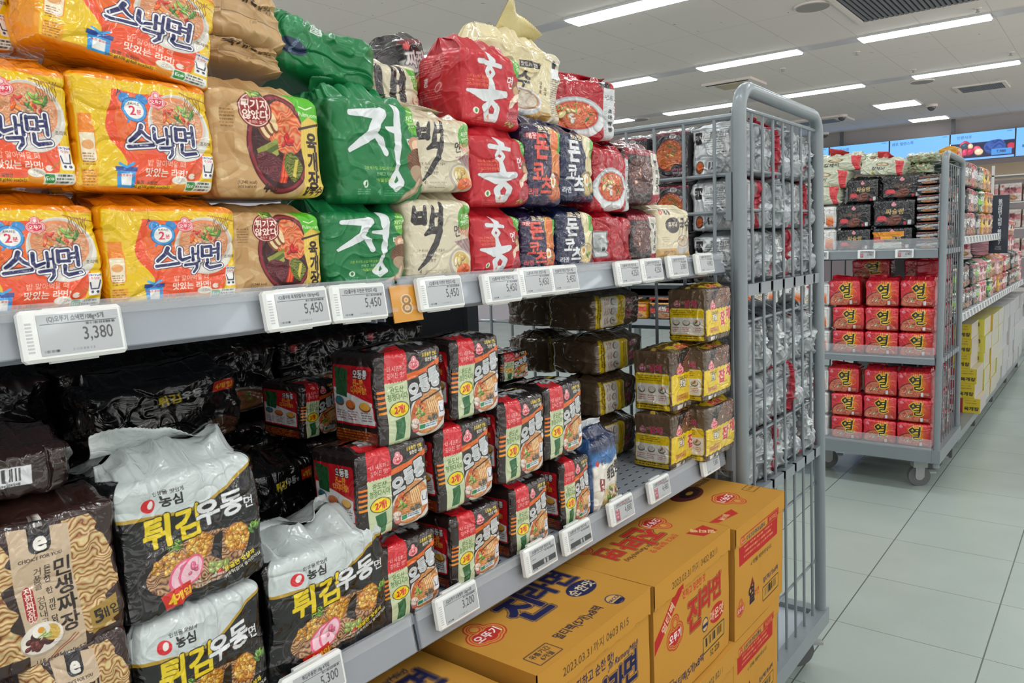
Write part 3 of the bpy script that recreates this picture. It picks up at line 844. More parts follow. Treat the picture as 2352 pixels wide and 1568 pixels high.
def side_hong(W, nx, ny):
    c = Cv(W, 100, nx, ny, 'bd1f2c')
    c.lines(W*.1, 90, W*.9, 7, 3.2, 1.5, 'f0b0a8', .8, 3)
    c.text('홍', W*.35, 62, 13, 'e8ecec', bold=.03); c.lines(W*.15, 50, W*.75, 5, 3.2, 1.5, 'f0a89c', .8, 5)
    c.ell(W*.62, 52, 9, 5, 'e8b0a8', .5); c.ell(W*.62, 52, 7, 3, 'd84a5a', .5)
    c.rect(W*.12, 4, W*.55, 22, '50708e'); c.ell(W*.335, 22, W*.215, 5, 'e08a3a'); c.text('ROASTING', W*.34, 12, 6, 'dfe8f0', bold=.03)
    c.ell(W*.06, 68, 5, 9, '4fa52c')
    return c.out()


def art_guksu(W, nx, ny, variant=0):
    c = Cv(W, 100, nx, ny, 'dccfa2')
    c.rect(0, 0, W, 14, 'b98f4a')
    c.poly([(W*.35, 76), (W*.66, 79), (W*.66, 70), (W*.36, 67)], '1f1c1c'); c.text('맛있는 건면', W*.5, 73, 6, 'f0e8d8', bold=.03, ang=4)
    c.text('국수', W*.3, 50, 27, '2a2422', bold=.05, shear=.1); c.vtext('후루룩', W*.68, 52, 6, '3a322c', bold=.02); c.vtext('뚝딱', W*.76, 45, 6, '3a322c', bold=.02)
    c.bowl(W*.36, 25, W*.34, 15, 'e8ecee', 'b97a3c', 'f0e8da', 'cbb89a', .5, [(-.2, .3, .4, .3, 14, ORN+GRN+['e0452c'], 3.5, .3)], 3, 0, 7)
    sl, X, Y = c.box(W*.8, 0, W, 100)
    c.put(sl, (X > W*.84)*1.0, 'd8d0b4'); c.lines(W*.85, 62, W*.99, 18, 3, 1.5, '5b5548', .8, 6); c.ell(W*.9, 82, 3, 7, '2a2626'); c.rect(W*.86, 64, W*.97, 78, 'e8ecee')
    return c.out()


def art_hururuk(W, nx, ny):
    c = Cv(W, 100, nx, ny, 'e1d6b4')
    c.rect(0, 0, W, 24, 'cda35e'); c.ell(W*.08, 93, 5, 5, 'c8202a'); c.ell(W*.08, 93, 2, 3, 'f0e6d6'); c.text('농심', W*.25, 93, 11, '3a3432', bold=.04)
    c.ell(W*.38, 68, W*.2, 15, '2a2422'); c.text('후루룩', W*.38, 69, 12, 'e8dfc8', bold=.03)
    c.text('국수', W*.78, 70, 27, '2a2422', bold=.05, shear=.1)
    c.bowl(W*.72, 38, W*.24, 13, 'eceae4', 'b9742c', 'f2ead8', 'd0bc9a', .5, [(-.1, .3, .5, .3, 12, ORN+GRN, 3.2, .3)], 5, 0, 14)
    c.text('담백한 잔치국수', W*.3, 17, 6, '5a3c1c', bold=.02); c.lines(W*.08, 44, W*.3, 5, 4, 2, '9a8c68', .6, 2)
    return c.out()


def art_donk(W, nx, ny, red=True):
    bg = '2a2145' if red else '1c2547'
    c = Cv(W, 100, nx, ny, bg)
    sl, X, Y = c.box(0, 40, W, 100)
    c.put(sl, (np.hypot((X % 3)-1.5, ((Y+(np.floor(X/3) % 2)*1.5) % 3)-1.5) < .9)*.5, '55406a' if red else '3a4672')
    c.text('로스팅', W*.42, 93, 11, 'e8d8b0', bold=.04, ol=(('1a1626', .05),), shear=.2)
    m = 'e8564a' if red else 'e4e9ec'
    if red:
        c.ell(W*.74, 78, W*.17, 20, 'd8a03a', .1); c.ell(W*.74, 78, W*.13, 16, 'e8702a', .1)
        c.poly([(W*.62, 68), (W*.9, 72), (W*.95, 30), (W*.62, 26)], 'e07a32'); sl, X, Y = c.box(W*.6, 26, W*.95, 72); c.put(sl, (X > W*.66)*(X < W*.9)*(np.sin(X*2.2) > .1)*.4, 'f6b46a')
        c.bowl(W*.72, 24, W*.27, 18, '7a3a1c', 'd8401c', 'f0a060', 'c8481c', .5, [(.1, .2, .35, .4, 6, GRN+['e8dcc0'], 4, .35)], 3)
    else:
        c.ell(W*.78, 84, W*.2, 17, 'd8cda0', -.2); c.ell(W*.78, 84, W*.16, 13, 'ebe0b8', -.2)
        c.poly([(W*.68, 80), (W*.95, 76), (W*.95, 36), (W*.66, 30)], 'e4d8a4'); sl, X, Y = c.box(W*.64, 30, W*.95, 80); c.put(sl, (X > W*.7)*(X < W*.93)*(np.sin(X*1.6) > .2)*.5, 'f6f0d0')
        c.bowl(W*.72, 27, W*.27, 18, 'a8946a', 'd8c07a', 'f2e4ae', 'c8a858', .5, [(.3, -.1, .3, .3, 8, GRN, 3.5, .35)], 3)
    c.ell(W*.66, 32, 6.5, 9, 'f2eee2'); c.ell(W*.66, 31, 3.6, 4.6, 'e89a2a')
    c.poly([(W*.86, 92), (W*1.0, 92), (W*1.0, 62), (W*.84, 66)], '5cb84a')
    for g, x, y, s_ in (('돈', .33, 72, 34), ('코', .25, 42, 27), ('츠', .44, 27, 27)):
        c.text(g, W*x, y, s_, m, bold=.075, ol=(('141226', .06),), sx=1.0)
    c.text('라멘', W*.13, 17, 10, m if red else 'e4e9ec', bold=.03)
    if red: c.text('매운', W*.1, 84, 8, 'f0e0d8', bold=.03, ol=(('c8202a', .1),))
    c.lines(W*.45, 8, W*.85, 2, 3, 1.6, 'b05a5a', .7, 3)
    return c.out()


def art_champong(W, nx, ny, plainr=False):
    c = Cv(W, 100, nx, ny, 'b01526')
    if plainr:
        c.rect(0, 18, W*.28, 70, '8e9496'); c.rrect(W*.02, 20, W*.26, 68, 2, 'c6cccc', '3a2a2c', .8); c.lines(W*.04, 62, W*.16, 12, 3, 1.4, '4a4a4a', .8, 3); c.text('물', W*.2, 34, 9, '333333', bold=.03)
        return c.out()
    c.poly([(0, 60), (0, 0), (W*.76, 0), (W*.76, 62), (W*.6, 72), (W*.3, 68)], 'b01526')
    c.ell(W*.42, 36, W*.44, 34, 'b9c0c2'); c.ell(W*.42, 32, W*.42, 31, 'dfe4e5')
    c.bowl(W*.42, 40, W*.38, 27, 'd2d8da', 'c8361c', 'f08a4a', 'c03414', .42, [(.25, .35, .3, .35, 5, ['e86a3a', 'f09060'], 6, .55), (-.15, .4, .5, .3, 12, GRN, 4.5, .22), (-.35, .1, .3, .3, 5, ['d8b050', 'e8d090'], 7, .6), (-.05, -.15, .25, .25, 4, ['e8dcd0', '8a5a58'], 5, .6), (.5, -.1, .15, .4, 5, GRN, 5, .25)], 5)
    c.poly([(W*.78, 100), (W*.94, 100), (W*.92, 86), (W*.76, 88)], '282224')
    c.poly([(W*.82, 88), (W, 86), (W, 2), (W*.84, 0)], 'cdd3d4'); c.vtext('초마짬뽕', W*.935, 50, 8, '26262a', step=10.5, bold=.04); c.lines(W*.85, 74, W*.98, 3, 3, 2, '5a5a60', .7, 4); c.lines(W*.84, 56, W*.89, 16, 2.6, 1, '6a6a70', .7, 5)
    return c.out()


def art_jjajang(W, nx, ny):
    c = Cv(W, 100, nx, ny, '3a1f20')
    c.ell(W*.34, 52, W*.4, 40, '2a2426'); c.noodles(W*.36, 52, W*.33, 33, '8a5a52', '2c1414', .4, .4, 3); c.blobs(W*.36, 54, W*.26, 24, 30, ['a8746a', '4a2020', 'd8a088', '6a3028'], 4, 5, .4)
    c.rect(0, 86, W, 100, '8e1a2a'); c.rect(W*.66, 0, W, 20, 'a81c2e')
    c.poly([(W*.66, 94), (W*.96, 92), (W, 20), (W*.68, 18)], 'd6d3c6'); c.poly([(W*.74, 80), (W*.88, 80), (W*.81, 68)], '242424'); c.vtext('짜장면', W*.86, 58, 12, '2a2426', step=14, bold=.04); c.lines(W*.7, 62, W*.77, 14, 2.7, 1, '5a5a56', .7, 6)
    return c.out()


def art_jangin(W, nx, ny):
    c = Cv(W, 100, nx, ny, '3c3a3e')
    c.rect(0, 92, W, 100, '7a1c2e'); c.ell(W*.5, 50, W*.5, 46, '6a676c'); c.ell(W*.5, 50, W*.47, 43, '221e20')
    c.bowl(W*.5, 52, W*.43, 38, '4a464a', 'b0401c', 'e88a3c', 'a83c14', .35, [(0, .2, .35, .35, 9, ['e8c060', '8a6a2a', '5a7a2a'], 5, .3)], 4)
    c.ell(W*.58, 90, 9, 5, 'c8c4c4'); c.text('장인', W*.58, 90, 6, '2a2a2a')
    c.ell(W*.72, 16, W*.2, 16, '2c2228'); c.text('뜨겁게 끓인', W*.72, 20, 5, 'e0507a', bold=.03); c.text('장인의 국물', W*.72, 13, 5, 'e8c8d0', bold=.02)
    return c.out()


def art_silver(W, nx, ny, k=0):
    c = Cv(W, 100, nx, ny, 'a9afb2')
    c.poly([(W*.04, 92), (W*.86, 96), (W*.88, 38), (W*.05, 40)], 'd9e0e2'); c.rrect(W*.08, 66, W*.26, 90, 2, '2a2a2c'); c.text('미식', W*.17, 79, 12, 'e8e8e8', bold=.03)
    c.text('장인라면', W*.65, 84, 12, '4a5054', bold=.015); c.lines(W*.32, 76, W*.84, 6, 4.6, 2, '6a7074', .8, 2+k); c.lines(W*.5, 46, W*.84, 1, 4, 2.4, '4a4a4a', .9, 3)
    c.rrect(W*.06, 2, W*.3, 34, 2, 'd5dadc'); c.ell(W*.18, 19, W*.1, 13, '55504c'); c.ell(W*.18, 19, W*.08, 10.5, 'c8602a'); c.barcode(W*.36, 8, W*.6, 30, 'c9cfd1', 3+k)
    c.ell(W*.75, 20, 5, 7, '8c9294')
    return c.out()


def art_silverbag(W, nx, ny, k=0):
    c = Cv(W, 100, nx, ny, '979da0')
    c.rect(0, 0, W*.16, 100, '9c1c30') if k % 2 else c.rect(W*.86, 0, W, 60, 'a81c34')
    c.rect(W*.2, 34, W*.82, 52, 'bcc3c6'); c.lines(W*.24, 49, W*.78, 3, 4.5, 1.6, 'a4abae', .6, 3)
    if k == 2: c.poly([(W*.16, 100), (W*.5, 100), (W*.3, 80)], '8a1c2e'); c.rect(W*.25, 56, W*.5, 96, 'cfd5d7'); c.text('라면', W*.37, 88, 12, '3c4246'); c.lines(W*.3, 80, W*.45, 4, 7, 2, '70767a', .8, 4)
    return c.out()


def art_minsaeng(W, nx, ny):
    c = Cv(W, 100, nx, ny, '35201c')
    for x0, x1, sd in ((.0, .28, 2), (.62, .92, 7)):
        cl = lambda X, Y, x0=x0, x1=x1, sd=sd: (X > W*x0)*(X < W*x1+3*vn(Y*.12, Y*0, sd)*3)*(Y > 11)*(Y < 94)
        c.noodles(W*(x0+x1)/2, 52, W*.24, 60, 'f3dca0', 'a86a30', .36, .3, sd, dark='6a3216', clip=cl)
    c.poly([(W*.26, 96), (W*.66, 92), (W*.7, 1), (W*.32, -4)], 'cbb497')
    c.rrect(W*.385, 78, W*.535, 99, 5, '1c1a1c'); c.text('e', W*.46, 84, 17, 'f0ece4', bold=.06); c.lines(W*.41, 98, W*.51, 2, 3.5, 2.4, 'f0ece4', .9, 2); c.text('CHOICE FOR YOU', W*.46, 75, 3, '2a2422', bold=.03)
    c.vtext('민생짜장', W*.6, 65, 13.5, '2a1c18', step=13.2, bold=.03)
    c.vtext('든든한 한 끼만 담은', W*.5, 67, 4.6, '2a1c18', step=3.9); c.vtext('거품을 걷어내고', W*.435, 66, 5.4, '2a1c18', step=4.9, bold=.01)
    c.rrect(W*.325, 33, W*.395, 58, 4.5, 'a81f24', 'd8b8a0', .5); c.vtext('진한짜장맛', W*.36, 54.5, 5.4, 'f6e6d8', step=4.8, bold=.03)
    c.ell(W*.4, 19.5, W*.145, 11, 'b9a792', .2); c.ell(W*.4, 21, W*.14, 10.5, 'ece4da', .2); c.blobs(W*.37, 19, W*.085, 5.5, 26, MEAT, 2.4, 4, .8); c.noodles(W*.465, 23, W*.055, 6, 'f2d470', 'cda038', .8, .3, 3); c.ell(W*.4, 26, W*.06, 4.6, 'f6f2ea', .2); c.ell(W*.4, 26.5, W*.022, 2.2, 'e8a02a'); c.blobs(W*.42, 22, W*.03, 2.5, 8, ['a8c060', 'c8d88a'], 2.4, 3, .2)
    c.stroke([(W*.45, 5), (W*.62, 16)], .4, 'a05a38'); c.stroke([(W*.46, 4), (W*.64, 15)], .4, 'a05a38')
    c.text('115 g(485 kcal)x5개입', W*.55, 4, 3.8, '3b2c24'); c.text('유탕면 | 총중량 575g(2,425 kcal)', W*.5, 0, 3.4, '3b2c24')
    c.poly([(W*.735, 27), (W*.95, 33), (W*.95, 17), (W*.75, 9)], 'a8873c'); c.text('5', W*.8, 21, 14, '241a10', bold=.03, ang=8); c.text('개입', W*.88, 22, 8.6, '241a10', bold=.02, ang=8)
    return c.out()


def art_brown(W, nx, ny):
    c = Cv(W, 100, nx, ny, '2c1b19')
    c.barcode(W*.2, 30, W*.68, 66, 'dfe2e6', 3); c.text('8 809695 250248', W*.44, 33, 6.5, '222222'); c.rect(0, 30, W*.06, 62, '8a1f24')
    sl, X, Y = c.box(0, 14, W, 24); c.put(sl, (np.abs(Y-19-1.2*np.sin(X*1.6)) < .6)*.5, '5a4038')
    return c.out()


class Sh:
    """a canvas seen with everything lifted by dy"""
    def __init__(s, c, dy): s.c, s.dy = c, dy
    def ell(s, x, y, *a, **k): s.c.ell(x, y+s.dy, *a, **k)
    def noodles(s, x, y, *a, **k): s.c.noodles(x, y+s.dy, *a, **k)
    def blobs(s, x, y, *a, **k): s.c.blobs(x, y+s.dy, *a, **k)
    def poly(s, p, *a, **k): s.c.poly([(x, y+s.dy) for x, y in p], *a, **k)
    def text(s, t, x, y, *a, **k): s.c.text(t, x, y+s.dy, *a, **k)
    def lines(s, x, y, *a, **k): s.c.lines(x, y+s.dy, *a, **k)


def art_udon(W, nx, ny, back=False):
    c = Cv(W, 100, nx, ny, '0e0e10')
    if back:
        c.text('튀김', W*.45, 72, 13, 'd8c22a', bold=.05, ang=4); c.text('우동', W*.62, 74, 12, 'c8cccc', bold=.04, ang=4); c.text('면', W*.73, 73, 6, 'c8cccc', ang=4); c.rrect(W*.79, 69, W*.98, 84, 1.5, 'c8331e'); c.text('4개입', W*.885, 76, 9, 'f2c83a', bold=.03)
        c.ell(W*.85, 20, W*.14, 16, '241c18'); c.noodles(W*.85, 20, W*.12, 13, '6a4a30', '2a1810', .5, 0, 3)
        return c.out()
    # silver upper part with gold edge
    P = [(0, 100), (0, 76)]+[(W*t, 76-4*math.sin(t*3.6)+14*max(t-.55, 0)**1.2*3.1) for t in np.linspace(0, 1, 24)]+[(W, 100)]
    c.poly([(x, y-2.6) for x, y in P[1:-1]]+[(W, 100), (0, 100)], 'b9962a'); c.poly(P, 'ccd6d6')
    sl, X, Y = c.box(0, 70, W, 100)
    c.ell(W*.2, 81, 5, 5, 'd81e2c'); c.ell(W*.21, 81.6, 2, 3, 'f2ece8', -.3); c.text('농심', W*.35, 81.5, 8.6, '26262a', bold=.04); c.text('인생을 맛있게', W*.34, 88, 3.5, '3a3a3a')
    # black bowl
    c = Sh(c, 4)
    c.ell(W*.5, 28, W*.44, 24, '3c3434', .1); c.ell(W*.5, 28.5, W*.43, 23, '181416', .1)
    c.noodles(W*.5, 27, W*.38, 19, 'dcae7c', '6a4026', .5, .1, 4, dark='2c160c')
    c.blobs(W*.28, 33, W*.12, 6, 60, ['d89a3a', 'e8b45a', 'b87424'], 1.8, 3, .8)
    for x, y, rx, ry, a in ((.5, 38, .1, 10, 0), (.79, 35, .1, 11, .2)):
        c.ell(W*x, y, W*rx, ry, 'b06a1c', a); c.blobs(W*x, y, W*rx*.88, ry*.88, 110, ['e8ac46', 'f2c468', 'd08a2c', 'c87820'], 2, int(x*10), .8)
    c.poly([(W*.62, 42), (W*.68, 44), (W*.66, 22), (W*.58, 28)], '17120f')
    for dx in (0, .07):
        c.ell(W*(.36+dx), 22+dx*10, 8, 11.5, 'e8648a', -.6); c.ell(W*(.36+dx)+.3, 22+dx*10, 6.6, 10, 'f3c6d2', -.6); c.blobs(W*(.37+dx), 23, 3, 5, 5, ['e06a8c'], 2, 3, .8)
    c.blobs(W*.6, 18, W*.1, 4, 10, ['b8342a', 'c8d08a', '98a85a'], 3, 6, .7); c.blobs(W*.33, 44, W*.06, 4, 26, GRN, 2.6, 8, .15); c.blobs(W*.93, 38, W*.04, 4, 16, ['5a8a3a', '86b04a'], 2.6, 5, .4)
    c.text('탱글면 맛살과', W*.8, 17, 4.4, 'f0d82a', bold=.04, ang=14, ol=(('2a2408', .06),)); c.text('어묵튀김이 들어있어요', W*.82, 12.5, 3.4, 'f0ece0', bold=.02, ang=14, ol=(('2a2408', .06),))
    c.poly([(W*.2, 12), (W*.42, 16), (W*.43, 4), (W*.23, -1)], 'd8261e'); c.text('4', W*.275, 6.5, 12, 'f6d02a', bold=.06, ang=8); c.text('개입', W*.36, 8, 7.2, 'f6d02a', bold=.04, ang=8)
    c.lines(W*.45, 12, W*.72, 2, 3.4, 1.8, 'e0e0e0', .8, 4)
    # name
    c.c.text('튀김', W*.33, 61, 24, 'ecd21e', bold=.07, ang=3, ol=(('2a2408', .03), ), sx=.95, shear=.08); c.c.text('우동', W*.68, 65, 20, 'e6eaec', bold=.055, ang=6, ol=(('3a3a3c', .03),), shear=.1); c.c.text('면', W*.9, 63, 9.6, 'e6eaec', bold=.03)
    return c.c.out()


def art_ttong(W, nx, ny):
    c = Cv(W, 100, nx, ny, '2b201f')
    # orange swoosh
    c.poly([(W*.42, 74), (W*.7, 77), (W, 86), (W, 79), (W*.75, 71), (W*.42, 67)], 'e86a1e')
    for i in range(5): c.rect(0, 58-i*5.6, W*.1, 60.6-i*5.6, 'ee7a1c' if i < 3 else 'f0941c')
    # red and green strip on the left
    c.poly([(W*.1, 100), (W*.42, 100), (W*.42, 66), (W*.1, 66)], 'd41f2a')
    P = [(W*.1, 67)]+[(W*(.1+.32*k/16), 67+(1.4 if k % 2 else 0)) for k in range(17)]+[(W*.42, 0), (W*.1, 0)]
    c.poly(P, 'cbd6ae')
    c.text('“더 시원하고', W*.26, 82, 6.4, 'f6dcd6', bold=.015, sx=.8); c.text('깊어진 맛!”', W*.27, 75, 6.6, 'f6dcd6', bold=.015, sx=.8)
    c.text('완도산', W*.26, 60, 8.2, '4a7a2c', bold=.02, sx=.8); c.text('청정다시마', W*.265, 52, 8, '4a7a2c', bold=.02, sx=.72)
    c.ell(W*.27, 38, W*.14, 8.4, '2a2a10'); c.ell(W*.27, 38, W*.13, 7.6, 'f4d81e'); c.text('2개!', W*.27, 38, 10, 'd81e24', bold=.05, sx=.85)
    # plain strip of kelp
    c.poly([(W*.19, 27), (W*.33, 29), (W*.345, 17), (W*.32, 6), (W*.2, 5), (W*.21, 15)], '2a6a3c'); c.stroke([(W*.22, 24), (W*.24, 8)], .5, '1f5530'); c.stroke([(W*.3, 26), (W*.3, 8)], .5, '3a7c4a')
    c.logo(W*.53, 84, 6.6); c.text('오동통한 면발,', W*.8, 91, 4.8, 'ecd040', bold=.04, sx=.85); c.text('얼큰한 국물!', W*.83, 85.5, 4.8, 'e8e4d0', bold=.04, sx=.85)
    # bowl
    cl = lambda X, Y: (X > W*.43)
    c.ell(W*.74, 27, W*.33, 27, 'd8d4ca', .2, clip=cl); c.ell(W*.72, 27, W*.29, 23, 'c4602c', .2, clip=cl); c.noodles(W*.74, 28, W*.27, 21, 'f0bc78', 'c86a30', .45, .9, 6, clip=cl)
    c.blobs(W*.58, 34, W*.08, 7, 14, RED+ORN, 3.6, 3, .4); c.blobs(W*.56, 28, W*.06, 5, 10, ['7fae3a', 'a8c86a', '4f8a2c'], 3.2, 4, .4); c.blobs(W*.5, 16, W*.06, 5, 5, ['e8a090', 'd86a5a', 'f0d8c8'], 5, 6, .6)
    for i in range(5): c.stroke([(W*(.7+.03*i), 44), (W*(.74+.035*i), 26)], .7, 'f4d49a')
    c.stroke([(W*.6, 40), (W*1.0, 50)], .9, '3a1c10'); c.blobs(W*.78, 20, W*.09, 3.5, 50, ['7a7466', '565046'], 1.3, 3, .8)
    # name
    for ch, x, y, s_ in (('오', .52, 54, 21), ('동', .69, 60, 20), ('통', .86, 65, 22)):
        c.text(ch, W*x, y, s_, 'c2c8cc', bold=.07, ang=12, ol=(('18140f', .12), ('f0f0f0', .045)), sx=.86)
    c.text('면', W*.96, 50, 4.6, 'e8e8e8', bold=.03, ol=(('18140f', .1),))
    c.rrect(W*.55, 9, W*.86, 16, 1, 'dfe6e2'); c.rrect(W*.56, 10, W*.65, 15, 1, '2f8f5c'); c.lines(W*.66, 13.6, W*.85, 2, 2.6, 1.4, '3a5a8a', .9, 3)
    c.rrect(W*.88, 18, W*.99, 36, 1, 'e8e8ea'); c.stroke([(W*.9, 30), (W*.91, 24), (W*.96, 24), (W*.975, 32)], .5, '283060')
    return c.out()


def side_ttong(W, nx, ny):
    c = Cv(W, 100, nx, ny, '2b201f')
    c.rect(0, 0, W*.95, 16, '7a2a18'); c.lines(W*.05, 15, W*.9, 5, 3, 1.4, 'd8902a', .8, 5); c.lines(W*.05, 2, W*.6, 1, 3, 2, 'c82a30', .9, 3)
    c.rrect(W*.05, 22, W*.93, 86, 4, 'c01f28', '8a1420', .6)
    c.poly([(W*.07, 24), (W*.91, 24), (W*.91, 48), (W*.5, 56), (W*.07, 62)], 'dcdee0')
    c.poly([(W*.1, 84), (W*.42, 82), (W*.4, 52), (W*.14, 54)], '245c36')
    c.text('오동통', W*.7, 78, 10, 'e0e4e6', bold=.06, ol=(('18140f', .08),), sx=.8); c.text('진~한', W*.66, 69, 8.4, 'f0a83a', bold=.05, sx=.85); c.text('다시마향!', W*.66, 61, 8.4, 'f0a83a', bold=.05, sx=.8)
    for x, y, col in ((.2, 47, '3a7a8a'), (.46, 44, 'd8763a'), (.76, 43, 'e8b04a')): c.ell(W*x, y, W*.11, 5.4, '8a4a2a'); c.ell(W*x, y+1, W*.1, 4.4, col)
    for x in (.1, .37, .66): c.lines(W*x, 36, W*(x+.22), 4, 2.8, 1.3, '8a3a3a' if x < .6 else '4a3a3a', .8, int(x*20))
    return c.out()


def top_ttong(W, nx, ny):
    c = Cv(W, 100, nx, ny, '1f1817')
    c.rect(W*.1, 0, W*.42, 60, 'c81f2a'); c.poly([(W*.1, 30), (W*.4, 30), (W*.33, 60), (W*.2, 60)], '1f1817')
    c.text('오동통', W*.55, 34, 26, 'c2c8cc', bold=.06, ol=(('18140f', .1), ('d8dadc', .05))); c.stroke([(W*.7, 60), (W*.95, 40)], 1.5, 'd8c42a'); c.text('면발', W*.85, 55, 14, 'd8c42a', bold=.04)
    return c.out()


def art_japchae(W, nx, ny):
    c = Cv(W, 100, nx, ny, '5b4a38')
    c.ell(W*.62, 78, W*.46, 27, '191412'); c.ell(W*.66, 78, W*.42, 24, '2a1c16'); c.noodles(W*.66, 78, W*.38, 22, 'a07256', '4a2c1e', .32, .3, 4, dark='21130c'); c.blobs(W*.66, 78, W*.24, 12, 7, ['e8d8c0', 'c84a2a', '6a4a30'], 3.4, 5, .4)
    P = [(0, 62)]+[(W*k/14, 60+(1.8 if k % 2 else 0)) for k in range(15)]+[(W, 14)]+[(W*(1-k/14), 12+(1.8 if k % 2 else 0)) for k in range(15)]
    c.poly(P, 'efcd12')
    c.logo(W*.22, 68, 9); c.text('간편하게 즐기는', W*.3, 54, 6, '4a3a10', bold=.02, sx=.8)
    c.text('옛날', W*.3, 45, 13, 'f2ecdc', bold=.05, ol=(('3a2c20', .1),), sx=.9, shear=.1)
    c.text('잡', W*.62, 41, 27, 'd8262c', bold=.07, ol=(('f6dcd0', .06),)); c.text('채', W*.86, 48, 25, 'd8262c', bold=.07, ol=(('f6dcd0', .06),))
    c.rect(W*.1, 17, W*.45, 27, 'd89a3a'); c.lines(W*.13, 24, W*.42, 2, 4, 2, '8a4a1c', .8, 3); c.text('OTTOGI', W*.75, 28, 4, '8a5a10')
    c.rrect(W*.12, 2, W*.28, 10, 1, 'e8e4da'); c.ell(W*.38, 6, 4, 4, 'd8d4ca'); c.lines(W*.46, 8, W*.85, 2, 3.4, 1.8, 'a89a88', .8, 2)
    return c.out()


def side_japchae(W, nx, ny):
    c = Cv(W, 100, nx, ny, '64513d')
    c.logo(W*.24, 72, 6, 'a8405a', 'c8a0a0'); c.text('옛날', W*.42, 74, 6, 'b8a890'); c.text('잡채', W*.6, 72, 14, 'b83a5a', bold=.05, ol=(('c8a0a0', .03),))
    c.rrect(W*.06, 14, W*.93, 62, 4, 'e3dfd4', 'e4c414', 1.6); c.rect(W*.06, 46, W*.93, 61, 'e6c618'); c.lines(W*.12, 58, W*.8, 3, 3.6, 1.6, '6a5210', .8, 3)
    for x in (.2, .48, .76):
        c.ell(W*x, 36, W*.1, 5.5, '6a6660'); c.ell(W*x, 37, W*.085, 4.2, 'cfcac0'); c.lines(W*(x-.11), 26, W*(x+.12), 3, 3.4, 1.5, 'a03a3a', .8, int(x*30))
    c.blobs(W*.76, 38, 5, 3, 6, GRN+ORN, 2, 3); c.rect(0, 3, W*.94, 11, 'd8bc18'); c.lines(W*.02, 9.6, W*.92, 2, 3.6, 2, '4a3a10', .9, 4)
    return c.out()


def top_japchae(W, nx, ny):
    c = Cv(W, 100, nx, ny, '55452f')
    c.poly([(W*.05, 30), (W*.95, 30), (W*.8, 0), (W*.3, 0)], 'd8bc20'); c.text('잡채', W*.5, 16, 20, 'd8262c', bold=.06, ol=(('f6dcd0', .05),)); c.rect(0, 44, W, 56, 'c9ae48')
    return c.out()


def art_bjp(W, nx, ny):
    c = Cv(W, 100, nx, ny, '2a6fb0')
    b = c.box(0, 0, W, 100); sl, X, Y = b
    c.put(sl, np.clip((Y-78)/8, 0, 1), '1b2c52'); c.put(sl, np.clip((66+3*np.sin(X*.1)-Y)/3, 0, 1), 'e9e6dc')
    c.ell(W*.1, 68, 4, 4, 'c8202a'); c.text('농심', W*.3, 68, 9, '2a3a6a', bold=.04)
    c.text('백', W*.46, 47, 20, '1c1c22', bold=.06, ol=(('f0f0ea', .05),)); c.text('짬', W*.66, 49, 20, '1c1c22', bold=.06, ol=(('f0f0ea', .05),)); c.text('뽕', W*.88, 52, 20, '1c1c22', bold=.06, ol=(('f0f0ea', .05),))
    c.poly([(W*.12, 48), (W*.3, 44), (W*.24, 28), (W*.08, 32)], '8a1c20'); c.vtext('사천', W*.19, 42, 9, 'f0e8e0', step=8, bold=.04)
    c.ell(W*.58, 18, W*.42, 17, 'd8d0c0'); c.noodles(W*.58, 17, W*.38, 14, 'f0dca0', 'b89a50', .5, 0, 3); c.blobs(W*.55, 20, W*.3, 8, 26, GRN+['b0483a', 'e8dcc8', '8a4a3a', 'd8a888'], 4.5, 4, .5)
    return c.out()


def art_yeol(W, nx, ny):
    c = Cv(W, 100, nx, ny, 'd0162e')
    sl, X, Y = c.box(0, 0, W, 100)
    g = np.exp(-(((X-W*.62)/(W*.26))**2+((Y-58)/34)**2)); c.put(sl, g*.9, 'f0b01e'); g2 = np.clip((40-Y)/40, 0, 1)*np.clip((X-W*.4)/(W*.4), 0, 1); c.put(sl, g2*.8, '8a3a1c')
    for i in range(6): c.stroke([(W*(.5+.05*i), 80), (W*(.48+.06*i), 97)], [1.6, .3], 'f0c82a')
    c.ell(W*.36, 20, W*.36, 36, '3a1412', .2); c.ell(W*.36, 20, W*.34, 33, 'b8341e', .2); c.noodles(W*.36, 22, W*.31, 30, 'eaa27a', 'b83a24', .35, .2, 5)
    c.blobs(W*.36, 24, W*.22, 18, 26, ['c8402a', 'e8d8c0', 'd86a50', 'b02a1c'], 4.5, 3, .5); c.blobs(W*.36, 26, W*.06, 5, 8, ['4a7a3a', '86a86a'], 3.6, 3, .3)
    for ang in (0, 1): c.stroke([(W*(.8+.05*ang), 92), (W*(.9+.03*ang), 76), (W*(.88+.03*ang), 60)], 1.4, 'e0485a')
    brush(c, tf(G_YEOL, W*.32, 30, 5.4, W/100*.95), '1d1714', (('f6dc2a', 2.6), ('1d1714', 0)))
    c.logo(W*.12, 82, 7, 'e05070', 'f0b8c0'); c.rrect(W*.68, 6, W*.76, 22, 1, 'd8d8d8'); c.lines(W*.78, 16, W*.96, 2, 5, 3, 'e8c8a8', .8, 2)
    return c.out()


def side_yeol(W, nx, ny):
    c = Cv(W, 100, nx, ny, '8e1626'); c.rect(W*.1, 10, W*.4, 90, '1c1414'); c.rect(W*.55, 20, W*.8, 85, 'c8b8a8'); c.lines(W*.57, 80, W*.78, 9, 6, 3, '6a4a3a', .8, 3)
    return c.out()


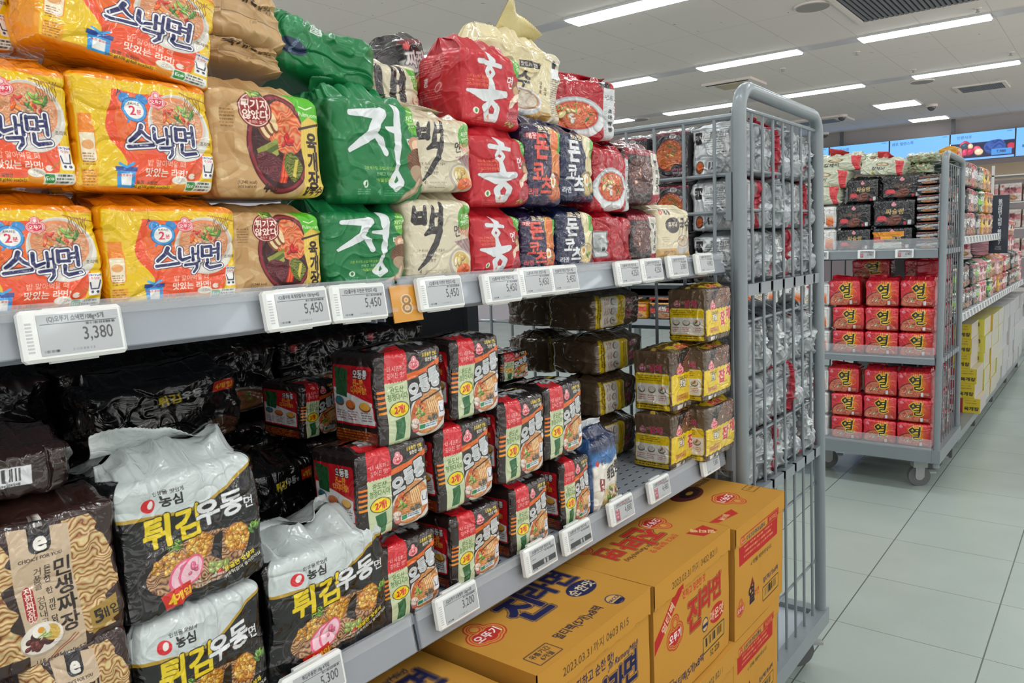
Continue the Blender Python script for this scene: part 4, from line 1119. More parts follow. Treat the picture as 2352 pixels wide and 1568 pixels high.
def art_gomtang(W, nx, ny):
    c = Cv(W, 100, nx, ny, 'dcdddd'); sl, X, Y = c.box(W*.48, 6, W*.94, 96)
    c.rrect(W*.03, 4, W*.95, 95, 2, 'e8e8e6', '7a7a7c', 1); c.put(sl, (X > W*.64)*(X < W*.92)*np.clip((62-Y)/30, 0, 1)*(Y > 12), 'e0661a')
    c.vtext('사리곰탕', W*.52, 83, 20, '2a2624', step=20, bold=.03); c.vtext('국물', W*.78, 84, 9, '9a8a8a'); c.ell(W*.22, 30, W*.17, 22, 'b8b0a4'); c.blobs(W*.22, 30, W*.12, 16, 14, ['e8d8a8', 'c8a868', 'efe6cc'], 5, 3)
    c.ell(W*.14, 84, 5, 5, 'c8202a'); c.rect(W*.7, 6, W*.92, 14, '8a2a1c'); c.text('5개입', W*.8, 10, 8, 'f0d0b0', bold=.04)
    return c.out()


def art_jjsl(W, nx, ny, k=0):
    c = Cv(W, 100, nx, ny, '18191c'); sl, X, Y = c.box(0, 0, W, 100)
    c.put(sl, (np.hypot((X % 6)-3, ((Y+(np.floor(X/6) % 2)*3) % 6)-3) < 1.3)*(Y > 46)*.55, '8c9096')
    c.logo(W*.5, 84, 8, 'd86a7a', 'e8a8b0'); c.text('짜슐랭', W*.52, 56, 24, 'c8a868' if k != 1 else '6a4a38', bold=.035, shear=.1)
    c.ell(W*.2, 30, W*.13, 12, 'd8404a'); c.rect(W*.06, 18, W*.33, 24, '8a2030'); c.noodles(W*.5, 22, W*.2, 20, 'a8604a', '3c1810', .4, .3, 4, dark='2a120c')
    c.rect(W*.74, 4, W*.81, 18, 'c83a48'); c.rect(W*.84, 4, W*.93, 22, 'd0d2d4')
    if k == 2:
        c.rect(0, 60, W*.8, 82, 'e8941e'); c.rect(0, 36, W*.28, 60, 'c84a2a'); c.rect(W*.2, 46, W*.5, 62, 'e8a428'); c.rect(0, 2, W*.75, 34, 'd4d8cc')
    return c.out()


def art_gj(W, nx, ny):
    c = Cv(W, 100, nx, ny, 'c8ccb4'); c.ell(W*.5, 72, W*.16, 12, '8a6a4a'); c.ell(W*.5, 72, W*.12, 8, 'd8c8a0'); c.text('칼제비', W*.42, 44, 26, '2c2c26', bold=.03, shear=.15)
    c.poly([(W*.8, 100), (W, 100), (W, 0), (W*.9, 0), (W*.84, 50)], 'd02a34'); c.ell(W*.3, 16, 8, 8, 'c8a83a')
    return c.out()


def art_green(W, nx, ny):
    c = Cv(W, 100, nx, ny, '94a07a'); c.blobs(W*.5, 50, W*.5, 50, 60, ['6a8a4a', 'a8b48a', 'c8ccb0', '7a6a4a', 'b07a5a'], 9, 4, .6)
    return c.out()


def art_generic(W, nx, ny, cols, word, wc, seed=0):
    c = Cv(W, 100, nx, ny, cols[0]); c.poly([(0, 62), (W, 74), (W, 46), (0, 36)], cols[1]); c.bowl(W*.55, 22, W*.36, 18, 'c8c0b4', cols[2], 'd8a070', '8a5030', .45, [(0, .2, .5, .4, 10, GRN+RED, 4, .4)], seed)
    c.text(word, W*.5, 62, 30, wc, bold=.06, ol=(('1a1a1a', .05),)); c.rect(0, 88, W, 96, cols[2]); c.ell(W*.15, 84, 6, 6, 'd84a4a')
    return c.out()


# ---- cartons (units: 100 = width of face)
def carton_front(kind, nx, ny, W, H):
    K = 'cb9339'
    c = Cv(W, H, nx, ny, K)
    R = 'bd2a26'
    if kind == 'blue':
        N = '1e2250'
        c.text('2023.03.31까지 0603 R15', 48, H-8, 5.6, '4a3a22', bold=.0)
        c.text('진하고 순한 맛!', 47, H-21, 6.2, N, bold=.02, sx=.85); c.text('Jin Ramen(Mild)', 73, H-25, 4.6, N, shear=.3)
        c.text('진', 48, H-40, 23, N, bold=.06, ol=((N, .06), (K, .035))); c.text('라', 66, H-37, 17, N, bold=.06, ol=((N, .06), (K, .035))); c.text('면', 80, H-35, 17, N, bold=.06, ol=((N, .06), (K, .035)))
        c.ell(80, H-54, 11, 7, N); c.text('순한맛', 80, H-54, 7, 'e8d8b0', bold=.03)
        c.logo(18, H-40, 9, R, K)
    elif kind == 'red':
        c.text('2023.03.31까지 0402 B211', 50, H-7.5, 5.6, '4a3a22', bold=.0)
        c.poly([(1, H-40), (1, H-32), (27, H-12), (34, H-11), (34, H-16)], R); c.text('멀티팩', 17, H-25, 6.5, 'e8d0a8', ang=40, bold=.03)
        c.text('진하고 얼큰한 맛', 50, H-19, 5.2, R, bold=.02, sx=.85); c.text('Jin Ramen(Hot)', 75, H-25, 4.4, R, shear=.3)
        c.text('진', 50, H-35, 22, R, bold=.06, ol=(('3a2420', .05), (K, .03))); c.text('라', 67, H-32, 16, R, bold=.06, ol=(('3a2420', .05), (K, .03))); c.text('면', 81, H-31, 16, R, bold=.06, ol=(('3a2420', .05), (K, .03)))
        c.logo(25, H-37, 9, R, K); c.ell(82, H-48, 10, 6, R); c.text('매운맛', 82, H-48, 7, 'e8d0a8', bold=.03); c.ell(65, H-49, 4.5, 4.5, '2a2f55'); c.ell(65, H-49, 3.8, 3.8, 'd8b070'); c.rect(61.5, H-50.6, 68.5, H-48.6, '2a2f55')
        c.rrect(62, H-66, 92, H-57, .5, K, '3a3a20', .8); c.barcode(63, H-65.5, 91, H-57.5, 'c8973f', 4); c.text('52 228', 78, H-70, 5, '2e2c1e', bold=.02); c.text('멀티팩(5개)x8팩', 42, H-68, 6, '1e2250', bold=.03); c.rrect(8, H-75, 22, H-63, .3, K, '3a3020', .6); c.text('유통기간', 15, H-66, 3.2, '2a2438')
    else:
        c.rect(9, H-30, 86, H-17, R); c.rrect(9, H-30, 86, H-9.5, .5, K, R, .8); c.rect(9, H-30, 86, H-17, R); c.text('오뚜기라면주식회사', 38, H-13, 4.6, '2a2f55', bold=.03); c.logo(14, H-13, 3, R, K)
        c.rect(62, H-16.5, 85.5, H-10, R); c.text('취급주의', 74, H-13.4, 4.6, 'd8a868', bold=.02); c.lines(18, H-20, 82, 3, 3.6, 1.5, 'e0b478', .8, 3); c.text('↓ 이면을 개봉하여주십시오', 52, H-36, 3.8, '33301e', bold=.02)
        c.text('열', 32, H-60, 15, '2a1c2a', bold=.06); c.text('라면', 43, H-62, 6, R, bold=.03); c.poly([(28, H-54), (34, H-47), (37, H-53)], '7a2420'); c.logo(11, H-63, 6, R, K)
        c.rrect(56, H-75, 90, H-65, .5, K, '2e2c1e', .8); c.barcode(57, H-74.5, 89, H-65.5, 'c8973f', 6); c.text('멀티팩(5개)x8팩', 73, H-59.5, 4.8, '1e2250', bold=.03)
    sl, X, Y = c.box(0, 0, W, H)
    c.put(sl, (np.abs(Y-(H-14)-.6*vn(X*.2, X*0, 3)) < .35)*(vn(X*.15, X*0, 5) > -.2)*.35, '8a5f22')
    c.put(sl, np.clip(fbm(X*.06, Y*.06, 4)-.1, 0, 1)*.25, 'b57f2c')
    return c.out()


def carton_top(kind, nx, ny, W, H):
    """seen from above: x along the aisle, y from the front edge inwards"""
    K = 'c9943c'
    c = Cv(W, H, nx, ny, K); R = 'c0322a'
    if kind == 'blue':
        N = '1d2252'
        for ch, x, y, z in (('진', 45, 42, 27), ('라', 64, 46, 19), ('면', 81, 46, 19)): c.text(ch, x, y, z, N, bold=.06, ol=((N, .05), (K, .03)))
        c.text('Jin Ramen(Mild)', 68, 57, 5, N, shear=.3); c.ell(79, 29.5, 10.5, 6.5, N); c.text('순한맛', 79, 29.5, 7, 'e8d8b0', bold=.03)
        c.logo(15, 41, 9.5, R, 'dca04a'); c.text('멀티팩(5개)x8팩', 49, 11, 6.2, '2a2438', bold=.03, sx=.9); c.ell(78, 9, 5, 5, N); c.ell(78, 9, 4.4, 4.4, 'd9b06a'); c.text('HACCP', 78, 9.6, 3, N, bold=.03); c.rect(74.3, 5, 81.7, 7.6, N)
        c.rrect(8, 3.5, 24, 12.5, .3, K, '2a2438', .5); c.text('유통기간', 16, 10, 3.6, '2a2438', bold=.02); c.text('6개월', 16, 6, 3.6, '2a2438', bold=.02)
    elif kind == 'red':
        for ch, x, y, z in (('진', 60, 38, 24), ('라', 42, 40, 17), ('면', 25, 41, 17)): c.text(ch, x, y, z, R, bold=.06, ang=180, ol=(('1d1a20', .045), (K, .025)))
        c.text('Jin Ramen(Hot)', 36, 29, 4.6, '4a2a1c', ang=180, shear=.3); c.logo(80, 42, 9.5, R, 'dca04a', ang=180); c.logo(20, 62, 9.5, R, 'dca04a', ang=180); c.text('진하고 얼큰한 맛', 56, 23, 4.6, R, ang=180)
        c.poly([(76, 19), (94, 16), (91, 5), (78, 8)], R); c.text('멀티팩', 85, 12, 5.6, 'e8c890', ang=115, bold=.04)
    else:
        c.ell(52, 62, 20, 11, '5c2420'); c.ell(55, 61, 13, 6.5, '1f1216'); c.ell(55, 61, 5, 2.2, K); c.logo(60, 31, 12, R, 'dca04a', ang=180)
        c.poly([(4, 22), (40, 20), (34, 12), (8, 16)], R); c.text('멀티팩', 21, 17.5, 5, 'e8c890', ang=183, bold=.04); c.rrect(86, 21, 100, 30, .3, K, '5a3a1c', .7); c.text('유통기간', 93, 26, 3, '5a3a1c', ang=180); c.text('열라면매운맛', 80, 64, 6, '2a2020', ang=180, bold=.03)
    sl, X, Y = c.box(0, 0, W, H)
    c.put(sl, np.clip(fbm(X*.05, Y*.05, 6)-.05, 0, 1)*.25, 'b8832f')
    return c.out()


def art_tag(price, dark=False, pink=False, name='(Q)오뚜기 스낵면108g×5개', nx=92, ny=50):
    c = Cv(90, 42, nx, ny, 'b9bfc2', 3)
    ink = '34383c'
    c.text(name, 42, 36.5, min(6.6, 130/len(name)), ink, bold=.02, sx=.85); c.rect(3, 31.6, 87, 32.3, ink); c.lines(52, 28.4, 86, 1, 3, 2.6, ink, .9, 5)
    if dark: c.rect(3, 6, 87, 16, '3a3e42'); c.text('품 절', 52, 11, 9, 'd8dcde', bold=.02); c.lines(4, 22, 20, 1, 3, 2.4, ink, .6, 2)
    else: c.text(price, 64, 18.5, 19, ink, bold=.012, sx=.82)
    if pink: c.rect(3, 4, 22, 28, 'b05a6a'); c.lines(5, 24, 20, 3, 7, 4, 'e0c8cc', .9, 3); c.lines(24, 37, 80, 2, 4.5, 2.4, 'a04a5a', .8, 8)
    c.lines(4, 3, 24, 1, 3, 2.6, ink, .7, 6); c.ell(18, 4.4, 1.3, 1.3, ink); c.lines(34, 3, 60, 1, 3, 2.4, '6a6e72', .5, 9)
    return c.out()

# ------------------------------------------------------------------ the building
def mat_floor():
    m, t, b = nt('pale_vinyl_tiles')
    N = t.nodes; L = t.links
    geo = N.new('ShaderNodeTexCoord'); sep = N.new('ShaderNodeSeparateXYZ'); L.new(geo.outputs['Object'], sep.inputs[0])
    def line(out, off, step, w):
        a = N.new('ShaderNodeMath'); a.operation = 'SUBTRACT'; L.new(out, a.inputs[0]); a.inputs[1].default_value = off
        d = N.new('ShaderNodeMath'); d.operation = 'DIVIDE'; L.new(a.outputs[0], d.inputs[0]); d.inputs[1].default_value = step
        f = N.new('ShaderNodeMath'); f.operation = 'PINGPONG'; L.new(d.outputs[0], f.inputs[0]); f.inputs[1].default_value = .5
        g = N.new('ShaderNodeMath'); g.operation = 'LESS_THAN'; L.new(f.outputs[0], g.inputs[0]); g.inputs[1].default_value = w/step
        return g.outputs[0]
    lx = line(sep.outputs[0], -.733, .448, .0022); ly = line(sep.outputs[1], 2.722, .4515, .0012)
    mx = N.new('ShaderNodeMath'); mx.operation = 'MAXIMUM'; L.new(lx, mx.inputs[0]); L.new(ly, mx.inputs[1])
    n = N.new('ShaderNodeTexNoise'); n.inputs['Scale'].default_value = 3; n.inputs['Detail'].default_value = 6; L.new(geo.outputs['Object'], n.inputs['Vector'])
    v = N.new('ShaderNodeTexVoronoi'); v.inputs['Scale'].default_value = 28; L.new(geo.outputs['Object'], v.inputs['Vector'])
    vs = N.new('ShaderNodeMath'); vs.operation = 'LESS_THAN'; L.new(v.outputs['Distance'], vs.inputs[0]); vs.inputs[1].default_value = .07
    base = N.new('ShaderNodeMixRGB'); base.inputs[1].default_value = (*[float(q) for q in lin(hx('95a29b'))], 1); base.inputs[2].default_value = (*[float(q) for q in lin(hx('a7b2ac'))], 1); L.new(n.outputs['Fac'], base.inputs[0])
    fl = N.new('ShaderNodeMixRGB'); L.new(vs.outputs[0], fl.inputs[0]); L.new(base.outputs[0], fl.inputs[1]); fl.inputs[2].default_value = (*[float(q) for q in lin(hx('98a19b'))], 1)
    j = N.new('ShaderNodeMixRGB'); L.new(mx.outputs[0], j.inputs[0]); L.new(fl.outputs[0], j.inputs[1]); j.inputs[2].default_value = (*[float(q) for q in lin(hx('5a625f'))], 1)
    L.new(j.outputs[0], b.inputs['Base Color'])
    rg = N.new('ShaderNodeMapRange'); L.new(n.outputs['Fac'], rg.inputs[0]); rg.inputs[3].default_value = .2; rg.inputs[4].default_value = .3; L.new(rg.outputs[0], b.inputs['Roughness'])
    bp = N.new('ShaderNodeBump'); bp.inputs['Strength'].default_value = .05; bp.inputs['Distance'].default_value = .002
    n2 = N.new('ShaderNodeTexNoise'); n2.inputs['Scale'].default_value = 2.5; n2.inputs['Detail'].default_value = 3; L.new(geo.outputs['Object'], n2.inputs['Vector']); L.new(n2.outputs['Fac'], bp.inputs['Height']); L.new(bp.outputs[0], b.inputs['Normal'])
    return m


def mat_ceiling():
    m, t, b = nt('painted_ceiling_panels')
    N = t.nodes; L = t.links
    geo = N.new('ShaderNodeTexCoord'); sep = N.new('ShaderNodeSeparateXYZ'); L.new(geo.outputs['Object'], sep.inputs[0])
    def line(out, off, step, w):
        a = N.new('ShaderNodeMath'); a.operation = 'SUBTRACT'; L.new(out, a.inputs[0]); a.inputs[1].default_value = off
        d = N.new('ShaderNodeMath'); d.operation = 'DIVIDE'; L.new(a.outputs[0], d.inputs[0]); d.inputs[1].default_value = step
        f = N.new('ShaderNodeMath'); f.operation = 'PINGPONG'; L.new(d.outputs[0], f.inputs[0]); f.inputs[1].default_value = .5
        g = N.new('ShaderNodeMath'); g.operation = 'LESS_THAN'; L.new(f.outputs[0], g.inputs[0]); g.inputs[1].default_value = w/step
        return g.outputs[0]
    lx = line(sep.outputs[0], -2.31, .613, .004); ly = line(sep.outputs[1], 9.03, 1.35, .004)
    mx = N.new('ShaderNodeMath'); mx.operation = 'MAXIMUM'; L.new(lx, mx.inputs[0]); L.new(ly, mx.inputs[1])
    v = N.new('ShaderNodeTexVoronoi'); v.inputs['Scale'].default_value = 4.5; v.inputs['Randomness'].default_value = 1
    ns = N.new('ShaderNodeTexNoise'); ns.inputs['Scale'].default_value = 20; L.new(geo.outputs['Object'], ns.inputs['Vector'])
    ad = N.new('ShaderNodeVectorMath'); ad.operation = 'MULTIPLY_ADD'; L.new(ns.outputs['Color'], ad.inputs[0]); ad.inputs[1].default_value = (.12, .12, .12); L.new(geo.outputs['Object'], ad.inputs[2]); L.new(ad.outputs[0], v.inputs['Vector'])
    vs = N.new('ShaderNodeMath'); vs.operation = 'LESS_THAN'; L.new(v.outputs['Distance'], vs.inputs[0]); vs.inputs[1].default_value = .062
    n = N.new('ShaderNodeTexNoise'); n.inputs['Scale'].default_value = .7; n.inputs['Detail'].default_value = 5; L.new(geo.outputs['Object'], n.inputs['Vector'])
    base = N.new('ShaderNodeMixRGB'); base.inputs[1].default_value = (*[float(q) for q in lin(hx('e0d5cd'))], 1); base.inputs[2].default_value = (*[float(q) for q in lin(hx('e8ddd6'))], 1); L.new(n.outputs['Fac'], base.inputs[0])
    j = N.new('ShaderNodeMixRGB'); j.inputs[0].default_value = .45
    jm = N.new('ShaderNodeMath'); jm.operation = 'MULTIPLY'; L.new(mx.outputs[0], jm.inputs[0]); jm.inputs[1].default_value = .3
    L.new(jm.outputs[0], j.inputs[0]); L.new(base.outputs[0], j.inputs[1]); j.inputs[2].default_value = (*[float(q) for q in lin(hx('6b6360'))], 1)
    k = N.new('ShaderNodeMixRGB'); km = N.new('ShaderNodeMath'); km.operation = 'MULTIPLY'; L.new(vs.outputs[0], km.inputs[0]); km.inputs[1].default_value = .55
    L.new(km.outputs[0], k.inputs[0]); L.new(j.outputs[0], k.inputs[1]); k.inputs[2].default_value = (*[float(q) for q in lin(hx('5b524e'))], 1)
    L.new(k.outputs[0], b.inputs['Base Color']); b.inputs['Roughness'].default_value = .85
    return m


# (kind, left, right, top, bottom in photo pixels of the printed front, X of its plane, depth or pixel of the back left edge, yaw, roll, pitch, z base or None, label)
SH1, SH2 = 1.316, 0.862
FX = -0.742
UP = [
 ('snack', -142, 232, 440, 733, FX, .13, 0, 0, 0, SH1, 'yellow noodle multipack cut by left edge of photo, on the upper shelf board'),
 ('snack', 240, 550, 448, 714, FX, .13, 0, 0, 0, SH1, 'yellow noodle multipack on the upper shelf board beside the kraft brown bags'),
 ('snack', -200, 172, 112, 424, FX, .13, 1, 1, 0, None, 'yellow noodle multipack cut by left edge of photo, second layer up'),
 ('snack', 165, 487, 150, 440, FX, .13, 0, 0, 0, None, 'yellow noodle multipack in the second layer, beside the kraft brown bags'),
 ('snack', 72, 476, -120, 148, FX, .13, 0, -9, 0, None, 'yellow noodle multipack on top, tilted, just left of the crumpled kraft bags'),
 ('snack', -330, 30, -190, 92, -.80, .13, 0, 0, 0, None, 'orange end of a yellow multipack in the top left corner of the photo'),
 ('snack', -110, 120, -160, 82, -.84, .13, 35, 0, 0, None, 'yellow multipack turned sideways behind the top left packs'),
 ('kraft', 530, 742, 466, 668, FX, .12, 0, 0, 0, SH1, 'kraft brown noodle bag with red bowl picture, standing on the upper shelf board'),
 ('kraft', 487, 742, 180, 452, FX, .12, 0, 1, 0, None, 'kraft brown noodle bag with red bowl picture, second layer, left of the green bags'),
 ('kraftp', 470, 650, 100, 172, -.80, .13, 0, -4, -10, None, 'flattened kraft brown bag squeezed under the crumpled one'),
 ('kraftp', 468, 655, -40, 120, -.79, .13, 4, -5, -16, None, 'crumpled kraft brown bag with crimped seam, topmost of the brown stack'),
 ('jeong', 750, 935, 462, 662, FX, .12, 0, 0, 0, SH1, 'dark green noodle bag with white brush letter, lower one on the shelf board'),
 ('jeong', 775, 968, 205, 466, FX, .13, 0, 1, 0, None, 'dark green noodle bag with white brush letter, upper one with torn looking top'),
 ('jeongp', 648, 862, 50, 205, -.80, .14, -10, -12, -8, None, 'plain green bag lying crumpled on top of the green stack'),
 ('baek', 938, 1086, 440, 660, FX, .12, 0, 0, 0, SH1, 'cream noodle bag with black brush letter, lower one on the shelf board'),
 ('baek', 950, 1087, 250, 440, FX, .12, 0, 2, 0, None, 'cream noodle bag with black brush letter, second layer, right of the green bag'),
 ('baekp', 858, 968, 132, 260, -.82, .12, 0, 4, 0, None, 'cream bag with black strokes peeking out behind the green bags'),
 ('darkw', 940, 990, 75, 220, -.86, .10, 0, 10, 0, None, 'black and white glossy bag behind the tall red bag'),
 ('hong', 1087, 1195, 474, 640, FX, .11, 0, 0, 0, SH1, 'red noodle bag with white brush letter, lowest of three, on the shelf board'),
 ('hong', 1083, 1213, 288, 474, FX, .11, 0, 1, 0, None, 'red noodle bag with white brush letter, middle of three'),
 ('hong', 1075, 1190, 95, 292, -.755, .115, -8, -2, 0, None, 'tall red bag turned to show its side, top of the red stack'),
 ('guksu', 1128, 1282, 70, 272, -.80, .12, -4, -2, 0, None, 'tall cream dried noodle bag with open crimped top, behind the red bag'),
 ('donkr', 1200, 1280, 480, 626, FX, .11, 0, 0, 0, SH1, 'purple bag with red lettering standing on the shelf board'),
 ('donkr', 1210, 1290, 270, 474, FX, .11, 0, 0, 0, None, 'purple bag with red lettering in the second layer under the cream bag'),
 ('donkw', 1283, 1364, 472, 618, FX, .11, 0, 0, 0, SH1, 'navy bag with white lettering standing on the shelf board'),
 ('donkw', 1288, 1366, 290, 464, FX, .11, 0, 0, 0, None, 'navy bag with white lettering in the second layer'),
 ('champr', 1366, 1447, 484, 606, FX, .11, 0, 0, 0, SH1, 'plain red foil bag turned to its back with a small framed label'),
 ('champ', 1366, 1448, 330, 486, FX, .11, 0, 0, 0, None, 'red bag with seafood noodle bowl in the second layer'),
 ('champ', 1312, 1408, 172, 322, -.78, .11, -34, -2, 0, None, 'red bag with seafood noodle bowl and white side strip, topmost, against the ceiling'),
 ('jjaj', 1448, 1510, 478, 602, FX, .11, 0, 0, 0, SH1, 'dark brown bag with white strip standing on the shelf board'),
 ('jjaj', 1440, 1516, 326, 470, FX, .11, 0, 0, 0, None, 'dark brown bag with white strip in the second layer'),
 ('huru', 1512, 1586, 470, 598, FX, .11, 0, 0, 0, SH1, 'cream noodle bag with black roundel, rightmost on the shelf board'),
]
LO = [
 ('minsaeng', -85, 287, 1160, 1530, FX, .12, 0, 0, 0, None, 'dark brown multipack with beige band and raw noodle picture, cut by left edge'),
 ('minsaeng', 62, 318, 1445, 1790, FX, .12, -4, 0, 0, None, 'dark brown multipack with beige band, lower one cut by bottom edge'),
 ('brown', -110, 178, 1000, 1150, -.76, .15, -6, -2, 0, None, 'dark brown multipack showing a barcode on its end, on top of the beige banded one'),
 ('udon', 275, 607, 1040, 1390, FX, .13, 0, 1, 0, None, 'black udon noodle multipack with silver top, upper left one'),
 ('udon', 310, 617, 1350, 1700, FX, .13, 0, 1, 0, None, 'black udon noodle multipack with silver top, lower left one cut by bottom edge'),
 ('udon', 620, 902, 1215, 1560, FX, .13, 0, 1, 0, SH2, 'black udon noodle multipack with silver top, front right one on the shelf board'),
 ('udonb', 575, 735, 1050, 1230, -.90, .12, 0, 3, 0, None, 'black udon multipack seen behind the front ones, beside the striped blocks'),
 ('udonb', 225, 560, 850, 1040, -.98, .14, 0, 2, 0, None, 'black udon multipack deep in the shelf shadow with yellow lettering'),
 ('ttong', 868, 1022, 790, 1012, FX, 762, 0, 0, 0, None, 'black and orange noodle block, top left of the striped stack'),
 ('ttong', 1036, 1146, 765, 955, FX, 1008, 0, 0, 0, None, 'black and orange noodle block, topmost, second from left'),
 ('ttong', 822, 988, 1010, 1222, FX, 738, 0, 0, 0, None, 'black and orange noodle block, left one of the middle row'),
 ('ttong', 1006, 1132, 962, 1160, FX, 980, 0, 0, 0, None, 'black and orange noodle block, second of the middle row'),
 ('ttong', 1146, 1250, 905, 1098, FX, 1130, 0, 0, 0, None, 'black and orange noodle block, third of the middle row'),
 ('ttong', 1252, 1340, 872, 1046, FX, 1238, 0, 0, 0, None, 'black and orange noodle block, right one of the middle row'),
 ('ttong', 878, 1010, 1225, 1415, FX, 850, 0, 0, 0, SH2, 'black and orange noodle block on the shelf board beside the udon multipack'),
 ('ttong', 1036, 1150, 1160, 1348, FX, 990, 0, 0, 0, SH2, 'black and orange noodle block on the shelf board, second from left'),
 ('ttong', 1174, 1262, 1100, 1272, FX, 1140, 0, 0, 0, SH2, 'black and orange noodle block on the shelf board, third from left'),
 ('ttong', 1290, 1357, 1045, 1212, FX, 1250, 0, 0, 0, SH2, 'black and orange noodle block on the shelf board beside the blue bag'),
 ('ttong', 690, 780, 868, 1002, -.90, 600, 0, 0, 0, None, 'black and orange noodle block turned away in the shadow left of the stack'),
 ('ttong', 1150, 1215, 800, 872, -1.0, 1120, 0, 0, 0, None, 'black and orange noodle block deep in the shelf behind the stack'),
 ('bjp', 1356, 1424, 985, 1132, FX, .07, 6, 0, 0, SH2, 'single blue and white noodle bag standing on the perforated shelf board'),
 ('japchae', 1543, 1612, 935, 1082, FX, 1452, 0, 0, 0, SH2, 'brown and yellow glass noodle block, front one on the shelf board'),
 ('japchae', 1545, 1618, 790, 935, FX, 1457, 0, 0, 0, None, 'brown and yellow glass noodle block with pointed top, front one of the second layer'),
 ('japchae', 1622, 1688, 918, 1052, -.705, 1605, 0, 0, 0, SH2, 'brown and yellow glass noodle block, rightmost on the shelf board'),
 ('japchae', 1618, 1680, 790, 912, -.705, 1600, 0, 0, 0, None, 'brown and yellow glass noodle block, right one of the second layer'),
 ('japchae', 1625, 1678, 652, 780, -.705, 1545, 0, 0, 0, None, 'brown and yellow glass noodle block, topmost by the cage'),
 ('japchaes', 1375, 1462, 860, 945, -.90, .13, 0, 0, 0, None, 'brown glass noodle block lying on its side behind the front ones, second from bottom'),
 ('japchaes', 1375, 1462, 955, 1050, -.90, .13, 0, 0, 0, None, 'brown glass noodle block lying on its side at the bottom behind the front ones'),
 ('japchaes', 1372, 1475, 765, 850, -.92, .13, 0, 0, 0, None, 'brown glass noodle block lying on its side in the third layer behind'),
 ('japchaes', 1362, 1470, 665, 752, -.92, .13, 0, 0, 0, None, 'brown glass noodle block lying on its side, topmost behind'),
 ('japchaes', 1262, 1330, 760, 850, -1.08, .13, 0, 0, 0, None, 'brown glass noodle block in the deep shadow, lower of two'),
 ('japchaes', 1258, 1325, 665, 745, -1.08, .13, 0, 0, 0, None, 'brown glass noodle block in the deep shadow, upper of two'),
]

HC = 3.43
CEILM = mat_ceiling()
f = MB().box((-9, -2.4, -.05), (4.2, 22, 0)).build('floor', mat_floor()); tag(f, kind='structure')
f = MB().box((-9, -5, HC), (9, 17.35, HC+.1)).build('ceiling', CEILM); tag(f, kind='structure')
f = MB().box((-9, 17.35, HC-.28), (9, 22, HC-.18)).box((-9, 17.3, HC-.28), (9, 17.4, HC+.1)).build('ceiling', plain('far_ceiling_paint', 'b9b4b4', .85, 0, 0, .05, 2)); tag(f, kind='structure')
WALLM = plain('pale_lilac_wall', 'c9c0c6', .8, 0, 0, .04, 2)
for nme, a, bb in (('wall_far', (-9, 21.5, 0), (9, 21.6, 3.2)), ('wall_left', (-9.1, -5, 0), (-9, 22, 3.43))):
    tag(MB().box(a, bb).build(nme, WALLM), kind='structure')
tag(MB().box((-9, 18.3, 2.28), (9, 18.38, 2.62)).build('trim_1', plain('beige_fascia', 'd8c2a6', .7)), kind='structure')

# recessed strips and ceiling lamps
LAMPM = plain('lamp_diffuser', 'ffffff', .5, emit='f2fbff', estr=LAMP_POWER)
LAMPM2 = plain('louvre_lamp_diffuser', 'ffffff', .5, emit='fff2ee', estr=4.5)
FRM = plain('white_lamp_frame', 'c9cccb', .5)
STRIPM = plain('grey_recess_strip', 'c6c0c2', .7)
rows = [(-1.94, -1.67), (0.78, 1.05), (3.5, 3.77), (6.21, 6.48), (9.03, 9.31), (11.74, 12.06)]
words = ['nearest', 'second', 'third', 'fourth', 'fifth', 'sixth', 'seventh', 'eighth', 'ninth']
lamp_me = MB().box((-.595, -.115, -.03), (.595, .115, -.012)).mesh('diffuser', LAMPM)
lf = MB()
for a, bb in (((-.61, -.13, -.02), (.61, -.115, 0)), ((-.61, .115, -.02), (.61, .13, 0)), ((-.61, -.115, -.02), (-.595, .115, 0)), ((.595, -.115, -.02), (.61, .115, 0)), ((-.6, -.12, -.012), (.6, .12, 0))): lf.box(a, bb)
lf_me = lf.mesh('frame', FRM)
for ri, (y0, y1) in enumerate(rows):
    yc = (y0+y1)/2
    st = MB()
    for ci in range(8):
        xc = -9+.05+ci*0
    xs = [-8.93+1.837*k+.0 for k in range(10)]
    xs = [x for x in [-1.71+1.84*k for k in range(-4, 6)] if abs(x) < 8.4]
    for ci, xc in enumerate(xs):
        e = empty('ceiling_lamp', (xc, yc, HC))
        link('frame', lf_me, e); link('diffuser', lamp_me, e)
        tag(e, 'long white lamp in the %s ceiling row, %s from the left wall' % (words[ri], words[ci]), 'lamp', 'long ceiling lamps')
        if ci < len(xs)-1: st.box((xc+.615, y0+.02, HC-.006), (xc+1.84-.615, y1-.02, HC+.001))
    tag(st.build('trim_%d' % (ri+2), STRIPM), kind='structure')
for i, (x, y, w, d) in enumerate(((-2.99, 14.2, .6, .55), (-2.93, 16.5, .6, .42))):
    e = empty('square_ceiling_lamp', (x, y, HC))
    MB().box((-w/2-.03, -d/2-.03, -.018), (w/2+.03, d/2+.03, 0)).build('frame', FRM, e)
    g = MB().box((-w/2, -d/2, -.026), (w/2, d/2, -.018)).build('diffuser', LAMPM2, e)
    l = MB()
    for k in range(1, 4): l.box((-w/2+w*k/4-.005, -d/2, -.032), (-w/2+w*k/4+.005, d/2, -.026))
    l.build('louvre', FRM, e)
    tag(e, ['square louvred ceiling lamp, nearer of the two', 'square louvred ceiling lamp, farther one near the screens'][i], 'lamp')
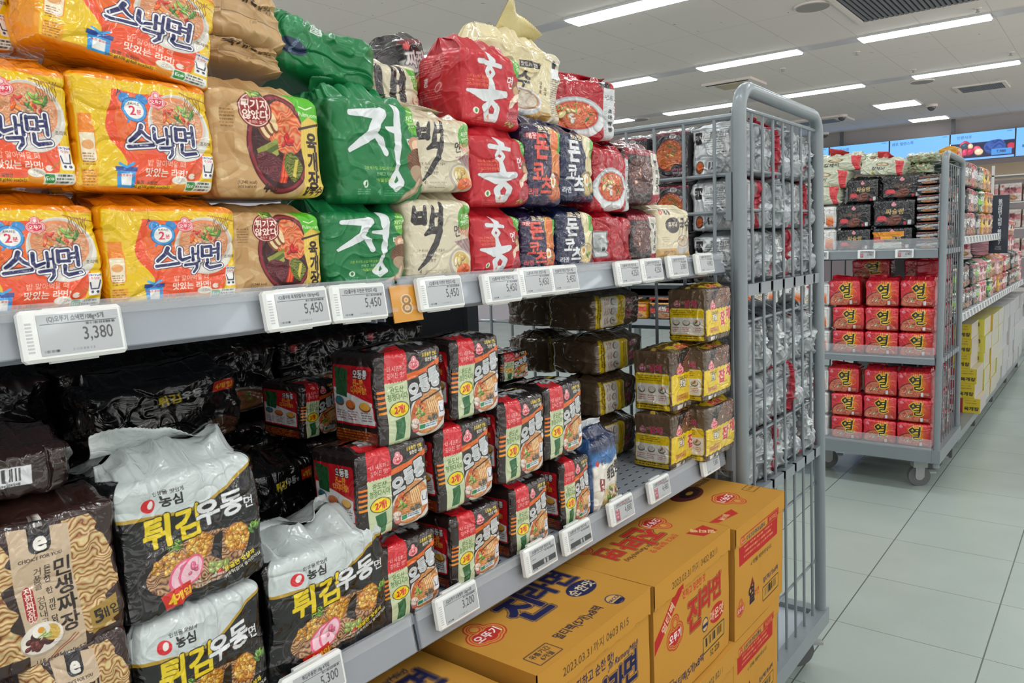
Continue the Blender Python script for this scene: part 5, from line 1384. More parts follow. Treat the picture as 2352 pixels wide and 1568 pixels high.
for i, (px, py) in enumerate(((2165, 300), (1915, 331), (1890, 268))):
    p = on_z(px, py, HC-.28)
    if i == 2: continue
    e = empty('square_ceiling_lamp', (p[0], 19.2, HC-.28))
    MB().box((-.34, -.3, -.018), (.34, .3, 0)).build('frame', FRM, e); MB().box((-.31, -.27, -.026), (.31, .27, -.018)).build('diffuser', LAMPM2, e)
    tag(e, ['lamp beyond the ceiling step, behind the right screen pole', 'lamp beyond the ceiling step, behind the left screen pole'][i], 'lamp')
# air vents
VM = plain('grey_vent_slats', '77787c', .6); VD = plain('dark_vent_inside', '3a3b3e', .8)
def vent(x0, x1, y0, y1, n, lab):
    e = empty('ceiling_vent', ((x0+x1)/2, (y0+y1)/2, HC))
    w, d = x1-x0, y1-y0
    g = MB()
    for a, bb in (((-w/2, -d/2), (w/2, -d/2+.05)), ((-w/2, d/2-.05), (w/2, d/2)), ((-w/2, -d/2+.05), (-w/2+.05, d/2-.05)), ((w/2-.05, -d/2+.05), (w/2, d/2-.05))): g.box((a[0], a[1], -.02), (bb[0], bb[1], 0))
    g.build('frame', CEILM, e)
    MB().box((-w/2+.04, -d/2+.04, -.004), (w/2-.04, d/2-.04, 0)).build('backing', VD, e)
    s = MB()
    for k in range(n):
        x = -w/2+.06+(w-.12)*(k+.5)/n; s.box((x-.012, -d/2+.05, -.016), (x+.012, d/2-.05, -.003))
    s.build('slats', VM, e)
    tag(e, lab, 'air vent')
vent(-2.15, -.95, 7.35, 8.5, 24, 'large slatted ceiling vent near the top edge of the photo')
vent(-2.06, -1.4, 13.28, 13.94, 20, 'small slatted ceiling vent farther back on the right')
e = empty('air_conditioner', (-4.23, 10.43, HC))
MB().box((-.34, -.3, -.03), (.34, .3, 0)).build('panel', CEILM, e); MB().box((-.2, -.17, -.04), (.2, .17, -.03)).build('grille', plain('beige_grille', 'b9aa90', .7), e)
MB().box((-.29, -.27, -.034), (.29, -.22, -.03)).build('slot', VD, e)
tag(e, 'square ceiling air conditioner above the mesh cage', 'air conditioner')
e = empty('air_conditioner', (-4.45, 15.0, HC))
MB().box((-.5, -.4, -.03), (.5, .4, 0)).build('panel', CEILM, e); MB().box((-.3, -.2, -.045), (.3, .2, -.03)).build('grille', VM, e)
tag(e, 'flat ceiling air conditioner far back behind the cage corner', 'air conditioner')
SPK = plain('grey_speaker_grille', '9b948f', .8, 0, 0, .15, 300)
for i, (x, y, r, lab) in enumerate(((-2.32, 7.56, .165, 'round ceiling speaker nearest, left of the large vent'), (-2.3, 12.4, .16, 'round ceiling speaker farther back by the third lamp row'), (-6.6, 12.1, .18, 'round ceiling speaker far left beside the red bag'), (-1.95, 4.0, .16, 'round ceiling speaker at the top edge above the tall red bag'))):
    e = empty('ceiling_speaker', (x, y, HC)); MB().disc((0, 0, -.006), r, .012).build('rim', CEILM, e); MB().disc((0, 0, -.014), r*.88, .006).build('grille', SPK, e); tag(e, lab, 'speaker')
DOME = plain('smoked_camera_dome', '4b4a48', .15, 0, .5)
for i, (px, py, z, lab) in enumerate(((2140, 240, HC, 'dark dome camera between the square lamps'), (1934, 264, HC, 'dark dome camera below the flat air conditioner'), (1900, 307, HC, 'dark dome camera at the ceiling step by the left screen'))):
    p = on_z(px, py, z); e = empty('dome_camera', (p[0], min(p[1], 16.9), z))
    MB().disc((0, 0, -.02), .09, .04).build('base', CEILM, e)
    s = MB(); P = []
    for a in range(0, 7): t = a/6*math.pi/2; P.append((math.cos(t)*.065, -.04-math.sin(t)*.065))
    V = [(r_*math.cos(k*math.pi/10), r_*math.sin(k*math.pi/10), z_) for r_, z_ in P for k in range(20)]
    s.add(V, [(i_*20+k, i_*20+(k+1) % 20, (i_+1)*20+(k+1) % 20, (i_+1)*20+k) for i_ in range(6) for k in range(20)])
    s.build('dome', DOME, e, smooth=True)
    tag(e, lab, 'security camera')
for i, (px, py) in enumerate(((1798, 157), (2098, 160), (2322, 120), (1968, 119), (2246, 19))):
    p = on_z(px, py, HC); e = empty('sprinkler', (p[0], p[1], HC)); MB().disc((0, 0, -.004), .035, .008, n=14).build('plate', CEILM, e); MB().disc((0, 0, -.02), .012, .03, n=10).disc((0, 0, -.035), .02, .004, n=12).build('head', ZINC, e)
    tag(e, 'small ceiling sprinkler %s' % ['right of the second row lamp', 'between the third row lamps', 'near the right edge of the photo', 'below the first speaker', 'by the right end of the upper lamp'][i], 'sprinkler')

# ------------------------------------------------------------------ far screens
def screen_mat(name, k):
    m, t, b = nt(name)
    at = t.nodes.new('ShaderNodeAttribute'); at.attribute_name = 'print'
    b.inputs['Base Color'].default_value = (.02, .02, .03, 1); b.inputs['Roughness'].default_value = .3
    t.links.new(at.outputs['Color'], b.inputs['Emission Color']); b.inputs['Emission Strength'].default_value = k
    return m
SCM = screen_mat('screen_picture', 1.05)
def art_screen(k, nx=150, ny=75):
    c = Cv(200, 100, nx, ny, '6fb4f4')
    sl, X, Y = c.box(0, 0, 200, 100); c.put(sl, np.clip(1-Y/100, 0, 1)*.5, '7fa8ff')
    c.text(['조리식품', '샘표 밸런스죽', '인팡사과', '신상품'][k], 44, 84, 13, '3f72a8', bold=.03); c.lines(176, 92, 196, 1, 4, 3, '3f72a8', .8, 3)
    if k == 2:
        c.rect(0, 8, 200, 62, '1d1f3c'); c.blobs(52, 36, 46, 24, 16, ['b8234a', 'c83a5c', 'd8506a', '2a4a5a', 'e8c8a0'], 12, 4, .9); c.ell(140, 42, 34, 24, '2c4f9a'); c.noodles(140, 42, 32, 22, '3a62b4', '1c3478', .1, .5, 3); c.ell(190, 40, 12, 11, 'b8304a')
        c.rect(130, 12, 192, 34, '4a8ed4'); c.text('7,980', 160, 23, 13, '1b2c4c', bold=.02)
    elif k == 1:
        for x in (75, 108): c.ell(x, 36, 17, 12, '8fb0d8'); c.ell(x, 38, 12, 7, 'c8d8ec'); c.rect(x-13, 20, x+13, 30, '5a86c4' if x < 90 else 'a07ab0')
        c.text('5,970', 150, 24, 13, '3f72a8', bold=.02)
    elif k == 0:
        c.ell(160, 42, 30, 22, '5a8ad0'); c.ell(158, 44, 22, 15, 'a8c8ee'); c.text('6,980', 170, 16, 11, '3f72a8', bold=.02)
    else: c.rect(20, 30, 200, 40, '3a6a9a'); c.rect(30, 14, 200, 24, '2a2e34')
    return c.out()
SY = 17.0
def scr_pt(px, py): return on_y(px, py, SY)
bnd = [1765, 1905, 2043, 2182, 2332, 2486]
for kk in range(5):
    k = max(kk-1, 0)
    a = scr_pt(bnd[kk], 330); b2 = scr_pt(bnd[kk+1], 330); zt, zb = 3.14, 2.63
    x0, x1 = a[0]+.008, b2[0]-.008
    e = empty('hanging_screen', ((x0+x1)/2, SY, zb)); w = x1-x0
    MB().box((-w/2, -.0, 0), (w/2, .07, zt-zb)).build('housing', METALD, e)
    A = art_screen(k); yy, xx = np.mgrid[0:75, 0:150]
    P = np.stack([(xx/149-.5)*(w-.01), xx*0-.004, .005+yy/74*(zt-zb-.01)], -1).astype(np.float32)
    grid_sheet(P, A, 'picture', SCM, e, False)
    tag(e, ['leftmost blue advertising screen, almost hidden behind the near cage', 'blue advertising screen just right of the near cage post', 'blue advertising screen with two bowls', 'blue advertising screen with red apples', 'blue advertising screen cut by the right edge'][kk], 'screen', 'row of advertising screens')
for i, px in enumerate((1930, 2187)):
    p = scr_pt(px, 300); g = MB().box((p[0]-.03, SY+.08, 3.0), (p[0]+.03, SY+.14, HC)).build('ceiling_pole', METALD)
    tag(g, ['black ceiling pole holding the left screens', 'black ceiling pole holding the apple screen'][i], 'pole')

# ------------------------------------------------------------------ shelves
def slot_mat():
    m, t, b = nt('perforated_shelf')
    N = t.nodes; L = t.links; tc = N.new('ShaderNodeTexCoord'); mp = N.new('ShaderNodeMapping'); mp.inputs['Scale'].default_value = (1, 1, 1); L.new(tc.outputs['Object'], mp.inputs[0])
    br = N.new('ShaderNodeTexBrick'); L.new(mp.outputs[0], br.inputs['Vector']); br.inputs['Scale'].default_value = 1
    sep = N.new('ShaderNodeSeparateXYZ'); L.new(tc.outputs['Object'], sep.inputs[0])
    def pp(o, step, off):
        a = N.new('ShaderNodeMath'); a.operation = 'MULTIPLY_ADD'; L.new(o, a.inputs[0]); a.inputs[1].default_value = 1/step; a.inputs[2].default_value = off
        f_ = N.new('ShaderNodeMath'); f_.operation = 'PINGPONG'; L.new(a.outputs[0], f_.inputs[0]); f_.inputs[1].default_value = .5; return f_.outputs[0]
    x = pp(sep.outputs[0], .024, 0); y = pp(sep.outputs[1], .03, 0)
    a = N.new('ShaderNodeMath'); a.operation = 'LESS_THAN'; L.new(x, a.inputs[0]); a.inputs[1].default_value = .09
    c = N.new('ShaderNodeMath'); c.operation = 'LESS_THAN'; L.new(y, c.inputs[0]); c.inputs[1].default_value = .2
    d = N.new('ShaderNodeMath'); d.operation = 'MULTIPLY'; L.new(a.outputs[0], d.inputs[0]); L.new(c.outputs[0], d.inputs[1])
    mx = N.new('ShaderNodeMixRGB'); L.new(d.outputs[0], mx.inputs[0]); mx.inputs[1].default_value = (*[float(q) for q in lin(hx('87909a'))], 1); mx.inputs[2].default_value = (.03, .03, .035, 1)
    L.new(mx.outputs[0], b.inputs['Base Color']); b.inputs['Roughness'].default_value = .45
    N.remove(br); N.remove(mp)
    return m
SLOTM = slot_mat()
CLEAR = bpy.data.materials.new('clear_plastic_strip'); CLEAR.use_nodes = True
_b = CLEAR.node_tree.nodes['Principled BSDF']; _b.inputs['Alpha'].default_value = .16; _b.inputs['Base Color'].default_value = (.75, .8, .85, 1); _b.inputs['Roughness'].default_value = .12


def shelf(y0, y1, zt, depth, lip, lab, x=-.735, grp=None):
    e = empty('shelf_board', (x, y0, zt))
    L_ = y1-y0
    MB().box((-depth, 0, -.022), (-.012, L_, 0)).build('board', SLOTM, e)
    MB().extr([(-.014, 0.001), (-.004, .001), (.006, -lip), (.003, -lip-.004), (-.02, -lip-.002), (-.02, -lip+.003), (.0, -lip+.004), (-.008, -.004), (-.014, -.004)], 0, L_).build('price_channel', LIPM, e)
    MB().extr([(-.002, .006), (.0005, .006), (.0105, -lip+.002), (.008, -lip+.001)], 0.002, L_-.002).build('clear_strip', CLEAR, e)
    MB().extr([(-.001, .010), (.0035, .010), (.0055, -.004), (.002, -.004)], 0.001, L_-.001).build('clear_edge', CLEAR, e)
    MB().box((-depth, .003, -.05), (-.03, .006, -.022)).build('bracket', SHELFM, e); MB().box((-depth, L_-.006, -.05), (-.03, L_-.003, -.022)).build('bracket', SHELFM, e)
    tag(e, lab, 'shelf', grp)
    return e

BRK = .692
shelf(-.62, BRK-.003, SH1, .49, .036, 'grey upper shelf board on the left, under the yellow packs')
shelf(BRK+.003, 1.735, SH1, .49, .036, 'grey upper shelf board on the right, from the green bags to the mesh cage')
shelf(-.62, BRK-.003, SH2, .49, .044, 'grey lower shelf board on the left, under the udon packs')
shelf(BRK+.003, 1.735, SH2, .49, .044, 'perforated grey lower shelf board on the right above the cartons')
g = MB().box((-1.27, -.62, .1), (-1.245, 1.40, 1.42)).build('back_panel', plain('dark_back_panel', '303338', .7))
u = empty('gondola_frame', (-1.25, .69, 0)); g.parent = u; g.location = (1.25, -.69, 0)
MB().box((-.02, -.02, 0), (.02, .02, 1.44)).build('upright', METALD, u); MB().box((-.02, .70, 0), (.02, .74, 1.44)).build('upright', METALD, u); MB().box((-.02, -1.31, 0), (.02, -1.27, 1.44)).build('upright', METALD, u)
MB().box((.02, -1.31, .0), (.12, 1.04, .10)).build('base_deck', SHELFM, u)
tag(u, 'dark grey shelving frame behind the noodle packs', 'shelving frame')

# ------------------------------------------------------------------ packs: kinds
#  kind: art, aspect, nx, ny, dims W D H, material, options
def mk(kind, W, D, H, nx, ny, art, mat, left=None, top=None, seal=None, variants=1, **k):
    asp = 100*W/H
    fr = art(asp, nx, ny)
    nl = k.pop('nl', max(10, nx//4))
    lf_ = left(100*D/H, nl, ny) if left else None
    tp = top(100, 48, 40) if top else None
    outl = []
    for v in range(variants):
        me = pack_mesh(kind, W, D, H, nx, ny, fr, mat, lf_, tp, nl=nl, seed=v*5+len(kind)+int(W*1000) % 7, **k)
        sm = None
        if seal:
            sm = seal_mesh('crimped_seal', W*seal.get('w', .93), seal['h'], seal['col'], mat, seal.get('lean', .5), v+2, wob=seal.get('wob', .008))
        outl.append((me, sm, (W, D, H), me['ridge_z']))
    return outl

PK = {}
PK['snack'] = mk('noodle_multipack', .132, .13, .112, 300, 250, art_snack, WRAP, base='f0a012', topc='f08c12', seal=dict(h=.02, col='f29a1c', lean=1.2), variants=3, r=.014, bulge=.010, wr=.0022, topf=.006, ridge=(.94, .06, .012), creases=16, rt=.012, low=.006)
PK['kraft'] = mk('kraft_noodle_bag', .13, .12, .115, 260, 230, art_kraft, SATIN, base='b99562', topc='bb9764', variants=2, r=.016, bulge=.014, wr=.0022, topf=.006, ridge=(.93, .06, .014), creases=10)
PK['kraftp'] = mk('kraft_noodle_bag', .11, .13, .08, 130, 110, art_kraft_plain, SATIN, base='b18f60', topc='b39162', seal=dict(h=.02, col='b0905f', lean=.3, wob=.012), r=.02, bulge=.018, wr=.005, topf=.012, ridge=(.8, .06, .015), creases=18, low=.01)
PK['jeong'] = mk('green_noodle_bag', .138, .12, .125, 230, 220, art_jeong, SATIN, base='0f6837', topc='158048', seal=dict(h=.016, col='0f6e3a', lean=.9, w=.8, wob=.014), variants=2, r=.016, bulge=.014, wr=.003, topf=.013, ridge=(.9, .08, .02), creases=20, low=.006)
PK['jeongp'] = mk('green_noodle_bag', .15, .14, .09, 150, 100, lambda w, a, b_: art_jeong(w, a, b_, True), SATIN, base='127a41', topc='138044', seal=dict(h=.014, col='0f6e3a', lean=.9, w=.7, wob=.02), r=.025, bulge=.022, wr=.006, topf=.016, ridge=(.7, .06, .02), creases=26, low=.014)
PK['baek'] = mk('cream_noodle_bag', .126, .12, .12, 180, 180, art_baek, GLOSS, base='cfc5a6', topc='d6ccae', seal=dict(h=.015, col='cfc5a6', lean=.8, w=.85, wob=.012), variants=2, r=.016, bulge=.014, wr=.0022, topf=.008, ridge=(.9, .08, .016), creases=12)
PK['baekp'] = mk('cream_noodle_bag', .094, .12, .08, 90, 80, art_baek_plain, GLOSS, base='cfc5a6', topc='d2c8ab', r=.02, bulge=.016, wr=.003, topf=.008, creases=10)
PK['darkw'] = mk('black_noodle_bag', .06, .1, .1, 40, 60, lambda w, a, b_: art_generic(w, a, b_, ['1c1a1c', 'c8cccc', '7a1c24'], '짜장', 'e8e8e8', 3), GLOSS, base='1c1a1c', topc='222024', r=.015, topf=.01)
PK['hong'] = mk('red_noodle_bag', .122, .112, .118, 150, 160, art_hong, SATIN, left=side_hong, base='b01c28', topc='b81e2a', nl=70, variants=3, r=.014, bulge=.014, wr=.0024, topf=.013, ridge=(.86, .08, .02), creases=18, low=.006)
PK['guksu'] = mk('cream_dried_noodle_bag', .15, .12, .13, 130, 180, art_guksu, WRAP, base='dccfa2', topc='e2d6ac', seal=dict(h=.04, col='e0d298', lean=.5, w=.5, wob=.045), r=.018, bulge=.012, wr=.004, topf=.012, ridge=(.72, .06, .03), creases=22, low=.01)
PK['donkr'] = mk('purple_noodle_bag', .097, .11, .12, 100, 150, lambda w, a, b_: art_donk(w, a, b_, True), WRAP, base='231c3c', topc='2a2145', seal=dict(h=.012, col='2a2145', lean=.9, wob=.01), variants=2, r=.016, bulge=.014, wr=.003, topf=.008, creases=14)
PK['donkw'] = mk('navy_noodle_bag', .108, .11, .12, 100, 150, lambda w, a, b_: art_donk(w, a, b_, False), WRAP, base='17203e', topc='1c2547', seal=dict(h=.012, col='1c2547', lean=.9, wob=.01), variants=2, r=.016, bulge=.014, wr=.003, topf=.008, creases=14)
PK['champ'] = mk('red_noodle_bag', .13, .11, .115, 140, 150, art_champong, WRAP, base='a81424', topc='b01526', seal=dict(h=.012, col='b81c2c', lean=.7, wob=.012), variants=2, r=.016, bulge=.012, wr=.003, topf=.010, creases=16)
PK['champr'] = mk('red_noodle_bag', .127, .11, .1, 90, 80, lambda w, a, b_: art_champong(w, a, b_, True), WRAP, base='b01526', topc='b01526', r=.012, bulge=.016, wr=.007, topf=.012, creases=14, low=.008)
PK['jjaj'] = mk('brown_noodle_bag', .12, .11, .115, 90, 120, art_jjajang, WRAP, base='33201f', topc='6a1c28', variants=2, r=.014, bulge=.012, wr=.003, topf=.008, creases=12)
PK['huru'] = mk('cream_noodle_bag', .14, .11, .115, 90, 130, art_hururuk, GLOSS, base='dccfa6', topc='e0d4ae', r=.014, bulge=.012, wr=.002, topf=.006)
PK['minsaeng'] = mk('brown_noodle_multipack', .13, .12, .15, 330, 350, art_minsaeng, WRAP, base='2e1c19', topc='33201c', variants=2, r=.014, bulge=.012, wr=.0018, topf=.005, creases=14, rt=.012)
PK['brown'] = mk('brown_noodle_multipack', .1, .15, .06, 150, 90, art_brown, WRAP, base='2e1c19', topc='2e1c19', r=.018, bulge=.014, wr=.005, topf=.010, creases=18)
PK['udon'] = mk('black_udon_multipack', .165, .13, .165, 330, 330, art_udon, WRAP, base='101012', topc='c6d0d0', seal=dict(h=.022, col='ccd6d6', lean=.7, w=.9, wob=.03), variants=3, r=.018, bulge=.012, wr=.0022, topf=.013, ridge=(.92, .06, .02), creases=24, low=.007)
PK['udonb'] = mk('black_udon_multipack', .15, .13, .11, 160, 110, lambda w, a, b_: art_udon(w, a, b_, True), WRAP, base='101012', topc='141416', variants=2, r=.018, bulge=.012, wr=.004, topf=.008, creases=22)
PK['ttong'] = mk('striped_noodle_block', .118, .1, .127, 190, 200, art_ttong, WRAP, left=side_ttong, top=top_ttong, base='2b201f', topc='1f1817', nl=110, variants=3, r=.011, bulge=.007, wr=.0016, topf=.0035, ridge=(.93, .1, .004), creases=12, rt=.013, low=.004)
PK['bjp'] = mk('blue_noodle_bag', .1, .06, .12, 110, 150, art_bjp, WRAP, base='2a4f80', topc='1b2c52', seal=dict(h=.012, col='cfd6dc', lean=-.2), r=.016, bulge=.01, wr=.003, topf=.008, creases=12)
PK['japchae'] = mk('glass_noodle_block', .155, .1, .14, 110, 200, art_japchae, WRAP, left=side_japchae, top=top_japchae, base='5b4a38', topc='5b4a38', nl=130, seal=dict(h=.018, col='c9ae48', lean=1.2, wob=.006), variants=3, r=.011, bulge=.007, wr=.0018, topf=.004, ridge=(.95, .08, .008), creases=12, rt=.012)
def art_jside(w, a, b_):
    t_ = side_japchae(100, b_, a)      # print turned a quarter
    return np.ascontiguousarray(np.rot90(t_, 1))
PK['japchaes'] = mk('glass_noodle_block', .16, .13, .09, 110, 90, art_jside, WRAP, base='5b4a38', topc='5b4a38', variants=2, r=.02, bulge=.012, wr=.003, topf=.006, creases=16)

CNT = {}
SUR = {}
def put_pack(kind, W, D, H, loc, yaw, roll, pitch, label, cat='noodle pack', grp=None, name=None):
    v = PK[kind][CNT.get(kind, 0) % len(PK[kind])]; CNT[kind] = CNT.get(kind, 0)+1
    me, sm, (w0, d0, h0), rz = v
    o = link(name or me.name, me)
    o.scale = (D/d0*.97, W/w0*.98, H/(h0+.55*max(rz-h0, 0)))
    o.rotation_euler = (math.radians(roll), math.radians(pitch), math.radians(yaw))
    o.location = loc
    if sm is not None:
        s_ = link('crimped_seal', sm, o); s_.location = (0, .022 if kind == 'guksu' else 0, rz-(.012 if kind == 'guksu' else .002))
    tag(o, label, cat, grp)
    return o

def run(lst, grp):
    for (k, xl, xr, yt, yb, X, Dp, yaw, roll, pitch, zf, lab) in lst:
        ym = (yt+yb)/2; xc = (xl+xr)/2
        Y0 = on_x(xl, ym, X)[1]; Y1 = on_x(xr, ym, X)[1]
        z0 = on_x(xc, yb, X)[2]; z1 = on_x(xc, yt, X)[2]
        if zf is not None: z0 = zf+.0005
        D_ = Dp
        if Dp > 1:
            r_ = ray(Dp, ym); D_ = max(X-Y0*r_[0]/r_[1], .095)
        put_pack(k, Y1-Y0, D_, z1-z0-.004, (X-D_/2, (Y0+Y1)/2, z0), yaw, roll, pitch, lab, grp=grp)

run(UP, 'noodle packs on the upper shelf')
run(LO, 'noodle packs on the lower shelf')
PK['dark'] = mk('black_noodle_multipack', .16, .12, .12, 60, 50, lambda w, a, b_: art_generic(w, a, b_, ['141416', '1c1c20', '2a1414'], ' ', '222222', 3), WRAP, base='121214', topc='141416', variants=3, bulge=.012, wr=.006, topf=.012, creases=20, low=.008)
for l_ in range(2): put_pack('dark', .13, .12, .106, (-1.065, 1.276, SH2+.0006+l_*.107), 0, 0, 0, 'dark pack under the deep striped block, %s layer' % ['bottom', 'upper'][l_], grp='dark packs at the back of the lower shelf')
for c_ in range(6):
    for l_ in range(3):
        put_pack('dark', .165, .12, .118, (-1.155, .16+.172*c_, SH2+.0006+l_*.122), 0, 0, 0, 'dark pack at the back of the lower shelf, %s column, %s layer' % (['first', 'second', 'third', 'fourth', 'fifth', 'sixth'][c_], ['bottom', 'middle', 'top'][l_]), grp='dark packs at the back of the lower shelf')
for l_ in range(2): put_pack('dark', .1, .12, .117, (-.965, .722, SH2+.0006+l_*.12), 0, 0, 0, 'dark pack under the turned striped block, %s layer' % ['bottom', 'upper'][l_], grp='dark packs at the back of the lower shelf')
for c_ in range(2):
    for l_ in range(2): put_pack('dark', .15, .12, .12, (-.99, .20+.155*c_, SH2+.0006+l_*.124), 0, 0, 0, 'dark pack behind the brown multipacks, %s column, %s layer' % (['left', 'right'][c_], ['bottom', 'upper'][l_]), grp='dark packs at the back of the lower shelf')

# ------------------------------------------------------------------ cartons below the shelf
def grid(P00, U, V, n, m_):
    a = np.linspace(0, 1, n)[None, :, None]; b = np.linspace(0, 1, m_)[:, None, None]
    return (np.array(P00)[None, None]+a*np.array(U)[None, None]+b*np.array(V)[None, None]).astype(np.float32)

def multi_sheet(parts, name, mat, parent, nz=.0):
    Vs, Fs, Cs, n = [], [], [], 0
    for P, c in parts:
        R, C_ = P.shape[:2]; i = np.arange(R-1)[:, None]*C_+np.arange(C_-1)[None, :]
        Fs.append(np.stack([i, i+1, i+C_+1, i+C_], -1).reshape(-1, 4)+n); Vs.append(P.reshape(-1, 3)); Cs.append(np.broadcast_to(np.asarray(c, np.float32), P.shape).reshape(-1, 3)); n += R*C_
    me = mesh_np(name, np.concatenate(Vs), np.concatenate(Fs), mat, np.concatenate(Cs), False)
    return link(name, me, parent)

KR = hx('c18a35')
_cart = {}
def carton(kind, y0, y1, zt, xf, D, H, lab, yaw=0, printed=True, hi=1.0):
    q_ = .9; y0 *= q_; y1 *= q_; xf *= q_; D *= q_; H *= q_; zt = CAM_H-(CAM_H-zt)*q_
    W = y1-y0
    e = empty('noodle_carton', (xf-D/2, (y0+y1)/2, zt-H), math.radians(yaw))
    nx, ny = int(200*hi), int(160*hi); Hu = 100*H/W
    fr = carton_front(kind, nx, ny, 100, Hu); tp = carton_top(kind, nx, nx, 100, 100*D/W)
    x = D/2; w = W/2; s = .14*H*(100/Hu)/1.0; s = 14/Hu*H
    k0 = int(ny*(1-14/Hu))
    warp = lambda P: P+np.stack([.0015*fbm(P[..., 1]*12, P[..., 2]*12, 3, 2), P[..., 0]*0, P[..., 0]*0], -1).astype(np.float32)
    body = [(warp(grid((x, -w, 0), (0, W, 0), (0, 0, H-s*.5), nx, ny)[:k0+2]), 0)]
    P = grid((x, -w, 0), (0, W, 0), (0, 0, H), nx, ny)
    body = [(warp(P[:k0+4]), fr[:k0+4]),
            (grid((-x, -w, 0), (D, 0, 0), (0, 0, H-.002), 8, 8), KR*.98), (grid((x, w, 0), (-D, 0, 0), (0, 0, H-.002), 8, 8), KR),
            (grid((-x, w, 0), (0, -W, 0), (0, 0, H-.002), 8, 8), KR), (grid((-x, w, 0), (D, 0, 0), (0, -W, 0), 4, 4), KR)]
    b = multi_sheet(body, 'box_body', CARTON, e)
    o = .0035
    rag = P[k0-1:].copy(); rag[..., 0] += o; rag[0, :, 2] += .0018*vn(P[0, :, 1]*160, P[0, :, 1]*0, 3)
    T = grid((x+o, -w-o, H+.0015), (0, W+2*o, 0), (-D-o, 0, 0), nx, nx)
    T[..., 2] += (.003*fbm(T[..., 0]*6, T[..., 1]*6, 5, 2)).astype(np.float32)
    T[..., 2] -= (.004*np.exp(-((T[..., 0]-0)/.004)**2)*0).astype(np.float32)
    lid = [(rag, fr[k0-1:]), (T, tp), (grid((x+o, -w-o, H+.0015), (-D, 0, 0), (0, 0, -.0), 2, 2), KR),
           (grid((x+o, -w-o, H+.0015), (0, 0, -s), (-D, 0, 0), 6, 10), KR*.97), (grid((-x, w+o, H+.0015), (0, 0, -s), (D, 0, 0), 6, 10), KR)]
    # bent front edge between lid top and skirt
    E_ = np.stack([rag[-1], T[0]]); lid.append((E_, KR))
    multi_sheet(lid, 'lid', CARTON, e)
    tag(e, lab, 'cardboard box', 'noodle cartons under the lower shelf')
    return e

BX = -.655
carton('blue', .484, .836, .702, BX, .45, .27, 'yellow noodle carton at the bottom edge of the photo, left of the blue printed one', hi=.6)
carton('blue', .856, 1.207, .728, BX, .45, .27, 'yellow noodle carton printed in navy blue', hi=1.5)
carton('red', 1.224, 1.578, .724, BX, .45, .272, 'yellow noodle carton printed in red with a red corner ribbon', hi=1.4)
carton('yeol', 1.612, 1.930, .708, BX, .45, .27, 'yellow noodle carton with a red notice panel, nearest the mesh cage, topmost of its stack', hi=1.2)
carton('blue', .856, 1.207, .455, BX, .45, .27, 'yellow noodle carton directly under the navy printed one', hi=.5)
carton('red', 1.232, 1.590, .449, BX+.006, .45, .272, 'yellow noodle carton directly under the red printed one', hi=.9)
carton('yeol', 1.612, 1.905, .436, BX-.004, .45, .262, 'yellow noodle carton with a red notice panel, second of its stack', hi=.8)
carton('red', 1.232, 1.590, .174, BX+.0, .45, .272, 'yellow noodle carton on the floor in the red printed stack', hi=.4)
carton('yeol', 1.612, 1.905, .172, BX-.002, .45, .262, 'yellow noodle carton on the floor nearest the mesh cage', hi=.4)

# ------------------------------------------------------------------ price tags
tb = MB().box((-.006, -.043, -.0225), (.006, .043, .0225), .003)
tb.box((-.009, -.02, -.024), (-.004, .02, .024))
TAGB = tb.mesh('tag_body', TAGW)
BARM = plain('tag_side_print', 'b9bcbd', .5)
def price_tag(x, y, z, price, lab, grp, dark=False, pink=False, lean=-9, yaw=0, small=False, roll=0, name='(Q)풀무원 자연은 맛있다 4입'):
    o = link('price_tag', TAGB, None, (x, y, z))
    key = ('tag', price, dark, pink, small, name)
    if key not in _cart:
        A = art_tag(price, dark, pink, name, nx=(30 if small else 120), ny=(15 if small else 60))
        n, m_ = A.shape[1], A.shape[0]
        P = grid((.0064, -.030, -.0175), (0, .068, 0), (0, 0, .035), n, m_)
        _cart[key] = grid_sheet(P, A, 'screen', LCD, False, False) if False else None
        R, C_ = P.shape[:2]; i = np.arange(R-1)[:, None]*C_+np.arange(C_-1)[None, :]
        F = np.stack([i, i+1, i+C_+1, i+C_], -1).reshape(-1, 4)
        _cart[key] = mesh_np('screen', P.reshape(-1, 3), F, LCD, A.reshape(-1, 3), False)
    link('screen', _cart[key], o)
    if not small:
        if 'bar' not in _cart:
            g = MB()
            for k in range(9): g.box((.0058, -.0395, -.014+k*.003), (.0063, -.0345, -.0125+k*.003))
            _cart['bar'] = g.mesh('side_barcode', BARM)
        link('side_barcode', _cart['bar'], o)
    o.rotation_euler = (math.radians(roll), math.radians(lean), math.radians(yaw))
    tag(o, lab, 'price tag', grp)
    return o

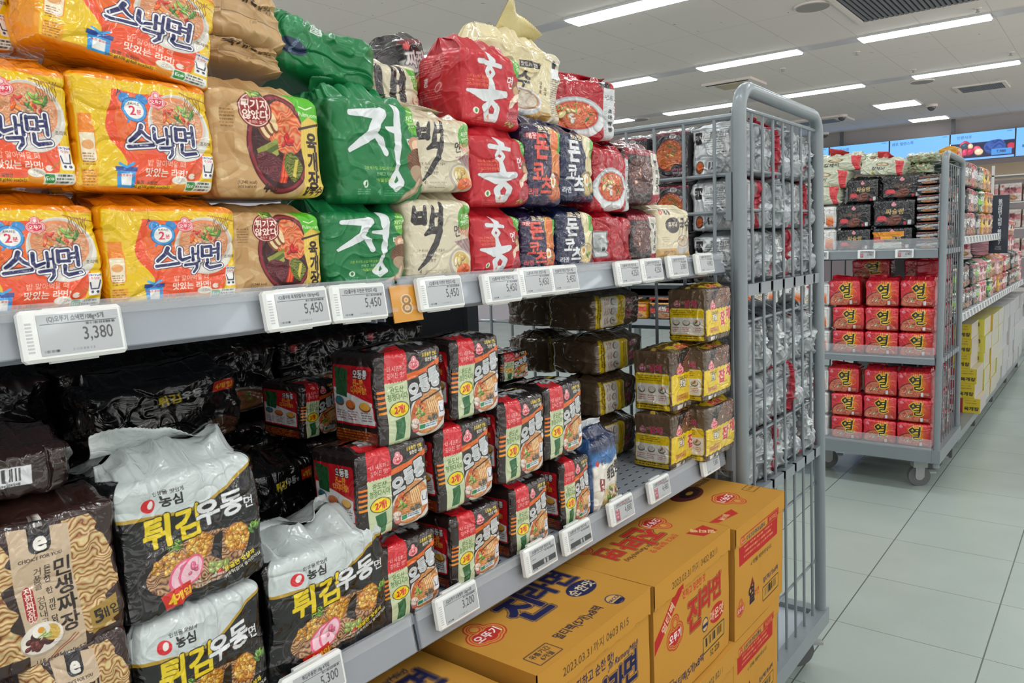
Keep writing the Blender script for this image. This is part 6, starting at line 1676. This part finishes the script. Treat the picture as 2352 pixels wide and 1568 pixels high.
TX = -.722
for px, py, pr, lab, kw in (
    (168, 765, '3,380', 'white price tag reading 3,380 under the yellow packs', dict(name='(Q)오뚜기 스낵면108g×5개')),
    (681, 709, '5,450', 'white price tag reading 5,450 under the kraft brown bags', dict(roll=.5, name='(Q)풀무원 육개장칼국수 128.9g×4입')),
    (822, 695, '5,450', 'white price tag reading 5,450 under the green bags', dict(roll=-1)),
    (1010, 673, '5,450', 'white price tag reading 5,450 under the cream bags', dict()),
    (1150, 661, '5,450', 'white price tag reading 5,450 under the red bags, left of three close together', dict()),
    (1226, 647, '5,450', 'white price tag reading 5,450, middle of three close together', dict()),
    (1290, 641, '5,450', 'white price tag reading 5,450, right of three close together', dict()),
    (1440, 627, '4,250', 'white price tag under the plain red bag', dict()),
    (1494, 620, '4,250', 'white price tag under the dark brown bag', dict()),
    (1554, 612, '3,880', 'white price tag reading 3,880 under the rightmost cream bag', dict()),
    (1616, 605, '4,980', 'white price tag at the right end of the upper shelf', dict(pink=False)),
    ):
    p = on_x(px, py, TX); price_tag(TX, p[1], p[2], pr, lab, 'electronic price tags on the upper shelf', **kw)
for px, py, pr, lab, kw in (
    (720, 1566, '5,300', 'white price tag reading 5,300 cut by the bottom edge of the photo', dict(roll=1, name='튀김우동면118g 4개입')),
    (1048, 1388, '3,200', 'white price tag reading 3,200 under the striped noodle blocks', dict(name='(Q)오뚜기 오동통면 120g×4개')),
    (1238, 1277, '', 'white price tag with a dark band, left of two', dict(dark=True)),
    (1323, 1232, ' ', 'white price tag with a dark band, right of two', dict(dark=True)),
    (1425, 1170, '4,880', 'white price tag with pink print reading 4,880', dict(pink=True)),
    (1512, 1122, '4,480', 'white price tag with pink print reading 4,480', dict(pink=True)),
    (1630, 1064, '5,880', 'white price tag at the right end of the lower shelf', dict()),
    ):
    p = on_x(px, py, TX+.002); price_tag(TX+.002, p[1], p[2], pr, lab, 'electronic price tags on the lower shelf', **kw)
# orange bay number card
p = on_x(932, 694, -.728)
A = Cv(40, 44, 60, 66, 'd8962c'); A.text('8', 20, 21, 30, 'ecd8b0', bold=.06); A.text('8', 20, 21, 30, '9a6a30', bold=.0)
P = grid((.0, -.026, -.024), (0, .052, 0), (0, 0, .048), 60, 66)
P2 = P[:, ::-1].copy(); P2[..., 0] -= .0015
o = multi_sheet([(P, A.out()), (P2, hx('d8962c'))], 'bay_number_card', LCD, None); o.location = (-.7265, p[1], p[2]-.001); o.rotation_euler = (0, math.radians(-9), 0)
tag(o, 'orange card with number 8 in the upper shelf price channel', 'number card')

# ------------------------------------------------------------------ mesh cages on wheels
def caster(parent, x, y, rz=0.0, zt=.13):
    c = MB().disc((0, 0, .055), .055, .03, 'y', 24).build('wheel', RUBBER, parent, (x, y, 0))
    c.rotation_euler[2] = rz
    MB().disc((0, 0, .055), .022, .034, 'y', 16).build('hub', ZINC, c)
    f_ = MB().box((-.022, -.022, .05), (.022, -.018, .105)).box((-.022, .018, .05), (.022, .022, .105)).box((-.035, -.03, .105), (.035, .03, zt)).box((.02, -.012, .07), (.085, .012, .078))
    f_.build('fork', ZINC, c)

def lerp(a, b, t): return a+(b-a)*t

def side_panel(parent, X, ya0, ya1, yb0, yb1, zb, zt, hz, ny_, shelves, R=.0165, base=True, rw=.0042):
    """posts run from (yX0 at zb) to (yX1 at zt); rounded top corners"""
    c = .055
    pts = [(X, ya0, zb), (X, lerp(ya0, ya1, .5), lerp(zb, zt, .5)), (X, ya1, zt-c)]
    for k in range(1, 6): t = k/6*math.pi/2; pts.append((X, ya1+c*(1-math.cos(t)), zt-c+c*math.sin(t)))
    pts.append((X, ya1+c, zt)); pts.append((X, yb1-c, zt-.008))
    for k in range(1, 6): t = k/6*math.pi/2; pts.append((X, yb1-c*(1-math.sin(t)), zt-.008-c+c*math.cos(t)))
    pts += [(X, yb1, zt-.008-c), (X, yb0, zb)]
    MB().tube(pts, R, 14).build('frame_tube', METAL, parent, smooth=True)
    w = MB(); L = lambda s, z: lerp(lerp(ya0, yb0, s), lerp(ya1, yb1, s), (z-zb)/(zt-zb))
    for k in range(ny_):
        s = .17+(1-.17-.12)*k/(ny_-1)*1.0 if ny_ > 1 else .5
        s = (k+1.25)/(ny_+1.05)
        w.tube([(X-.006, L(s, zb), zb+.03), (X-.006, L(s, zt), zt-.045)], rw, 8)
    for z in hz: w.tube([(X-.012, L(0, z), z), (X-.012, L(1, z), z+.004)], rw, 8)
    w.tube([(X-.003, L(.04, zt-.04), zt-.045), (X-.003, L(.96, zt-.04), zt-.047)], rw*1.2, 8)
    w.build('wire_mesh', METAL, parent, smooth=True)

def cage_shelf(parent, X, y0, y1, z, depth, n):
    s = MB().box((X-depth, y0, z-.03), (X-.02, y1, z-.012)).box((X-depth, y0, z-.034), (X-.022, y0+.015, z-.004))
    pit = (y1-y0)/n
    for k in range(n): s.box((X-.022, y0+k*pit+.010, z-.026), (X+.006, y0+(k+1)*pit-.008, z-.004)); s.box((X-.004, y0+k*pit+.010, z-.03), (X+.008, y0+(k+1)*pit-.008, z-.002))
    s.box((X-.024, y0, z-.03), (X-.014, y1, z-.012))
    s.build('tray', METAL, parent)

cg = empty('roll_cage', (-1.1, 2.1, 0))
hold = empty('tmp', (0, 0, 0))
def P_(o): o.location = Vector(o.location)-Vector(cur.location)
cur = cg
def sub(parent):
    return parent
class Off:
    """children are built in world coordinates and moved under their thing"""
    def __init__(s, e): s.e = e; s.before = set(bpy.data.objects)
    def done(s):
        for o in set(bpy.data.objects)-s.before:
            if o.parent == s.e: o.location = Vector(o.location)-Vector(s.e.location)
O = Off(cg)
side_panel(cg, -.70, 1.784, 1.754, 2.424, 2.334, .14, 1.700, (1.518, 1.424, 1.154, .971, .861, .595, .34), 7, ())
cage_shelf(cg, -.70, 1.78, 2.38, 1.250, .83, 7)
cage_shelf(cg, -.70, 1.79, 2.41, .725, .83, 7)
bp_ = MB().tube([(-.716, 1.762, .17), (-.716, 1.762, 1.637)], .0075, 8).tube([(-.71, 1.762, 1.637), (-1.55, 1.762, 1.637)], .0075, 8)
for k in range(10): bp_.tube([(-.762-.078*k, 1.760, .17), (-.762-.078*k, 1.760, 1.637)], .0045, 8)
for z in (1.507, 1.42, 1.285, 1.14, .97, .86, .75, .55, .34): bp_.tube([(-.71, 1.768, z), (-1.55, 1.768, z)], .0045, 8)
bp_.build('back_mesh', METAL, cg, smooth=True)
MB().box((-.730, 1.748, 1.40), (-.716, 1.756, 1.51)).build('hinge_clip', METAL, cg); MB().box((-.730, 1.748, .80), (-.716, 1.756, .90)).build('hinge_clip', METAL, cg)
MB().box((-1.56, 1.75, .128), (-.722, 1.79, .178)).box((-1.56, 2.40, .128), (-.722, 2.44, .178)).box((-.7215, 1.75, .1275), (-.680, 2.445, .1785)).box((-1.60, 1.75, .1275), (-1.5605, 2.44, .1785)).build('base_frame', METAL, cg)
MB().box((-1.53, 1.78, .15), (-.715, 2.40, .162)).build('base_plate', plain('pale_base_plate', 'a9b3bb', .35, .1, .3), cg)
MB().tube([(-1.55, 1.784, .17), (-1.55, 1.77, 1.69)], .0165, 12).tube([(-1.55, 2.424, .17), (-1.55, 2.34, 1.69)], .0165, 12).tube([(-1.55, 1.77, 1.69), (-1.55, 2.34, 1.69)], .0165, 12).build('far_frame', METAL, cg, smooth=True)
for x, y, r_ in ((-.76, 2.36, .6), (-.76, 1.84, .2), (-1.49, 2.36, 0), (-1.49, 1.84, .4)): caster(cg, x, y, r_)
O.done(); bpy.data.objects.remove(hold)
tag(cg, 'tall grey wire mesh cage on wheels at the right end of the shelf', 'roll cage')

PK['jangin'] = mk('grey_noodle_block', .1, .13, .118, 110, 120, art_jangin, WRAP, base='4a474b', topc='8c9194', r=.01, bulge=.006, wr=.002, topf=.004, creases=8, rt=.01)
PK['silver'] = mk('silver_noodle_block', .115, .13, .118, 120, 120, art_silver, SILVER, base='aab0b3', topc='aeb4b7', variants=2, r=.012, bulge=.009, wr=.004, topf=.006, creases=14, rt=.012)
for k in range(3):
    PK['sb%d' % k] = mk('silver_noodle_bag', .12, .15, .13, 80, 80, (lambda kk: lambda w, a, b_: art_silverbag(w, a, b_, kk))(k), SILVER, base='8b9194', topc='9a2034' if k == 1 else '8f9598', seal=dict(h=.03, col='a0a6a9' if k != 1 else '9c1c30', lean=.8, wob=.03), variants=2, r=.022, bulge=.022, wr=.009, topf=.012, ridge=(.82, .12, .01), creases=44, low=.022, nt_=14)
lvl = ['bottom', 'middle', 'top']
def yawed(kind, xc, yf, z, W, D, H, lab, grp):
    # front towards the camera end (-y)
    return put_pack(kind, W, D, H, (xc, yf+D/2, z), -90, 0, 0, lab, grp=grp)
for i, z in enumerate((1.2505, 1.378, 1.508)):
    yawed('silver', -.775, 1.782, z, .112, .13, .122, 'silver block with text label behind the cage mesh, %s of three, upper tray' % lvl[i], 'silver blocks facing the shelf')
    yawed('jangin', -.888, 1.784, z, .1, .13, .122, 'dark block with a noodle bowl behind the cage mesh, %s of three' % lvl[i], 'dark bowl blocks in the cage')
    yawed('jangin', -1.0, 1.784, z, .1, .13, .118, 'dark block with a noodle bowl farther left in the cage, %s of three' % lvl[i], 'dark bowl blocks in the cage')
for i, z in enumerate((.7255, .868, 1.01)):
    yawed('silver', -.778, 1.782, z, .115, .13, .136, 'silver block on the lower cage tray, %s of three' % lvl[i], 'silver blocks facing the shelf')
_r2 = random.Random(4)
cw = ['nearest', 'second', 'third', 'farthest']
for ti, (zb_, hh) in enumerate(((1.2505, .13), (.7255, .142))):
    for c in range(4):
        for l in range(3):
            y = 1.965+.122*c if c else 1.965
            y = 1.968+.118*c
            if c == 3: y = 2.318
            put_pack('sb%d' % ((c*2+l+ti*2) % 3 if not (ti and l == 2) else 2), .125, .16, hh*_r2.uniform(.96, 1.04), (-.80+_r2.uniform(-.006, .006), y, zb_+l*hh*1.0), _r2.uniform(-4, 4), _r2.uniform(-2, 2), 0,
                     'crumpled silver bag on the %s cage shelf, %s layer, %s column from the left' % (['upper', 'lower'][ti], lvl[l], cw[c]), grp='crumpled silver bags in the near cage')
# crumpled ends of the corner packs seen through the side wires
for ti, (zb_, hh) in enumerate(((1.2505, .13), (.7255, .142))): pass

# ------------------------------------------------------------------ second cage with red packs
c2 = empty('roll_cage', (-1.3, 4.7, 0)); O = Off(c2)
side_panel(c2, -.70, 4.385, 4.385, 5.00, 4.90, .14, 1.735, (1.55, 1.44, 1.12, .98, .84, .6, .46, .34), 7, (), R=.0165, rw=.0024)
for z, h in ((1.267, .046), (.712, .036)):
    MB().box((-1.95, 4.372, z-h), (-.718, 4.39, z)).box((-1.95, 4.385, z-.02), (-.718, 4.95, z-.004)).build('tray', plain('grey_cage_tray', '7f888e', .4, .2, .2), c2)
    t_ = MB()
    for k in range(7): t_.box((-.716, 4.42+.075*k, z-.03), (-.69, 4.475+.075*k, z-.004))
    t_.build('tray_hooks', METAL, c2)
MB().box((-1.95, 4.365, .165), (-.7205, 4.40, .235)).box((-1.95, 4.98, .165), (-.7205, 5.015, .235)).box((-.72, 4.366, .166), (-.680, 5.02, .236)).box((-1.9, 4.401, .2), (-.7215, 4.979, .232)).build('base_frame', METAL, c2)
MB().tube([(-1.93, 4.385, .17), (-1.93, 4.385, 1.72)], .0165, 10).tube([(-1.93, 4.93, .17), (-1.93, 4.93, 1.72)], .0165, 10).tube([(-1.93, 4.385, 1.72), (-1.93, 4.93, 1.72)], .0165, 10).build('far_frame', METAL, c2, smooth=True)
bm_ = MB()
for k in range(15): bm_.tube([(-.74-.082*k, 4.965, .2), (-.74-.082*k, 4.965, 1.6)], .004, 6)
for z in (.4, .6, .9, 1.2, 1.4, 1.6): bm_.tube([(-.72, 4.97, z), (-1.92, 4.97, z)], .004, 6)
bm_.build('back_mesh', METAL, c2)
for z in (1.267, .712, .235): MB().box((-1.92, 4.362, z-.005), (-.72, 4.365, z+.055)).build('clear_guard', CLEAR, c2)
for x, y, r_ in ((-.80, 4.50, .5), (-.80, 4.86, .2), (-1.85, 4.5, 0), (-1.3, 4.6, .6), (-1.85, 4.86, .4)): caster(c2, x, y, r_, .17)
O.done()
tag(c2, 'second grey wire mesh cage on wheels farther back, full of red and black packs', 'roll cage')

PK['yeol'] = mk('red_noodle_multipack', .17, .13, .128, 110, 90, art_yeol, GLOSS, left=side_yeol, base='a81428', topc='c4162c', variants=3, r=.016, bulge=.010, wr=.0025, topf=.008, creases=10, nl=20, seal=dict(h=.014, col='c4162c', lean=.8, wob=.012))
PK['gom'] = mk('white_noodle_multipack', .135, .13, .128, 90, 90, art_gomtang, GLOSS, base='cfd1d1', topc='d4d6d6', variants=2, r=.012, bulge=.007, wr=.003, topf=.006, creases=10)
for k in range(3): PK['jjs%d' % k] = mk('black_noodle_multipack', .18, .13, .125, 110, 90, (lambda kk: lambda w, a, b_: art_jjsl(w, a, b_, kk))(k), WRAP, base='18191c', topc='1c1e22', r=.014, bulge=.010, wr=.004, topf=.010, creases=18)
PK['gj'] = mk('cream_noodle_bag', .22, .14, .1, 110, 60, art_gj, GLOSS, base='bfc4ac', topc='c4c8b2', variants=2, r=.02, bulge=.018, wr=.006, topf=.016, creases=18, low=.012, seal=dict(h=.04, col='cc2a34', lean=.5, wob=.03, w=.4))
PK['green'] = mk('pale_green_bag', .16, .14, .09, 70, 50, art_green, GLOSS, base='94a07a', topc='a0ac86', variants=2, r=.02, bulge=.018, wr=.008, topf=.02, creases=20, low=.012)
def face_cam(kind, xl, xr, z, H, Yf, D, lab, grp, rl=0, yw=0):
    return put_pack(kind, xr-xl, D, H, ((xl+xr)/2, Yf+D/2, z), -90+yw, rl, 0, lab, grp=grp)
colw = ['left', 'middle', 'right']
for ti, zb_ in enumerate((.7125, .2355)):
    for l in range(3):
        for c in range(3):
            x0 = -1.232+.169*c+(.012 if l == 2 else 0)*(-1 if c == 0 else 1)*0-(.02 if l == 2 and c == 0 else 0)
            face_cam('yeol', x0, x0+.166, zb_+l*.129, .129 if l < 2 else .145, 4.40+.002*l, .13, 'red multipack with black brush letter, %s column, %s layer of the %s tier' % (colw[c], lvl[l], ['upper', 'lower'][ti]), 'red multipacks in the far cage', rl=_r2.uniform(-1.5, 1.5))
for i, (x0, z) in enumerate(((-1.19, 1.10), (-.92, 1.10))):
    face_cam('yeol', x0, x0+.2, z, .115, 4.62, .13, 'red multipack in shadow behind the upper tier, %s one' % ['left', 'right'][i], 'red multipacks in the far cage')
    for l in range(3): face_cam('yeol', x0, x0+.17, .7125+.129*l, .127, 4.56, .13, 'red multipack hidden behind the upper tier, %s column, %s layer' % (['left', 'right'][i], lvl[l]), 'red multipacks in the far cage')
# packs seen edge on through the side wires
PK['edge'] = mk('red_noodle_multipack', .12, .13, .128, 40, 40, lambda w, a, b_: side_yeol(w, a, b_), GLOSS, base='a81428', topc='c4162c', variants=2, bulge=.01, wr=.004, topf=.01, creases=12)
PK['edgek'] = mk('black_noodle_multipack', .12, .13, .125, 40, 40, lambda w, a, b_: art_generic(w, a, b_, ['1c1d20', '5a5c60', '7a2a24'], ' ', '888888', 3), WRAP, base='1a1b1e', topc='26282c', variants=2, bulge=.01, wr=.006, topf=.01, creases=18)
for ti, (zb_, n_) in enumerate(((.7125, 4), (.2355, 3), (1.2675, 3))):
    for l in range(n_):
        for c in range(3):
            put_pack('edge' if ti < 2 else 'edgek', .12, .12, .122, (-.79, 4.60+.125*c, zb_+l*.126), _r2.uniform(-5, 5), 0, 0,
                     '%s pack seen edge on through the far cage wires, %s tier, layer %s, %s column' % (['red', 'red', 'black'][ti], ['upper', 'lower', 'top'][ti], ['one', 'two', 'three', 'four'][l], cw[c]), grp='packs edge on in the far cage')
for ti, zb_ in enumerate((.7125, .2355)):
    for l in range(3):
        for c in range(4):
            x1 = -1.245-.142*c
            if ti == 0 or c == 0 or True:
                face_cam('gom', x1-.138, x1, zb_+l*.129, .127, 4.40, .13, 'white multipack with orange corner, %s tier, %s layer, %s from the red packs' % (['upper', 'lower'][ti], lvl[l], ['first', 'second', 'third', 'fourth'][c]), 'white multipacks in the far cage', rl=_r2.uniform(-1, 1))
zt_ = 1.2675
for n_, (k, a, b_, z, H, Yf, lab) in enumerate((
    ('jjs0', -1.205, -1.04, zt_, .118, 4.40, 'black multipack in the far cage, bottom left'),
    ('jjs2', -1.03, -.84, zt_, .118, 4.40, 'black multipack with an orange and white card, bottom right'),
    ('jjs1', -1.21, -1.04, zt_+.12, .128, 4.40, 'black multipack in the far cage, middle left'),
    ('jjs0', -1.03, -.83, zt_+.12, .14, 4.40, 'black multipack in the far cage, middle right'),
    ('jjs0', -1.165, -1.01, zt_+.252, .125, 4.42, 'black multipack in the far cage, top left'),
    ('jjs1', -.995, -.80, zt_+.262, .12, 4.42, 'black multipack in the far cage, top right'),
    ('gom', -1.36, -1.215, zt_, .122, 4.40, 'white multipack beside the black ones, lower'),
    ('gom', -1.36, -1.215, zt_+.124, .122, 4.40, 'white multipack beside the black ones, upper'),
    ('gj', -1.44, -1.2, zt_+.25, .10, 4.40, 'cream bag with red edge beside the black packs'),
    ('gj', -1.42, -1.17, zt_+.345, .10, 4.42, 'cream bag with red edge lying over the white packs, second from top'),
    ('gj', -1.36, -1.10, zt_+.425, .085, 4.45, 'cream bag with red edge, topmost of the far cage pile'),
    ('gj', -1.11, -.90, zt_+.385, .085, 4.44, 'cream bag with red edge lying on the black packs'),
    ('green', -1.18, -1.00, zt_+.44, .065, 4.52, 'pale green crumpled bag on the pile, left'),
    ('green', -.92, -.79, zt_+.385, .05, 4.5, 'pale green crumpled bag by the cage post, lower'),
    ('green', -.90, -.76, zt_+.44, .045, 4.52, 'pale green crumpled bag by the cage post, upper'))):
    face_cam(k, a, b_, z, H, Yf, .13, lab, 'packs on top of the far cage', rl=(-6 if k == 'gj' and n_ % 2 else 0))
PK['flat'] = mk('black_noodle_pack', .1, .13, .05, 60, 30, lambda w, a, b_: art_generic(w, a, b_, ['1c1d20', 'b8babc', '8a3a24'], '짜', 'c8a868', 3), WRAP, base='1a1b1e', topc='2a2c30', variants=2, r=.01, bulge=.006, wr=.003, topf=.006, rt=.008)
for l in range(8): face_cam('flat', -.825, -.725, zt_+.046*l, .045, 4.40, .13, 'flat black pack in the stack by the far cage post, layer %s' % ['one', 'two', 'three', 'four', 'five', 'six', 'seven', 'eight'][l], 'flat black packs by the cage post')
for px, lab in ((1990, 'small pink and white price tag on the far cage, left'), (2077, 'small pink and white price tag on the far cage, middle'), (1884, 'small price tag on the far cage behind the near cage post')):
    p = on_y(px, 584, 4.36); price_tag(p[0], 4.360, 1.246, '3,980', lab, 'price tags on the far cage', pink=True, lean=0, yaw=-90, small=True)

# things seen between the wires of the near cage
for k, cs in enumerate((['c8301e', '1e1c1c', 'e0a020'], ['d8981c', 'c8301e', '8a3a1c'], ['1e1e20', 'c03024', 'd8a030'])):
    PK['far%d' % k] = mk('bright_noodle_multipack', .18, .13, .12, 60, 50, (lambda c_, s_: lambda w, a, b_: art_generic(w, a, b_, c_, ['짜장', '라면', '비빔'][s_], 'f0e8e0', s_))(cs, k), GLOSS, base=cs[0], topc=cs[0], bulge=.01, wr=.004, topf=.008)
sh3 = empty('display_table', (-2.5, 4.9, 0)); O = Off(sh3)
MB().box((-2.95, 4.6, .80), (-1.99, 5.3, .84)).build('top', SHELFM, sh3)
MB().box((-2.93, 4.62, 0), (-2.89, 4.66, .8)).box((-2.03, 4.62, 0), (-1.99, 4.66, 1.5)).box((-2.03, 5.24, 0), (-1.99, 5.28, 1.5)).box((-2.93, 5.24, 0), (-2.89, 5.28, .8)).build('legs', METAL, sh3)
O.done(); tag(sh3, 'grey display table with bright packs seen through the near cage', 'display table')
for l in range(3):
    for c in range(4):
        face_cam('far%d' % ((l+c) % 3), -2.9+.215*c, -2.70+.215*c, .8405+l*.125, .12, 4.62, .14, 'bright multipack seen through the near cage, %s layer, %s from the left' % (lvl[l], ['first', 'second', 'third', 'fourth'][c]), 'bright packs behind the near cage')

# ------------------------------------------------------------------ far gondola
FY0, FY1 = 5.05, 9.0
shelf(FY0, 7.02, 1.312, .5, .036, 'far upper shelf board behind the second cage')
shelf(FY0, FY1, .862, .5, .044, 'far lower shelf board above the yellow boxes')
fu = empty('gondola_frame', (-1.26, 7, 0)); O = Off(fu)
MB().box((-1.28, FY0, .1), (-1.25, FY1, 1.5)).build('back_panel', METALD, fu); MB().box((-1.25, FY0, .12), (-.70, FY1, .165)).build('base_deck', METAL, fu)
for k in range(5): MB().box((-.78, FY0+.1+.93*k, 0), (-.74, FY0+.14+.93*k, .12)).build('foot', RUBBER, fu)
O.done(); tag(fu, 'far shelving frame beyond the second cage', 'shelving frame')
gens = [(['1c2a22', 'b8babc', '3a3c3e'], '짜파', 'e8e8e8'), (['c88a1c', 'e8c01c', 'a8541c'], '라면', '3a2412'), (['1e1e20', '4a4c50', '8a2a24'], '짜짜', 'e8e0d0'), (['2a6a3a', '8ac83a', 'e8e8d8'], '비빔', 'f0f0e0'), (['e0a8b0', 'f0d0d4', 'c84a5c'], '쫄면', 'a02a3c'), (['c8863c', 'e8c890', 'a03a2a'], '볶음', '5a2412'), (['b83240', 'e8d8d8', '8a1c28'], '매운', 'f4f0f0'), (['8a9298', 'b8bec2', '70787e'], ' ', '888888')]
for k, (cs, w_, wc) in enumerate(gens):
    PK['gen%d' % k] = mk('noodle_multipack', .13, .13, .14, 44, 48, (lambda c_, w__, q_, s_: lambda w, a, b_: art_generic(w, a, b_, c_, w__, q_, s_))(cs, w_, wc, k), GLOSS, base=cs[0], topc=cs[0], variants=2, bulge=.014, wr=.006, topf=.012, creases=14, low=.008)
cnames = ['dark green', 'orange yellow', 'black', 'bright green', 'pink', 'tan', 'red', 'grey']
ordn = ['first', 'second', 'third', 'fourth', 'fifth', 'sixth', 'seventh', 'eighth', 'ninth', 'tenth', 'eleventh', 'twelfth', 'thirteenth', 'fourteenth', 'fifteenth', 'sixteenth', 'seventeenth', 'eighteenth', 'nineteenth', 'twentieth', 'twenty first', 'twenty second', 'twenty third', 'twenty fourth', 'twenty fifth', 'twenty sixth', 'twenty seventh', 'twenty eighth', 'twenty ninth', 'thirtieth', 'thirty first', 'thirty second']
def far_row(y0, y1, zb_, layers, seq, tier, H=.145, X=-.74):
    n_ = int((y1-y0)/.14)
    for c in range(n_):
        k = seq[c % len(seq)]
        for l in range(layers if not callable(layers) else layers(c)):
            put_pack('gen%d' % k, .13, .14, H, (X-.075+_r2.uniform(-.012, .012), y0+.07+.14*c, zb_+l*H*.99), _r2.uniform(-6, 6), 0, 0,
                     '%s bag on the far %s shelf, %s column along, %s layer' % (cnames[k], tier, ordn[c], lvl[l]), grp='bags on the far %s shelf' % tier)
far_row(FY0+.05, 6.75, 1.3125, lambda c: 3 if c < 10 else 2, [0, 0, 2, 6, 0, 0, 3, 1, 1, 5, 2, 2], 'upper', .15)
far_row(FY0+.05, 8.9, .8625, 2, [3, 2, 0, 2, 2, 0, 3, 4, 4, 3, 3, 5, 5, 4, 1, 5, 6, 6], 'lower', .14)
far_row(7.1, 8.9, 1.142, 2, [4, 6, 4, 6, 5], 'end', .14, -.80)
put_pack('far1', .12, .10, .07, (-.80, 5.16, 1.755), 0, 0, 0, 'yellow topped pack on the highest layer right of the second cage', grp='bags on the far upper shelf')
for tier, z, ya, yb_ in (('upper', 1.293, FY0+.05, 7.0), ('lower', .838, FY0+.05, 8.9)):
    n_ = int((yb_-ya)/.13)
    for c in range(n_): price_tag(TX, ya+.05+.13*c, z, '2,980', 'small price tag on the far %s shelf, %s along' % (tier, ordn[c]), 'price tags on the far %s shelf' % tier, small=True, roll=0)

# yellow boxes on the far base deck
def art_ybox(k, nx, ny, seed=0):
    c = Cv(100, 60, nx, ny, ['e8cf1e', 'dcd23c', 'e8ba1e', 'd8d4d0'][k])
    if k == 0: c.rect(0, 0, 48, 60, 'a81c2e'); c.text('육개장', 74, 18, 16, '1c1c14', bold=.06); c.lines(56, 48, 92, 2, 10, 4, '8a6a1a', .8, 3); c.barcode(10, 12, 36, 30, 'e0e0e0', 3)
    elif k < 3: c.text('m', 74, 42, 26, '3a3c1a' if k == 1 else 'c83a1c', bold=.08); c.rect(68, 6, 82, 22, 'e8ead8'); c.rect(0, 0, 10, 60, '3a7a3a' if k == 1 else 'c84a1c')
    else: c.lines(10, 50, 90, 5, 9, 3, 'a8a8ac', .8, 3)
    return c.out()
for k in range(4):
    A = art_ybox(k, 60, 36)
    sc = [hx('cfc3c4'), hx('d8d8c8'), hx('d8d4bc'), hx('ccd0d4')][k]; tc_ = [hx('cfc3a0'), hx('c8c83c'), hx('c8b83c'), hx('cdd1d5')][k]
    parts = [(grid((-.5, 0, 0), (1, 0, 0), (0, 0, 1), 60, 36), A), (grid((.5, 0, 0), (0, 1, 0), (0, 0, 1), 4, 4), sc), (grid((-.5, 1, 0), (0, -1, 0), (0, 0, 1), 2, 2), sc), (grid((-.5, 0, 1), (1, 0, 0), (0, 1, 0), 4, 4), tc_), (grid((.5, 1, 0), (-1, 0, 0), (0, 0, 1), 2, 2), sc), (grid((-.5, 1, 0), (1, 0, 0), (0, -1, 0), 2, 2), sc)]
    o = multi_sheet(parts, 'noodle_case', GLOSS, None); _cart['case%d' % k] = o.data; bpy.data.objects.remove(o)
cols_ = ['yellow and red', 'lime yellow', 'orange yellow', 'white']
sy = 5.72
for s_ in range(8):
    k = [0, 1, 2, 1, 3, 3, 3, 3][s_]; h_ = .096 if k == 0 else .115
    n_ = 6 if s_ == 0 else (5 if s_ < 4 else 5)
    for l in range(n_):
        xr = -.70+(.035 if (s_ == 0 and l < 1) else 0)-(.03 if s_ == 0 and l > 2 else 0)+_r2.uniform(-.006, .006)
        o = link('noodle_case', _cart['case%d' % k]); o.scale = (.19, .33, h_); o.location = (xr-.095, sy, .1655+l*(h_+.001)); o.rotation_euler[2] = _r2.uniform(-.02, .02)
        if s_ == 0: o.location[2] -= 0
        tag(o, '%s wrapped case on the far base deck, %s stack, %s from the bottom' % (cols_[k], ordn[s_], ordn[l]), 'case', 'wrapped cases under the far shelf')
    sy += .36 if s_ < 4 else .42
# hanging aisle sign
tl = on_y(2275, 449, 6.85); br = on_y(2314, 581, 6.85)
w_ = br[0]-tl[0]; h_ = tl[2]-br[2]
A = Cv(30, 100, 60, 200, '3c4350'); A.vtext('봉지라면(비빔·볶음면)', 16, 90, 7.4, 'e6e8ea', step=6.5, bold=.05); A.text('Instant', 15, 11, 3.4, 'c8ccd0', bold=.02); A.text('Noodle', 15, 7.4, 3.4, 'c8ccd0', bold=.02)
e = empty('aisle_sign', ((tl[0]+br[0])/2, 6.85, br[2]))
MB().box((-w_/2, .001, 0), (w_/2, .012, h_), .002).build('board', plain('dark_slate_sign', '3c4350', .5), e)
P = grid((-w_/2+.002, -.0008, .002), (w_-.004, 0, 0), (0, 0, h_-.004), 60, 200); grid_sheet(P, A.out(), 'lettering', LCD, e, False)
MB().box((-w_/2-.03, .004, h_*.3), (-w_/2, .010, h_*.34)).build('arm', METALD, e)
tag(e, 'dark slate aisle sign with white vertical lettering', 'sign')
# last fixtures beyond the gondola end
q = empty('wire_rack', (-1.2, 9.8, 0)); O = Off(q)
g = MB()
for z in (.3, .7, 1.05, 1.35, 1.62, 1.9): g.box((-2.1, 9.6, z-.012), (-.6, 10.1, z))
for x in (-2.1, -1.6, -1.1, -.62): g.box((x, 9.6, 0), (x+.025, 9.63, 2.0))
g.build('frame', plain('white_wire_rack', 'c8c4c0', .5), q); O.done(); tag(q, 'pale rack with pink packs beyond the far shelf', 'rack')
PK['pinkp'] = mk('pale_pink_pack', .2, .15, .2, 30, 30, lambda w, a, b_: art_generic(w, a, b_, ['d8c8c0', 'c87a80', 'e8e0d8'], '과자', 'a03a4a', 3), GLOSS, base='d0c0b8', topc='d8ccc4', variants=2, bulge=.01, wr=.006)
for zi, z in enumerate((1.0505, 1.3505, 1.6205)):
    for c in range(7): face_cam('pinkp', -2.08+.21*c, -1.88+.21*c, z, .2, 9.64, .2, 'pale pink pack on the rack beyond the far shelf, %s level, %s from the left' % (lvl[zi], ordn[c]), 'pale packs on the end rack')
